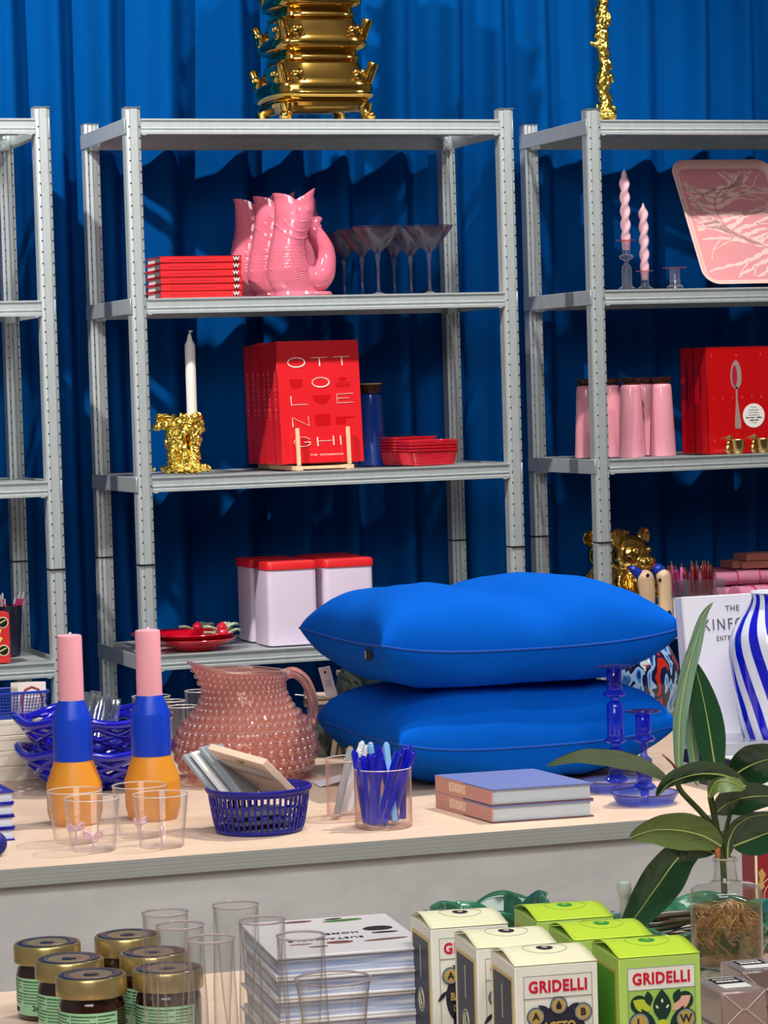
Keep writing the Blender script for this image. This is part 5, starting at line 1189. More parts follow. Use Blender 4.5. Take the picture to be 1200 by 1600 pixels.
o = dup(lt, pl + Vector((-0.002, 0, 0.050)), 0.11, 'glossy cobalt blue open lattice bowl, upper of the pair, holding cutlery')
SILP = mat('silver_cutlery', '#c8cdd0', 0.12, 0.9)
for i, (tx, ty) in enumerate(((140, 1082), (150, 1080), (160, 1088), (170, 1086), (178, 1092))):
    T = PY(tx, ty, pl.y + 0.01 * (i % 3)); Bq = Vector((pl.x - 0.03 + 0.012 * i, pl.y - 0.01 + 0.01 * (i % 2), TT + 0.066)); d = T - Bq
    t = thing('cutlery_set', 'wrapped silver cutlery set standing in the upper blue lattice bowl', 'cutlery', Bq, 0, 'silver cutlery sets'); t.rotation_mode = 'QUATERNION'; t.rotation_quaternion = d.to_track_quat('Z', 'Y'); L = d.length
    mb = MB(); mb.box((0, 0, L / 2), (0.026, 0.007, L), 0.002); mb.build('clear_sleeve', CLP, t)
    for g in (-1, 0, 1): mb = MB(); mb.tube([(g * 0.007, 0, 0.002), (g * 0.007, 0, L * .7), (g * 0.007, 0, L * 0.85), (g * 0.007, 0, L * .97)], [0.0018, 0.002, 0.0036, 0.0026], 8); mb.build('handle', SILP, t)

# ------------------------------------------------------------ far left of the table
CB = mat('cream_box', '#eadfce', 0.6)
fc = PZ(4, 1226, TT) + Vector((0, 0.03, 0)); xw = 0.0
for i in range(4):
    t = thing('gift_carton', 'plain cream carton, %s of the stack under the blue mesh basket' % ['bottom', 'second from bottom', 'second from top', 'top'][i], 'carton', (fc.x, fc.y, TT + i * 0.0252), 0, 'stacked cream cartons')
    mb = MB(); mb.box((0.048, 0.05, 0.012), (0.096, 0.10, 0.024), 0.0012); mb.build('carton_body', CB, t)
    mb = MB(); mb.box((0.048, 0.05, 0.021), (0.0972, 0.1012, 0.0072), 0.001); mb.build('carton_lid', CB, t)
    t = thing('gift_carton', 'plain cream carton cut off by the left edge, %s of its stack' % ['bottom', 'second from bottom', 'second from top', 'top'][i], 'carton', (fc.x - 0.101, fc.y + 0.01, TT + i * 0.0252), 0, 'cream cartons at the left edge')
    mb = MB(); mb.box((0.048, 0.05, 0.012), (0.096, 0.10, 0.024), 0.0012); mb.build('carton_body', CB, t)
zt = TT + 4 * 0.0252
MESHB = mat('blue_mesh_plastic', '#1c3fae', 0.35)
def mesh_basket(c, w_, d_, h_, label):
    t = thing('mesh_basket', label, 'basket', c); tp = 0.86; mb = MB()
    def ring(sc, z): return [(a, b_, z) for a, b_ in rrect(w_ * sc, d_ * sc, 0.015, 4)]
    for j in range(9): v = j / 8; mb.tube(ring(tp + (1 - tp) * v, 0.001 + h_ * v), 0.0007, 4, closed=True)
    for i in range(24):
        a = 2 * pi * i / 24; 
    for s_ in (-1, 1):
        for i in range(1, 24): u = -1 + 2 * i / 24; mb.tube([(u * w_ / 2 * tp * .95, s_ * d_ / 2 * tp, 0.001), (u * w_ / 2 * .95, s_ * d_ / 2, h_)], 0.0007, 4)
        for i in range(1, 16): u = -1 + 2 * i / 16; mb.tube([(s_ * w_ / 2 * tp, u * d_ / 2 * tp * .95, 0.001), (s_ * w_ / 2, u * d_ / 2 * .95, h_)], 0.0007, 4)
    mb.build('mesh_wall', MESHB, t); mb = MB(); mb.tube(ring(1.01, h_), 0.0024, 6, closed=True); mb.build('rim', MESHB, t)
    mb = MB(); mb.prism([(a, b_) for a, b_, c_ in ring(tp, 0)], 0.002, None, 'z', 0); mb.build('base', MESHB, t)
yb_ = fc.y + 0.05; xb_ = PY(85, 1095, yb_ - 0.055).x
mesh_basket((xb_ - 0.075, yb_, zt), 0.14, 0.09, 0.042, 'translucent blue mesh basket on the cream cartons, holding a bundle of cards')
for i in range(6):
    bl_ = PY(18 + i * 2.2, 1118, yb_ + 0.012 - 0.008 * i); tl = PY(27 + i * 2.2, 1067, yb_ + 0.03 - 0.008 * i); br = PY(62 + i * 2.2, 1118, yb_ + 0.012 - 0.008 * i - 0.01); bl_.z = max(bl_.z, zt + 0.004); br.z = bl_.z
    t, lw, lb2 = slab('gift_card', 'pale card in the upright bundle standing in the blue mesh basket', 'card', bl_, br - bl_, tl - bl_, 0.003, mat('pale_pink_card', '#e6d8d2', 0.6), 'cards in the mesh basket')
    if i == 5:
        t['label'] = 'front card of the bundle in the mesh basket, printed with a dark red arch'; t['group'] = ''
        del t['group']
        mb = MB(); mb.tube([(lw * .15, lb2 * .05, 0.0004), (lw * .15, lb2 * .55, .0004), (lw * .27, lb2 * .76, .0004), (lw * .5, lb2 * .84, .0004), (lw * .73, lb2 * .76, .0004), (lw * .85, lb2 * .55, .0004), (lw * .85, lb2 * .05, 0.0004)], 0.0022, 8, flat=.3); mb.build('arch_print', mat('brick_print', '#9a3038', 0.5), t)
        mb = MB()
        for q in range(5): mb.box((lw * .5, lb2 * (.1 + .09 * q), 0.0003), (lw * .4, 0.0006, 0.0003))
        mb.build('small_print', BLACK, t)
BLB = mat('ink_blue_cover', '#13139a', 0.35, coat=.3)
fb = PZ(24, 1313, TT)
for i in range(4):
    t = thing('pocket_book', 'thick ink blue book, %s of the stack at the left edge' % ['bottom', 'second from bottom', 'second from top', 'top'][i], 'book', (fb.x - 0.055, fb.y + 0.05, TT + i * 0.0176), 0.02 * (i % 2), 'ink blue pocket books')
    flat_book(t, 0.11, 0.10, 0.0172, BLB, mat('cool_pages', '#dde3ee', 0.7, var=.1, vscale=900, stretch=(.05, .05, 1)), 'left')
    if i == 3: mb = MB(); mb.text('A', 0.03, (0.03, -0.02, 0.0174), face='+z', ext=0.0002, bold=.001); mb.build('cover_lettering', WHITE, t)
bq = PZ(-8, 1338, TT); t = thing('blue_ball', 'matt dark blue ball cut off by the left edge, in front of the blue books', 'ball', bq)
mb = MB(); mb.ball((0, 0, 0.0172), 0.0172, 32, 20); mb.build('ball', mat('matt_navy', '#15157a', 0.6), t)

# ------------------------------------------------------------ behind the jug
for i, (px, y_, r_, h_, d) in enumerate(((286, -1.47, 0.026, 0.085, 'front one, right of the candle'), (236, -1.30, 0.034, 0.088, 'half hidden by the right candle'), (268, -1.34, 0.024, 0.082, 'between the two others'), (312, -1.28, 0.027, 0.09, 'beside the pink jug neck'))):
    t = thing('water_glass', 'plain clear water glass behind the pink jug, ' + d, 'glass', (px_x(px, y_, TT + h_), y_, TT), 0, 'water glasses behind the jug')
    mb = MB(); mb.lathe([(0, 0), (r_ * .8, 0), (r_ * .84, 0.003), (r_, h_), (r_ - 0.0008, h_ + .0005), (r_ - 0.0014, h_ - .001), (r_ * .8, 0.006), (0, 0.006)], 40); g_ = mb.build('glass_wall', TUMG, t, True, 50)
    mb = MB(); mb.tube([(r_ * cos(2 * pi * q / 40), r_ * sin(2 * pi * q / 40), h_) for q in range(40)], 0.0009, 6, closed=True); mb.build('rim', mat('rim_glass', '#dcd6d6', 0.1), g_)
MARB = ramp_mat('green_black_marble', ['#0d1513', '#2c3b35', '#5d6a60', '#141c1a'], [0.35, 0.5, 0.56, 0.7], 'NOISE', 14, 0.3, 6, 2.5, coat=.3)
y_ = -1.64
t = thing('marbled_vase', 'dark green and black marbled vase half hidden by the blue cushions', 'vase', (px_x(576, y_, TT), y_, TT))
mb = MB(); mb.lathe([(0, 0), (0.045, 0), (0.05, 0.004), (0.056, 0.08), (0.048, 0.14), (0.03, 0.165), (0.028, 0.185), (0.032, 0.19), (0.026, 0.188), (0, 0.18)], 40); mb.build('vase_body', MARB, t)
y_ = -1.60
t = thing('marbled_vase', 'low dark marbled pot behind the handle of the pink jug', 'vase', (px_x(505, y_, TT), y_, TT))
mb = MB(); mb.lathe([(0, 0), (0.03, 0), (0.034, 0.02), (0.028, 0.055), (0, 0.055)], 36); mb.build('vase_body', MARB, t)
y_ = -1.48; xj = px_x(503, y_, TT + .08)
t = thing('lidded_canister', 'small dark canister with a cream lid, seen behind the pink jug handle', 'canister', (xj, y_, TT))
mb = MB(); mb.lathe([(0, 0), (0.026, 0), (0.027, 0.002), (0.027, 0.076), (0, 0.076)], 36); mb.build('canister_body', mat('slate_canister', '#3b4454', 0.4, var=.4, vscale=50, stretch=(6, 6, .5)), t)
mb = MB(); mb.lathe([(0, 0.076), (0.027, 0.076), (0.028, 0.078), (0.028, 0.082), (0, 0.083)], 36); mb.lathe([(0, 0.083), (0.024, 0.083), (0.030, 0.088), (0.030, 0.092), (0, 0.0925)], 36); mb.build('lid', mat('cream_lid', '#cdbfa4', 0.4), t)
t = thing('washi_roll', 'magenta tape roll glimpsed through the handle of the pink jug', 'tape', (px_x(474, -1.40, TT), -1.40, TT))
mb = MB(); mb.lathe([(0.008, 0), (0.016, 0), (0.016, 0.045), (0.008, 0.045), (0.008, 0)], 28); mb.build('roll', mat('magenta_tape', '#c4408e', 0.4), t)
PST = mat('beige_painted_wood', '#b8aa98', 0.5)
y_ = -1.64
t = thing('wooden_easel', 'beige slanted wooden easel behind the left end of the cushions', 'easel', (px_x(528, y_, TT), y_, TT))
for (bx_, tx, nm_) in ((521, 541, 'front_leg'), (532, 552, 'rear_leg')):
    q0 = PY(bx_, 1200, y_); q1 = PY(tx, 1048, y_ + 0.02 * (nm_ == 'rear_leg')); q0.z = TT + .002
    mb = MB(); mb.tube([q0 - Vector(t.location), q1 - Vector(t.location)], 0.006, 4); mb.build(nm_, PST, t, False)
q = (q1 - Vector(t.location)); mb = MB(); mb.tube([q + Vector((-0.03, 0, -0.002)), q + Vector((0.02, 0, -0.002))], 0.005, 4); mb.build('top_bar', PST, t, False)
tl, tr_, bl2 = PY(497, 1044, -1.66), PY(513, 1055, -1.67), PY(510, 1091, -1.66)
t, lw, lb3 = slab('swing_tag', 'white price tag hanging from the easel, left of the upper cushion', 'tag', tl, bl2 - tl, tr_ - tl, 0.0008, mat('lilac_white_tag', '#ddd6de', 0.6))
mb = MB(); mb.prism(circ(lw * .17, lb3 * .5, 0.0022, 12), 0.0004, None, 'z', 0.0001); mb.build('punched_hole', BLACK, t)
mb = MB()
for q in (.45, .55, .62): mb.box((lw * q, lb3 * .5, 0.0003), (0.0008, lb3 * .5, 0.0004))
mb.build('small_print', mat('grey_print', '#77727a', .6), t)
qc = PY(478, 1088, -1.62)
t = thing('bulldog_clip', 'small steel bulldog clip clamped to the easel, seen through the jug handle', 'clip', qc)
mb = MB(); mb.box((0.006, 0, 0.002), (0.018, 0.016, 0.014), 0.003); mb.build('clamp', SILP, t); mb = MB(); mb.box((0.002, 0, -0.011), (0.012, 0.012, 0.014), 0.003); mb.build('jaw', mat('bronze_jaw', '#7a6a58', 0.3, 0.7), t); mb = MB(); mb.tube([(-0.02, 0, 0.004), (0, 0, 0.001)], 0.0012, 6); mb.build('pin', SILP, t)
mb = MB(); mb.tube([Vector((0.014, 0, 0)), Vector((0.05, -0.01, -0.005))], 0.0015, 6); mb.build('wire_arm', SILP, t)
tl = PZ(488, 1222, TT + 0.002); tr_ = PZ(512, 1198, TT + 0.012); bl2 = PZ(500, 1229, TT + 0.002)
slab('swing_tag', 'white price tag lying on the table between the jug and the pen glasses', 'tag', tl, bl2 - tl, tr_ - tl, 0.0008, mat('lilac_white_tag', '#ddd6de', 0.6))

# ------------------------------------------------------------ right end of the table
fcn = PZ(1163, 1246, TT); WC = mat('white_glossy_cover', '#f0f1f4', 0.12, coat=.5); DSP = mat('aubergine_spine', '#221a33', 0.4)
for i in range(2):
    t = thing('art_book', 'big white art book with a dark aubergine spine, %s under the striped vase' % ('lower' if i == 0 else 'upper'), 'book', fcn + Vector((0, 0, i * 0.027)), 0.0, 'white art books')
    mb = MB(); mb.box((0.12, 0.115, 0.0014), (0.24, 0.23, 0.0028), 0.0006); mb.build('back_cover', WC, t); mb = MB(); mb.box((0.12, 0.115, 0.0254), (0.24, 0.23, 0.0028), 0.0006); mb.build('front_cover', WC, t)
    mb = MB(); mb.box((0.001, 0.115, 0.0134), (0.002, 0.229, 0.0212), 0.0003); mb.build('spine', DSP, t); mb = MB(); mb.box((0.119, 0.115, 0.0134), (0.232, 0.222, 0.0212)); mb.build('pages', mat('bright_pages', '#e6e8ee', 0.6), t)
zb = TT + 0.054
t = thing('acrylic_plinth', 'clear acrylic slab on the art books, under the blue striped vase', 'plinth', fcn + Vector((-0.002, 0.075, 0.054)))
mb = MB(); mb.box((0.075, 0.075, 0.009), (0.15, 0.15, 0.018), 0.001); mb.build('slab', mat('acrylic_slab', '#e6e8f0', 0.06, trans=0.5, coat=.4), t)
yk = fcn.y + 0.20
k0 = PY(1079, 1180, yk); zk = zb
t = thing('hardback_book', 'white hardback with grey serif title, propped upright behind the striped vase', 'book', (PY(1082, 1160, yk).x, yk, zk)); t.rotation_euler = (radians(-7), 0, 0)
hk = 0.232; wk = 0.19
cookbook(t, wk, hk, 0.026, mat('white_matt_cover', '#eceaf2', 0.45))
GRP = mat('grey_serif_print', '#55565c', 0.6); kk = mpp(t.location)
mb = MB(); mb.text('THE', 0.0125, (0.086, -0.0004, hk - 0.022), ext=0.0003, space=1.1); mb.build('title_lettering', GRP, t)
mb = MB(); mb.text('KINFOLK', 0.0255, (0.033, -0.0004, hk - 0.047), ext=0.0003, space=1.3, align='LEFT', sx=.78); mb.build('title_lettering', GRP, t)
mb = MB(); mb.text('ENTREPRENEUR', 0.0115, (0.055, -0.0004, hk - 0.068), ext=0.0003, space=1.3, align='LEFT', sx=.72); mb.build('title_lettering', GRP, t)
pv = (fcn.x + 0.075, fcn.y + 0.118, zb + 0.018)
kv = 0.00103; t = thing('striped_vase', 'milk glass vase with swirling cobalt blue stripes, cut off by the right edge', 'vase', (px_x(1210, pv[1], zb + .1), pv[1], pv[2]))
VP = catm([(50, 0), (54, 20), (58, 50), (63, 80), (66, 110), (67, 130), (63, 152), (52, 172), (40, 188), (33, 200), (31, 210), (33, 214)], 4)
mb = MB(); nst = 13
def vf(u, v):
    i = v * (len(VP) - 1); a = min(int(i), len(VP) - 2); f = i - a; r_ = VP[a][0] * (1 - f) + VP[a + 1][0] * f; z = VP[a][1] * (1 - f) + VP[a + 1][1] * f
    th = 2 * pi * u - 1.0 * (z / 214); return (r_ * kv * cos(th), r_ * kv * sin(th), z * kv)
mb.grid(vf, nst * 12, 60, cu=True); mb.mi = [1 if (i % 12) < 6 else 0 for j in range(60) for i in range(nst * 12)]
mb.build('vase_body', [mat('milk_glass', '#dfe5f5', 0.1, coat=.6), mat('cobalt_stripe', '#0d12c8', 0.1, coat=.6)], t, True, 180)
mb = MB(); mb.lathe([(32 * kv, 213 * kv), (34 * kv, 215 * kv), (33 * kv, 216.5 * kv), (30 * kv, 215 * kv), (28 * kv, 200 * kv), (0, 190 * kv)], 48); mb.build('lip', mat('milk_glass', '#dfe5f5'), t); mb = MB(); mb.cyl((0, 0, 0), 50 * kv, 0.002, 40); mb.build('foot', mat('milk_glass', '#dfe5f5'), t)
y_ = -1.60
SPK = ramp_mat('speckled_glass', ['#08102e', '#12286a', '#2a6fc0', '#8fb2d8', '#0c1640', '#b32a1c', '#e0663a', '#0a1440'], [0.0, 0.18, 0.30, 0.36, 0.45, 0.60, 0.72, 0.80], 'NOISE', 34, 0.08, 1, 0.4, (1.6, 1.6, 0.7), coat=.8, interp='CONSTANT')
t = thing('speckled_vase', 'dark glass vase flecked with red and blue, behind the right end of the cushions', 'vase', (px_x(1010, y_, TT), y_, TT))
mb = MB(); mb.lathe([(0, 0), (0.04, 0), (0.05, 0.02), (0.062, 0.08), (0.060, 0.12), (0.045, 0.15), (0.03, 0.165), (0.034, 0.178), (0.028, 0.175), (0, 0.165)], 48); mb.build('vase_body', SPK, t)
# ------------------------------------------------------------ foreground: jars of spread
CHOC = mat('dark_spread', '#2c140a', 0.12, coat=.6); LIDG = mat('matt_gold_lid', '#c2aa72', 0.3, 0.8); LIDT = mat('dark_reflection_lid_top', '#8c8970', 0.2, 1.0); LABG = mat('mint_label', '#9dd0a2', 0.5); LABC = mat('cream_strip', '#e6d6a0', 0.5)  # lid top gold darkened grey-green, painting in a reflection of dark surroundings
def wrap(mb, body, size, r_, th0, z, **kw):
    m2 = MB(); m2.text(body, size, (0, 0, 0), ext=0.0001, align='LEFT', **kw)
    vs = [((r_ - v.y) * cos(th0 + v.x / r_), (r_ - v.y) * sin(th0 + v.x / r_), z + v.z) for v in m2.v]; mb.add(vs, m2.f)
def spread_jar():
    t = thing('spread_jar', 'x', 'jar', (0, 0, 0), 0, 'jars of spread with gold lids'); k = 0.00069
    mb = MB(); mb.lathe([(a * k, b_ * k) for a, b_ in [(0, 0), (44, 0), (49, 3), (51, 8), (51, 74), (49, 82), (46, 87), (46, 96), (0, 96)]], 56); mb.build('glass_jar', CHOC, t, True, 50)
    mb = MB(); mb.lathe([(a * k, b_ * k) for a, b_ in [(50, 91), (53, 90.5), (54.5, 92), (54.5, 117), (52.5, 120.5), (50, 121), (48.5, 119), (34, 120), (33, 121), (12, 120), (0, 120.5)]], 64); ld = mb.build('lid', LIDG, t, True, 40); mb = MB(); mb.lathe([(a * k, b_ * k) for a, b_ in [(0, 121.4), (11, 121), (13, 119.8), (32, 120), (34, 121), (47, 121.6), (48.5, 120.5), (48, 119.5), (0, 119.4)]], 56); mb.build('lid_top', LIDT, ld, True, 40)
    def arc(a0, a1, z0_, z1_, r_, n_, m):
        mb = MB(); mb.grid(lambda u, v: (r_ * cos(radians(a0 + (a1 - a0) * u)), r_ * sin(radians(a0 + (a1 - a0) * u)), z0_ + (z1_ - z0_) * v), 40, 1); return mb.build(n_, m, t, True, 180)
    R = 51.6 * k; arc(-205, -62, 10 * k, 70 * k, R, 'paper_label', LABG); arc(-214, -205, 10 * k, 70 * k, R, 'label_edge_strip', LABC)
    mb = MB(); tx = ('CIOCCOLATA E NOCCIOLE', 'Ingredienti: zucchero,', 'nocciole, cacao magro,', 'latte in polvere, olio,', 'burro di cacao, vaniglia', 'Conservare in luogo', 'fresco e asciutto')
    rr_ = random.Random(6)
    for c, th0, th1 in ((0, -200, -152), (1, -148, -104), (2, -100, -68)):
        for i in range(8):
            th = th0; end = th1 - rr_.uniform(0, 14) * (i % 2)
            while th < end:
                w3 = rr_.uniform(2, 6); aa = radians(th + w3 / 2); zz = (65 - i * 5) * k
                m4 = MB(); m4.at((R * cos(aa), R * sin(aa), zz), rz=aa + pi / 2); m4.box((0, -0.0001, 0), (radians(w3 * .8) * R, 0.0004, 0.0014 if i == 0 else 0.0009)); mb.add(m4.v, m4.f); th += w3
    mb.build('small_print', mat('dark_green_print', '#1c4a2c', .5), t)
    mb = MB(); wrap(mb, '260 g e', 0.0085, R + 0.0001, radians(-128), 22 * k, bold=0.0003); mb.build('weight_lettering', mat('dark_green_print', '#1c4a2c'), t)
    mb = MB(); 
    arc(-178, -158, 11 * k, 24 * k, R + 0.0002, 'barcode_panel', WHITE)
    mb = MB()
    for i in range(9):
        a = radians(-177 + i * 2.1); mb.tube([((R + .0004) * cos(a), (R + .0004) * sin(a), 14 * k), ((R + .0004) * cos(a), (R + .0004) * sin(a), 22 * k)], 0.0002, 4)
    mb.build('barcode', BLACK, t)
    return t
sj = spread_jar(); hj = 0.0832
for i, (px, py, d) in enumerate(((73.5, 1472, 'at the far left, rear of the front three'), (108, 1497, 'middle one of the front three'), (142, 1522, 'nearest the viewer, at the front'), (199, 1460, 'furthest back, partly behind the tall glasses'), (240, 1487, 'behind the tall glasses, right of the nearest jar'), (262, 1512, 'seen only through the tall glasses'))):
    o = sj if i == 0 else dup(sj, (0, 0, 0)); o.location = PZ(px, py, FT + hj); o.location.z = FT; o.rotation_euler = (0, 0, 0.1 * (i % 3) - .1)
    o['label'] = 'gold lidded spread jar, ' + d

# ------------------------------------------------------------ tall and short glasses
TG = thin_glass('tall_glass', '#ffffff', '#d3cac6', 1.1, 0, 0.0, 0.3, '#efe6e0')
RIMG = mat('rim_glass2', '#cbbdbd', 0.08, trans=0.3, coat=0.8)
for i, (px, py, wd, d) in enumerate(((258, 1426, 73, 'at the back left over the jars'), (281, 1446, 76, 'second from the left'), (329, 1467, 76, 'left front, overlapping the jars'), (368, 1414, 73, 'furthest back and tallest in the photo'), (409, 1438, 74, 'right of centre against the white books'), (470, 1462, 77, 'front right, before the white books'))):
    h_ = 0.18; p = PZ(px, py, FT + h_); k = mpp(p); p.z = FT; r_ = wd / 2 * k
    t = thing('champagne_glass', 'tall clear double walled glass, ' + d, 'glass', p, 0, 'tall clear glasses')
    mb = MB(); mb.lathe([(0, 0), (r_ * .9, 0), (r_ * 1.0, 0.004), (r_ * 1.06, 0.05), (r_ * 1.05, 0.10), (r_ * 0.97, 0.15), (r_ * .98, h_)], 48); g_ = mb.build('outer_wall', TG, t, True, 50)
    mb = MB(); mb.lathe([(0, 0.045), (r_ * .3, 0.048), (r_ * .55, 0.062), (r_ * .68, 0.09), (r_ * .76, 0.12), (r_ * .86, 0.155), (r_ * .96, h_)], 40); mb.build('inner_wall', TG, t, True, 60)
    mb = MB(); mb.tube([(r_ * .975 * cos(2 * pi * q / 48), r_ * .975 * sin(2 * pi * q / 48), h_) for q in range(48)], 0.0012, 8, closed=True); mb.build('rim', RIMG, g_)
h_ = 0.128; p = PZ(520, 1529, FT + h_); k = mpp(p); p.z = FT; r_ = 60 * k
t = thing('drinking_glass', 'wide clear drinking glass flaring at the rim, front right before the white books', 'glass', p)
mb = MB(); mb.lathe([(0, 0), (r_ * .8, 0), (r_ * .82, 0.004), (r_ * .86, 0.09), (r_ * .93, 0.115), (r_, h_), (r_ * .975, h_), (r_ * .84, 0.09), (r_ * .8, 0.008), (0, 0.008)], 56); g_ = mb.build('glass_wall', TG, t, True, 50)
mb = MB(); mb.tube([(r_ * .99 * cos(2 * pi * q / 56), r_ * .99 * sin(2 * pi * q / 56), h_) for q in range(56)], 0.0011, 8, closed=True); mb.build('rim', RIMG, g_)

# ------------------------------------------------------------ stack of white books
hb = 0.0218; nb = 6; zt = FT + hb * nb
FL, BLc, BR, FR = PZ(430, 1496, zt), PZ(360, 1444, zt), PZ(585, 1421, zt), PZ(672, 1478, zt)
U = (FR - FL); rzb = atan2(U.y, U.x); wS = U.length; V = BLc - FL; dS = V.length * sin(atan2(V.y, V.x) - rzb); skS = 0.0
rS = Matrix.Rotation(rzb, 3, 'Z')
BLUP = ramp_mat('blue_white_pages', ['#b9c4dc', '#dfe3ec', '#8fa3cf', '#e9eaee', '#a9b8da'], [0.2, 0.4, 0.5, 0.65, 0.8], 'NOISE', 220, 0.6, 2, 0, (0.02, 0.02, 1))
WCOV = mat('white_book_cover', '#e9e6e6', 0.35, coat=.2)
rnd = random.Random(8)
for i in range(nb):
    t = thing('interiors_book', 'thick white book, %s of the foreground stack' % ['bottom', 'second from bottom', 'third from bottom', 'third from top', 'second from top', 'top'][i], 'book', (FL.x, FL.y, FT + hb * i), rzb + (rnd.uniform(-.012, .012) if i < nb - 1 else 0), 'white books stacked in the foreground')
    mb = MB(); mb.box((wS / 2, dS / 2, 0.0014), (wS, dS, 0.0026), 0.0007); mb.build('back_cover', WCOV, t); mb = MB(); mb.box((wS / 2, dS / 2, hb - 0.0016), (wS, dS, 0.0028), 0.0007); mb.build('front_cover', WCOV, t)
    mb = MB(); mb.box((wS / 2 + .001, dS / 2, hb / 2), (wS - 0.006, dS - 0.007, hb - 0.0052)); mb.build('pages', BLUP, t)
    if i == nb - 1:
        t['label'] = 'top white book of the foreground stack, its cover lettered Sustainable Home'
        inv = rS.transposed()
        def L(px, py): q = inv @ (PZ(px, py, zt) - FL); return q.x, q.y
        ttl = mat('dark_title_print', '#2b2b2e', .5)
        for tx, (px, py), sz in (('SUSTAINABLE', (568, 1463), 0.0115), ('HOME', (560, 1456), 0.0115)):
            x_, y_ = L(px, py); mb = MB(); mb.text(tx, sz, (x_, y_, hb + 0.0001), face='+z', rot=pi, ext=0.0002, bold=.0001, space=1.15, align='LEFT'); mb.build('title_lettering', ttl, t)
        def shp(px, py, a, b_, m, n='printed_object', rot=0):
            x_, y_ = L(px, py); mb = MB(); mb.at((x_, y_, hb - 0.0001), rz=rot); mb.lathe([(0, 0), (1, 0), (0.97, 0.0004), (0, 0.0005)], 28, sx=a, sy=b_); mb.build(n, m, t)
        BR_ = mat('walnut_print', '#7a4b42', .5); GRN = mat('plant_print', '#4e7a3a', .5); CHR = mat('charcoal_print', '#2e2624', .5)
        shp(535, 1438, 0.022, 0.006, GRN, 'printed_plant', .1); shp(520, 1436, 0.010, 0.003, CHR, 'printed_bowl', .2); shp(590, 1450, 0.016, 0.012, CHR, 'printed_kettle', .1); shp(601, 1456, 0.014, 0.004, CHR, 'printed_cup')
        shp(603, 1467, 0.024, 0.004, BR_, 'printed_board', .12); shp(531, 1472, 0.014, 0.007, BR_, 'printed_dish'); shp(464, 1441, 0.016, 0.005, BR_, 'printed_board', .05); shp(498, 1479, 0.010, 0.002, CHR, 'printed_spoon'); shp(470, 1476, 0.012, 0.002, BR_, 'printed_spoon')

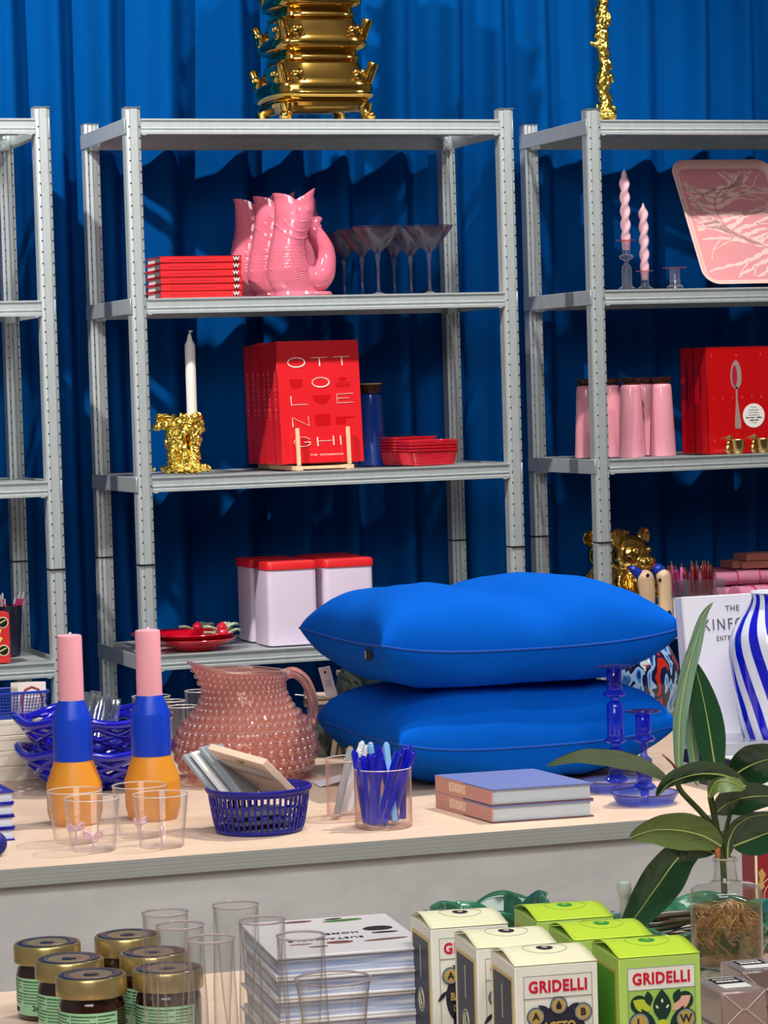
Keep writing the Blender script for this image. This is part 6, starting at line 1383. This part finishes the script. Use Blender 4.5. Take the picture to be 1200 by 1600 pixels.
# ------------------------------------------------------------ vinegar cartons
CRM = mat('cream_carton', '#f4efc9', 0.5); CRMF = mat('cream_carton_front', '#f1efe2', 0.5); LIME = mat('lime_carton', '#c3e23c', 0.45); LIMF = mat('lime_carton_front', '#b9dc6a', 0.45); DGR = mat('grass_green_side', '#4f9a1c', 0.45)
INK = mat('aubergine_ink', '#2a2a3c', 0.45); GOLDP = mat('gold_print', '#d6b65c', 0.35, .3); GRIDR = mat('crimson_lettering', '#d0163c', 0.45); GRY = mat('grey_line_print', '#8f949a', .5); PEARY = mat('pear_yellow', '#c2cf3a', .5); FGR = mat('forest_print', '#12372a', .5); PKP = mat('blush_print', '#e8b09a', .5)
def carton(FLc, green, full, label, group):
    wC, dC = 0.0785, 0.085; hC = 0.82 - FT
    t = thing('vinegar_carton', label, 'carton', (FLc.x, FLc.y, FT), radians(-6.2), group)
    body = LIMF if green else CRMF; top = LIME if green else CRM; side = DGR if green else CRM
    mb = MB(); mb.box((wC / 2, dC / 2, hC / 2), (wC, dC, hC), 0.0006); mb.build('carton_body', body, t)
    # arched lid: curls up towards the back, open edge at the left
    def lid(u, v):
        return ((wC + 0.0004) * u, dC * v, hC + 0.0006 + 0.0075 * sin(pi * v ** 1.25) * (1 - 0.2 * u))
    mb = MB(); mb.grid(lid, 10, 20); o = mb.build('arched_lid', top, t, True, 180); md = o.modifiers.new('t', 'SOLIDIFY'); md.thickness = 0.0007; md.offset = 1
    mb = MB(); mb.grid(lambda u, v: (0.001 + (wC - .002) * u, -0.0002, hC - 0.0035 + 0.0035 * v), 4, 1); 
    # side panel
    mb = MB(); mb.box((-0.0004, dC / 2, hC * .48), (0.0006, dC * .80, hC * .90)); mb.build('gold_frame', GOLDP, t)
    mb = MB(); mb.box((-0.0007, dC / 2, hC * .475), (0.0006, dC * .72, hC * .87)); mb.build('side_panel', side if green else INK, t)
    if not green:
        mb = MB(); bars(mb, (-0.0011, dC / 2, hC * .76), 0.032, 0.0022, 11, 4, '-x'); bars(mb, (-0.0011, dC / 2, hC * .26), 0.032, 0.0022, 9, 5, '-x'); mb.build('side_lettering', mat('pale_foil', '#d8cfae', .4), t)
        mb = MB()
        for r_ in (0.0115, 0.0085): mb.tube([(-0.0011, dC / 2 + r_ * cos(2 * pi * q / 32), hC * .52 + r_ * sin(2 * pi * q / 32)) for q in range(32)], 0.0005, 5, closed=True)
        mb.tube([(-0.0011, dC / 2 - 0.003, hC * .52 - .005), (-0.0011, dC / 2 + 0.002, hC * .52), (-0.0011, dC / 2 + 0.003, hC * .52 + .006)], 0.0008, 5); mb.build('side_emblem', mat('pale_foil', '#d8cfae'), t)
    # lid emblem
    zt_ = hC + 0.0088
    mb = MB(); L_ = lambda x, y: lid(x / wC, y / dC)[2] + .0009; mb.tube([(wC * .52 + 0.021 * cos(2 * pi * q / 40), dC * .5 + 0.017 * sin(2 * pi * q / 40), L_(wC * .52 + 0.021 * cos(2 * pi * q / 40), dC * .5 + 0.017 * sin(2 * pi * q / 40))) for q in range(40)], 0.0003, 4, closed=True); mb.build('lid_ring', GRY if not green else mat('olive_line', '#8fae30', .5), t)
    mb = MB(); mb.grid(lambda u, v: (wC * .52 + .008 * v * cos(2 * pi * u), dC * .5 + .0072 * v * sin(2 * pi * u), L_(wC * .52 + .008 * v * cos(2 * pi * u), dC * .5 + .0072 * v * sin(2 * pi * u)) + .0001), 28, 4, cu=True); em = mb.build('lid_emblem', mat('leaf_green_print', '#2f9a4a', .45) if green else INK, t)
    mb = MB(); mb.at(); mb.text('G', 0.008, (wC * .52, dC * .5, L_(wC * .52, dC * .5) + 0.0004), face='+z', ext=0.0002); mb.build('emblem_letter', top, em)
    if not full and green: n_front = True
    # front print
    y = -0.0003
    def rect(x0, x1, z0, z1, m, n, th=0.0003, yy=y):
        mb = MB(); mb.box(((x0 + x1) / 2, yy - th / 2, (z0 + z1) / 2), (x1 - x0, th, z1 - z0)); return mb.build(n, m, t)
    mx0, mx1 = wC * .10, wC * .93; zt2 = hC - 0.009
    for a, b_, c, d in ((mx0, mx1, zt2 - .0005, zt2), (mx0, mx0 + .0005, 0.008, zt2), (mx1 - .0005, mx1, 0.008, zt2), (mx0, mx1, zt2 - 0.021, zt2 - 0.0205)): rect(a, b_, c, d, GRY, 'frame_line', 0.0002, -0.0005)
    rect(mx0, mx1, zt2 - 0.0205, zt2, CRMF if green else mat('white_panel', '#eceadf', .5), 'name_panel', 0.0002)
    mb = MB(); mb.text('GRIDELLI', 0.0148, ((mx0 + mx1) / 2, -0.0008, zt2 - 0.0110), ext=0.0002, bold=0.0005, sx=0.86, space=1.1); mb.build('name_lettering', GRIDR, t)
    cx = (mx0 + mx1) / 2
    def disc(x, z, r_, m, n, yy, parent=t, sx=1):
        mb = MB(); mb.prism(circ(x, z, r_, 36, sx), 0.0003, None, 'y', yy); return mb.build(n, m, parent)
    def medal(x, z, r_, ch, big=False):
        a = disc(x, z, r_, INK if not green else FGR, 'medallion', -0.0016); disc(x, z, r_ * .90, GRY, 'medallion_ring', -0.0018, a); disc(x, z, r_ * .72, GOLDP, 'medallion_centre', -0.0020, a)
        if ch: mb = MB(); mb.text(ch, r_ * 1.1, (x, -0.0023, z), ext=0.0002, bold=0.0003); mb.build('medallion_letter', INK, a)
        else:
            mb = MB(); mb.prism([(x, z + r_ * .6), (x + r_ * .35, z - r_ * .05), (x + r_ * .25, z - r_ * .42), (x - r_ * .25, z - r_ * .42), (x - r_ * .35, z - r_ * .05)], 0.0003, None, 'y', -0.0023); mb.build('drop_mark', INK, a)
    def leafp(x, z, l, w2, ang, m, n='printed_leaf', yy=-0.0011):
        P = [(x + cos(ang) * l * s_ - sin(ang) * w2 * sin(pi * s_) , z + sin(ang) * l * s_ + cos(ang) * w2 * sin(pi * s_)) for s_ in [q / 10 for q in range(11)]] + [(x + cos(ang) * l * s_ + sin(ang) * w2 * sin(pi * s_), z + sin(ang) * l * s_ - cos(ang) * w2 * sin(pi * s_)) for s_ in [1 - q / 10 for q in range(1, 10)]]
        mb = MB(); mb.prism(P, 0.0003, None, 'y', yy); return mb.build(n, m, t)
    if not green:
        disc(cx, zt2 - 0.060, 0.0315, INK, 'bottle_print', -0.0008, t, .86); rect(cx - .020, cx + .020, 0.01, zt2 - .06, INK, 'bottle_print', .0003, -0.0005)
        leafp(cx - 0.008, zt2 - 0.033, 0.013, 0.0022, 2.7, INK); leafp(cx + 0.008, zt2 - 0.033, 0.013, 0.0022, 0.45, INK); leafp(cx - .026, zt2 - .052, .014, .002, -2.3, INK); leafp(cx + .028, zt2 - .048, .010, .002, -0.5, INK)
        medal(cx, zt2 - 0.0285, 0.0082, None); medal(cx - 0.022, zt2 - 0.0375, 0.0085, 'A'); medal(cx + 0.023, zt2 - 0.036, 0.0085, 'B')
        mb = MB(); mb.text('ACETO', 0.0105, (cx, -0.0016, zt2 - 0.0475), ext=0.0002, bold=0.0004, sx=.9); mb.text('BALSAMICO', 0.0105, (cx, -0.0016, zt2 - 0.0585), ext=0.0002, bold=0.0004, sx=.80); mb.text('DI MODENA', 0.009, (cx, -0.0016, zt2 - 0.070), ext=0.0002, sx=.8); mb.build('product_lettering', GOLDP, t)
        if not full: pass
    else:
        rect(mx0 + .0005, mx1 - .0005, 0.01, zt2 - 0.021, mat('fresh_green_panel', '#a4cf62', .5), 'picture_panel', .0002, -0.0002)
        disc(cx - .022, zt2 - .034, .0085, FGR, 'printed_leaf', -.0007); disc(cx + .022, zt2 - .033, .0085, FGR, 'printed_leaf', -.0007)
        leafp(cx - .028, zt2 - .030, .020, .0058, -.55, PEARY, 'printed_pear', -.0009); leafp(cx + .028, zt2 - .029, .022, .006, pi + .6, PKP, 'printed_fig', -.0009)
        leafp(cx - .012, zt2 - .036, .014, .004, 1.7, FGR); leafp(cx + .012, zt2 - .035, .014, .004, 1.2, FGR)
        leafp(cx, zt2 - .053, .032, .0088, pi / 2, FGR, yy=-.0012); leafp(cx - .006, zt2 - .062, .028, .005, 2.1, FGR, yy=-.0012); leafp(cx + .007, zt2 - .062, .028, .005, 1.05, FGR, yy=-.0012)
        for dx, dz, an in ((0, -.034, pi / 2), (-.0038, -.039, 2.2), (.0038, -.039, .9)): leafp(cx + dx, zt2 + dz, .0042, .0010, an, CRM, 'printed_seed', -.0015)
        disc(cx - .017, zt2 - .060, .008, FGR, 'printed_leaf', -.0008); disc(cx + .016, zt2 - .060, .008, FGR, 'printed_leaf', -.0008)
        disc(cx, zt2 - .055, .0058, PEARY, 'printed_pear', -.0015, t); disc(cx, zt2 - .066, .0115, PEARY, 'printed_pear', -.0014, t)
        rect(mx0 + .001, mx1 - .001, .02, zt2 - .070, FGR, 'dark_panel', .0003, -.0014)
        medal(cx - .0225, zt2 - .051, .0098, 'L'); medal(cx + .0225, zt2 - .050, .0098, 'W')
        mb = MB(); mb.text('CONDIMENTO AL', 0.0062, (cx, -0.0022, zt2 - 0.0660), ext=0.0002, bold=0.0002, sx=.85); mb.text('FICO E PERA', 0.009, (cx, -0.0022, zt2 - 0.0765), ext=0.0002, sx=.85); mb.build('product_lettering', GOLDP, t)
    return t
Gc, Gg = 'cream vinegar cartons', 'lime vinegar cartons'
for px, py, gr, d in ((673, 1453, 0, 'cream vinegar carton with dark side panel, at the back left beside the white books'), (744.6, 1484, 0, 'cream vinegar carton with dark side panel, in the middle of its row'), (804, 1512, 0, 'cream vinegar carton at the front, reading Gridelli Aceto Balsamico'),
                      (839.5, 1441.5, 1, 'lime green vinegar carton at the back, before the cabbage bowl'), (896.5, 1471.5, 1, 'lime green vinegar carton in the middle of its row'), (966.7, 1499.5, 1, 'lime green vinegar carton at the front, with pears and L and W medallions')):
    carton(PZ(px, py, 0.82), gr, True, d, Gg if gr else Gc)

# ------------------------------------------------------------ cabbage bowls
CAB = ramp_mat('cabbage_glaze', ['#1c4a36', '#2f6e50', '#4d8f6c', '#7fae8e'], [0.3, 0.5, 0.65, 0.8], 'NOISE', 26, 0.12, 3, 0.8, (1, 1, 1), bump=.15, coat=.6)
def cabbage(px, py, zr, wpx, label, seed):
    p = PZ(px, py, zr); k = mpp(p); R = wpx / 2 * k; p.z = FT; H = zr - FT; rnd = random.Random(seed)
    t = thing('cabbage_bowl', label, 'bowl', p, 0, 'green cabbage leaf bowls')
    mb = MB(); mb.lathe([(0, 0), (R * .42, 0), (R * .46, 0.006), (R * .66, H * .35), (R * .82, H * .78), (R * .78, H * .78), (R * .60, H * .35), (R * .4, 0.012), (0, 0.010)], 48); mb.build('bowl_body', CAB, t)
    for j in range(7):
        a0 = 2 * pi * j / 7 + rnd.uniform(-.1, .1); hh = H * rnd.uniform(.86, 1.0); wd = rnd.uniform(.62, .72); out = rnd.uniform(.9, 1.0) * (1 if j % 2 else .93)
        def f(u, v, a0=a0, hh=hh, wd=wd, out=out, j=j):
            s_ = (u - .5) * 2; a = a0 + s_ * wd; top = hh * (1 - 0.22 * abs(s_) ** 2.5); r_ = R * (.46 + (out - .46) * v ** .7) + R * 0.02 * v * sin(s_ * 6 + j) ; z = .004 + top * v
            if v > .85: r_ += R * .05 * (v - .85) / .15 * (1 + .4 * sin(s_ * 7))
            d = .0014 * sin(abs(s_) * 9 - v * 4) * (1 - v * .3); r_ += d
            return (r_ * cos(a), r_ * sin(a), z)
        mb = MB(); mb.grid(f, 28, 18); o = mb.build('leaf', CAB, t, True, 180); md = o.modifiers.new('t', 'SOLIDIFY'); md.thickness = 0.004
        mb = MB(); mb.tube([Vector(f(.5, q / 8)) * 1.0 + Vector((cos(a0), sin(a0), 0)) * .0015 for q in range(9)], [.0022 - .0001 * q for q in range(9)], 6); mb.build('leaf_rib', mat('pale_rib_glaze', '#6fa182', .15, coat=.6), o)
    return t, p, R, H
cabbage(762, 1402, 0.795, 206, 'green glazed cabbage leaf bowl behind the cartons, the left one', 1)
tb2, p2_, R2, H2 = cabbage(1088, 1424, 0.742, 282, 'green glazed cabbage leaf bowl heaped with brown pods, behind the glass bottle', 5)
POD = mat('vanilla_pod', '#4a3a22', 0.3, coat=.4, var=.4, vscale=40); rnd = random.Random(3)
for i in range(16):
    a = rnd.uniform(-.35, .15); c0_ = Vector((p2_.x + rnd.uniform(-.02, .02), p2_.y + rnd.uniform(-.03, .03), FT + H2 * .70 + i * .0014)); d = Vector((cos(a), sin(a), 0)) * .062
    t = thing('vanilla_pod', 'thin brown pod in the heap filling the right cabbage bowl', 'pod', c0_, 0, 'brown pods in the cabbage bowl')
    mb = MB(); mb.tube([-d, -d * .4 + Vector((0, 0, .003)), d * .3 + Vector((0, 0, .003)), d], [.0012, .0028, .0028, .001], 8); mb.build('pod_body', POD, t)
pg = PZ(975, 1383, 0.775)
t = thing('ceramic_knob', 'pale grey green round ceramic knob behind the hanging leaf', 'knob', (pg.x, pg.y, FT)); mb = MB(); mb.lathe([(0, 0), (.02, 0), (.012, .01), (.006, .05), (.005, .098), (.007, .103), (.0088, .110), (.0075, .118), (0, .1205)], 28); mb.build('knob_body', mat('celadon', '#b4beb2', .2, coat=.5), t)
pr = PD(1179, 1330, 3.50)
t = thing('maroon_box', 'maroon carton with cream emblem standing at the right edge behind the bottle', 'carton', (pr.x, pr.y, FT), radians(-3))
mb = MB(); mb.box((.045, .02, (pr.z - FT) / 2), (.09, .04, pr.z - FT), .0008); mb.build('carton_body', mat('maroon_card', '#93202c', .45), t); mb = MB(); mb.box((.0015, -.0002, (pr.z - FT) / 2), (.003, .0006, pr.z - FT)); mb.build('cream_edge', CRM, t)
for r_ in (.010, .016, .023):
    mb = MB(); mb.tube([(.027 + r_ * cos(2 * pi * q / 32), -.0004, (pr.z - FT) - .055 + r_ * sin(2 * pi * q / 32)) for q in range(32)], .0006, 5, closed=True); mb.build('printed_ring', mat('cream_pink_print', '#e2b6a0', .5), t)
mb = MB(); mb.prism([(.005, .075), (.012, .08), (.010, .088), (.014, .095), (.009, .103), (.004, .098), (.006, .09), (.003, .083)], .0005, None, 'y', -.0006); mb.build('printed_figure', mat('straw_print', '#c9a45c', .5), t)

# ------------------------------------------------------------ soap bars
SOAP = mat('rose_brown_soap', '#a98078', 0.3, coat=.8, var=.15, vscale=30); SOAPD = mat('dark_brown_soap', '#6a4038', 0.3, coat=.8, var=.2, vscale=30)
zs = 0.735; sp_ = PZ(1127, 1551, zs); sq = PZ(1197, 1545, zs); rzs = atan2((sq - sp_).y, (sq - sp_).x); ws = (sq - sp_).length
def soap(c, w_, d_, h_, m, label, grp, rz, lab=True):
    t = thing('soap_bar', label, 'soap', c, rz, grp)
    mb = MB(); mb.box((w_ / 2, d_ / 2, h_ / 2), (w_, d_, h_ - .001), .002); mb.build('soap_block', m, t)
    mb = MB(); mb.box((w_ / 2, d_ / 2, h_ / 2), (w_ + .0012, d_ + .0012, h_), .0012); mb.build('cellophane_wrap', CLP, t)
    for a in (-1, 1):
        mb = MB(); mb.tube([(w_ * .02, -.0008, h_ * (.5 + a * .48)), (w_ * .45, -.0014, h_ * .5)], .0004, 5); mb.tube([(w_ * .98, -.0008, h_ * (.5 + a * .48)), (w_ * .55, -.0014, h_ * .5)], .0004, 5); mb.tube([(w_ * .45, -.0014, h_ * .5), (w_ * .55, -.0014, h_ * .5)], .0004, 5); mb.build('wrap_fold', mat('fold_line', '#e6dcd8', .2), t)
    if lab:
        mb = MB(); mb.box((w_ / 2, d_ * .55, h_ + .0006), (w_ * .62, d_ * .7, .0004)); lb5 = mb.build('paper_label', WHITE, t)
        mb = MB(); mb.box((w_ / 2, d_ * .66, h_ + .0009), (w_ * .62, d_ * .40, .0003)); mb.build('black_panel', BLACK, lb5)
        mb = MB(); bars(mb, (w_ / 2, d_ * .60, h_ + .0011), w_ * .5, .006, 5, 3, '+z'); bars(mb, (w_ / 2, d_ * .75, h_ + .0011), w_ * .5, .003, 8, 8, '+z'); mb.build('label_lettering', WHITE, lb5)
hs_ = 0.0375
soap((sp_.x, sp_.y, FT + hs_), ws, .075, hs_, SOAP, 'rose brown wrapped soap bar, upper of the stack beside the lime carton', 'rose brown soap bars', rzs)
soap((sp_.x, sp_.y, FT), ws, .075, hs_ - .0005, SOAP, 'rose brown wrapped soap bar, lower of the stack beside the lime carton', 'rose brown soap bars', rzs, False)
s2 = PZ(1167, 1531, zs + .005)
for i, d in ((0, 'lower'), (1, 'upper')): soap((s2.x + .014, s2.y + .04, FT + i * .040), ws, .06, .0395, SOAPD, 'dark brown wrapped soap bar cut off by the right edge, %s of two' % d, 'dark brown soap bars', rzs, i == 1)

# ------------------------------------------------------------ rubber plant cutting in a bottle
zbk = 0.72; pbt = PZ(1137, 1507, zbk); kq = mpp(pbt); Db = (pbt - CAM).dot(FWD)
t = thing('glass_block', 'round clear glass block under the plant bottle', 'block', (pbt.x, pbt.y, FT)); mb = MB(); mb.lathe([(0, 0), (.034, 0), (.036, .002), (.036, .057), (.034, .0595), (0, .0595)], 40); mb.build('block', mat('block_glass', '#cfd8c6', .08, trans=.8, coat=.3), t)
pot = thing('plant_bottle', 'clear glass bottle of water with brown roots, holding the rubber plant cutting', 'bottle', pbt)
BOTG = thin_glass('bottle_glass', '#fbfbf8', '#b3b3a6', 1.8, 0, 0.015, 0.4, '#e6e6dc')
def kl(P): return [(a * kq, b_ * kq) for a, b_ in P]
mb = MB(); mb.lathe(kl([(0, 2), (50, 2), (55, 6), (56, 12), (56, 112), (54, 120), (46, 125), (24, 128), (19, 134), (17, 148), (17, 160), (19, 163), (19, 168), (16.5, 168), (15, 160)]), 56); gb = mb.build('bottle_wall', BOTG, pot, True, 50)
mb = MB(); mb.tube([(17.8 * kq * cos(2 * pi * q / 40), 17.8 * kq * sin(2 * pi * q / 40), 167 * kq) for q in range(40)], .0011, 8, closed=True); mb.build('neck_rim', RIMG, gb)
mb = MB(); mb.lathe(kl([(0, 0), (50, 0), (54, 2), (52, 5), (0, 6)]), 48); mb.build('thick_base', mat('base_glass', '#b9c6c4', .05, trans=.7, coat=.5), gb)
mb = MB(); mb.lathe(kl([(0, 7), (50, 7), (54, 12), (54, 92), (0, 92)]), 48); mb.build('water', thin_glass('amber_water', '#efe3cc', '#c9a06a', .6, 0, .03, .15, '#d9b98c'), pot, True, 40)
mb = MB(); rnd = random.Random(12)
for i in range(110):
    a = rnd.random() * 6.28; r0 = rnd.uniform(0, 10) * kq; P = [(r0 * cos(a), r0 * sin(a), rnd.uniform(78, 100) * kq)]; x, y, z = P[0]; a2 = a; 
    for s_ in range(rnd.randint(8, 16)):
        a2 += rnd.uniform(-.7, .7); x += 6.5 * kq * cos(a2); y += 6.5 * kq * sin(a2); z -= rnd.uniform(-1, 8) * kq
        q = sqrt(x * x + y * y); 
        if q > 50 * kq: x *= 50 * kq / q; y *= 50 * kq / q; a2 += 1.2
        z = max(z, 12 * kq); P.append((x, y, z))
    mb.tube(catm(P, 3), rnd.uniform(.0003, .0008), 5)
mb.build('roots', ramp_mat('root_brown', ['#a87238', '#d9b98a', '#8a5a2a'], [.35, .5, .65], 'NOISE', 60, .6, 2, 0), pot)['kind'] = 'stuff'
plant = thing('rubber_plant', 'rubber plant cutting with long glossy dark green leaves growing from the bottle', 'plant', pbt + Vector((0, 0, 0.09)))
org = Vector(plant.location)
LT = mat('leaf_top_green', '#24482c', 0.22, coat=.4, var=.25, vscale=20); LSH = mat('pale_sheen_leaf', '#7a9a80', 0.35, coat=.2, var=.2, vscale=25); LU = mat('leaf_under_green', '#6e8347', 0.42, var=.2, vscale=25); RIB = mat('pale_leaf_rib', '#a9b56a', .4); STEM = mat('plant_stem', '#3d4a22', .45, var=.3, vscale=30)  # the paler leaf green has glossy sheen painted into its colour
def leafm(P, side, hw, prof=None, front='top', fold=.15, rib=True):
    """P: (px, py, depth offset px) midrib from stem to tip; side: (dx, dy, dd) direction across; hw: half width px"""
    Q = [PD(a, b_, Db + c * kq) - org for a, b_, c in catm(P, 5)]; n = len(Q); S = (RGT * side[0] - UPV * side[1] + FWD * side[2]).normalized()
    def w_(v): return (prof(v) if prof else sin(pi * min(1, v * .97 + .03)) ** .72 * (1.06 - .25 * abs(v - .45))) * hw * kq
    N = []
    for i in range(n):
        T = (Q[min(i + 1, n - 1)] - Q[max(i - 1, 0)]).normalized(); s2_ = (S - T * S.dot(T)).normalized(); N.append((s2_, T.cross(s2_)))
    sg = 1 if N[n // 2][1].dot(FWD) < 0 else -1   # which way the normal faces: towards the camera?
    def g(off):
        def f(u, v):
            i = round(v * (n - 1)); s_ = (u - .5) * 2; s2_, nn = N[i]; ww = w_(v)
            return Q[i] + s2_ * (ww * s_) + nn * (sg * (fold * ww * (s_ * s_ - .0) + off + .0012 * sin(abs(s_) * 9 + v * 30) * .3))
        return f
    lf = None
    mf, mk = (LT, LU) if front == 'top' else ((LSH, LSH) if front == 'pale_sheen' else (LU, LT))
    mb = MB(); mb.grid(g(.0003), 14, n - 1); k0 = len(mb.f); mb.grid(g(-.0003), 14, n - 1, m=1); 
    me = bpy.data.meshes.new('leaf'); me.from_pydata(mb.v, [], mb.f); me.materials.append(mf); me.materials.append(mk); me.polygons.foreach_set('material_index', mb.mi); me.polygons.foreach_set('use_smooth', [True] * len(me.polygons)); me.update()
    lf = bpy.data.objects.new('leaf', me); scene.collection.objects.link(lf); lf.parent = plant
    if rib: mb = MB(); mb.tube([Q[i] + N[i][1] * sg * .0008 for i in range(n)], [max(.0004, .0013 * (1 - i / n)) for i in range(n)], 6); mb.build('midrib', RIB, lf)
    return lf
leafm([(1042, 1219, 0), (1005, 1196, -20), (955, 1183, -35), (900, 1181, -45), (854, 1197, -50)], (0.1, 1, 1.1), 20, None, 'pale_sheen', .1, False)
leafm([(1061, 1215, 10), (1060, 1170, 12), (1063, 1110, 14), (1074, 1050, 20), (1088, 1000, 25), (1099, 962, 28), (1114, 941, 30)], (1, .1, .5), 14, lambda v: (sin(pi * min(1, v * 1.15)) ** .6 if v < .43 else max(0, cos((v - .43) / .57 * pi / 2)) ** .9), 'pale_sheen', .15)
leafm([(1120, 1216, 20), (1114, 1180, 25), (1106, 1130, 30), (1096, 1080, 32), (1083, 1031, 34)], (1, .15, .15), 24, None, 'top', .12)
leafm([(1090, 1228, 30), (1083, 1180, 34), (1078, 1130, 36), (1081, 1085, 38)], (1, 0, .8), 13, None, 'pale_sheen', .1)
leafm([(1165, 1228, -15), (1135, 1212, -25), (1100, 1208, -30), (1068, 1214, -30), (1042, 1226, -28), (1026, 1246, -20)], (-.1, 1, .8), 20, None, 'top', -.25)
leafm([(1108, 1246, -10), (1120, 1222, -22), (1140, 1222, -28), (1164, 1233, -25)], (0.1, 1, -.4), 20, None, 'under', .1)
leafm([(1143, 1214, 20), (1168, 1198, 10), (1200, 1186, 0), (1245, 1180, -5)], (.3, 1, .4), 34, None, 'top', .15)
leafm([(1118, 1270, 5), (1142, 1252, 0), (1180, 1244, 0), (1230, 1244, 0)], (-.1, 1, .3), 26, None, 'top', .1)
leafm([(1126, 1322, -5), (1098, 1306, -20), (1060, 1297, -35), (1020, 1297, -45), (983, 1309, -50)], (-.1, 1, .35), 30, None, 'under', .12)
leafm([(1116, 1332, 5), (1095, 1326, -5), (1068, 1326, -15), (1042, 1316, -20)], (0, 1, .6), 19, None, 'top', .15)
leafm([(1100, 1315, 15), (1062, 1338, 20), (1030, 1380, 15), (998, 1425, 10), (962, 1476, 5)], (.8, .6, .2), 33, None, 'top', .18)
leafm([(1136, 1342, 0), (1138, 1314, -4), (1152, 1288, -10), (1178, 1274, -15), (1215, 1272, -15)], (.6, .6, .6), 13, None, 'top', .2)
leafm([(1146, 1322, 5), (1172, 1312, 0), (1205, 1300, 0), (1240, 1296, 0)], (.1, 1, .1), 28, None, 'top', .1)
for P, r_ in (([(1132, 1400, 0), (1129, 1340, 0), (1120, 1295, 0), (1110, 1245, -8)], 5), ([(1130, 1345, 2), (1128, 1310, 4), (1098, 1272, 4), (1062, 1233, 6), (1061, 1210, 10)], 4.5), ([(1129, 1335, 0), (1112, 1318, -6), (1098, 1306, -18)], 3), ([(1131, 1340, 3), (1134, 1300, 6), (1140, 1262, 5), (1120, 1216, 18)], 3.5), ([(1128, 1338, 3), (1115, 1331, 4)], 2.6), ([(1133, 1345, 2), (1145, 1322, 4)], 3)):
    mb = MB(); q = catm(P, 5); mb.tube([PD(a, b_, Db + c * kq) - org for a, b_, c in q], r_ * kq, 10); mb.build('stem', STEM, plant, True, 180)
mb = MB(); mb.tube([PD(a, b_, Db + c * kq) - org for a, b_, c in catm([(1062, 1212, 8), (1052, 1195, 0), (1034, 1178, -6)], 5)], [2.6 * kq] * 5 + [2.0 * kq] * 3 + [1.2 * kq] * 2 + [.4 * kq], 8); mb.build('red_sprout', mat('red_sprout', '#8a4a44', .4), plant)
mb = MB(); mb.tube([PD(a, b_, Db + c * kq) - org for a, b_, c in ((1122, 1340, -4), (1121, 1330, -5), (1124, 1322, -5))], [.003, .0035, .001], 8); mb.build('dry_sheath', mat('dry_sheath', '#b06a34', .6), plant)
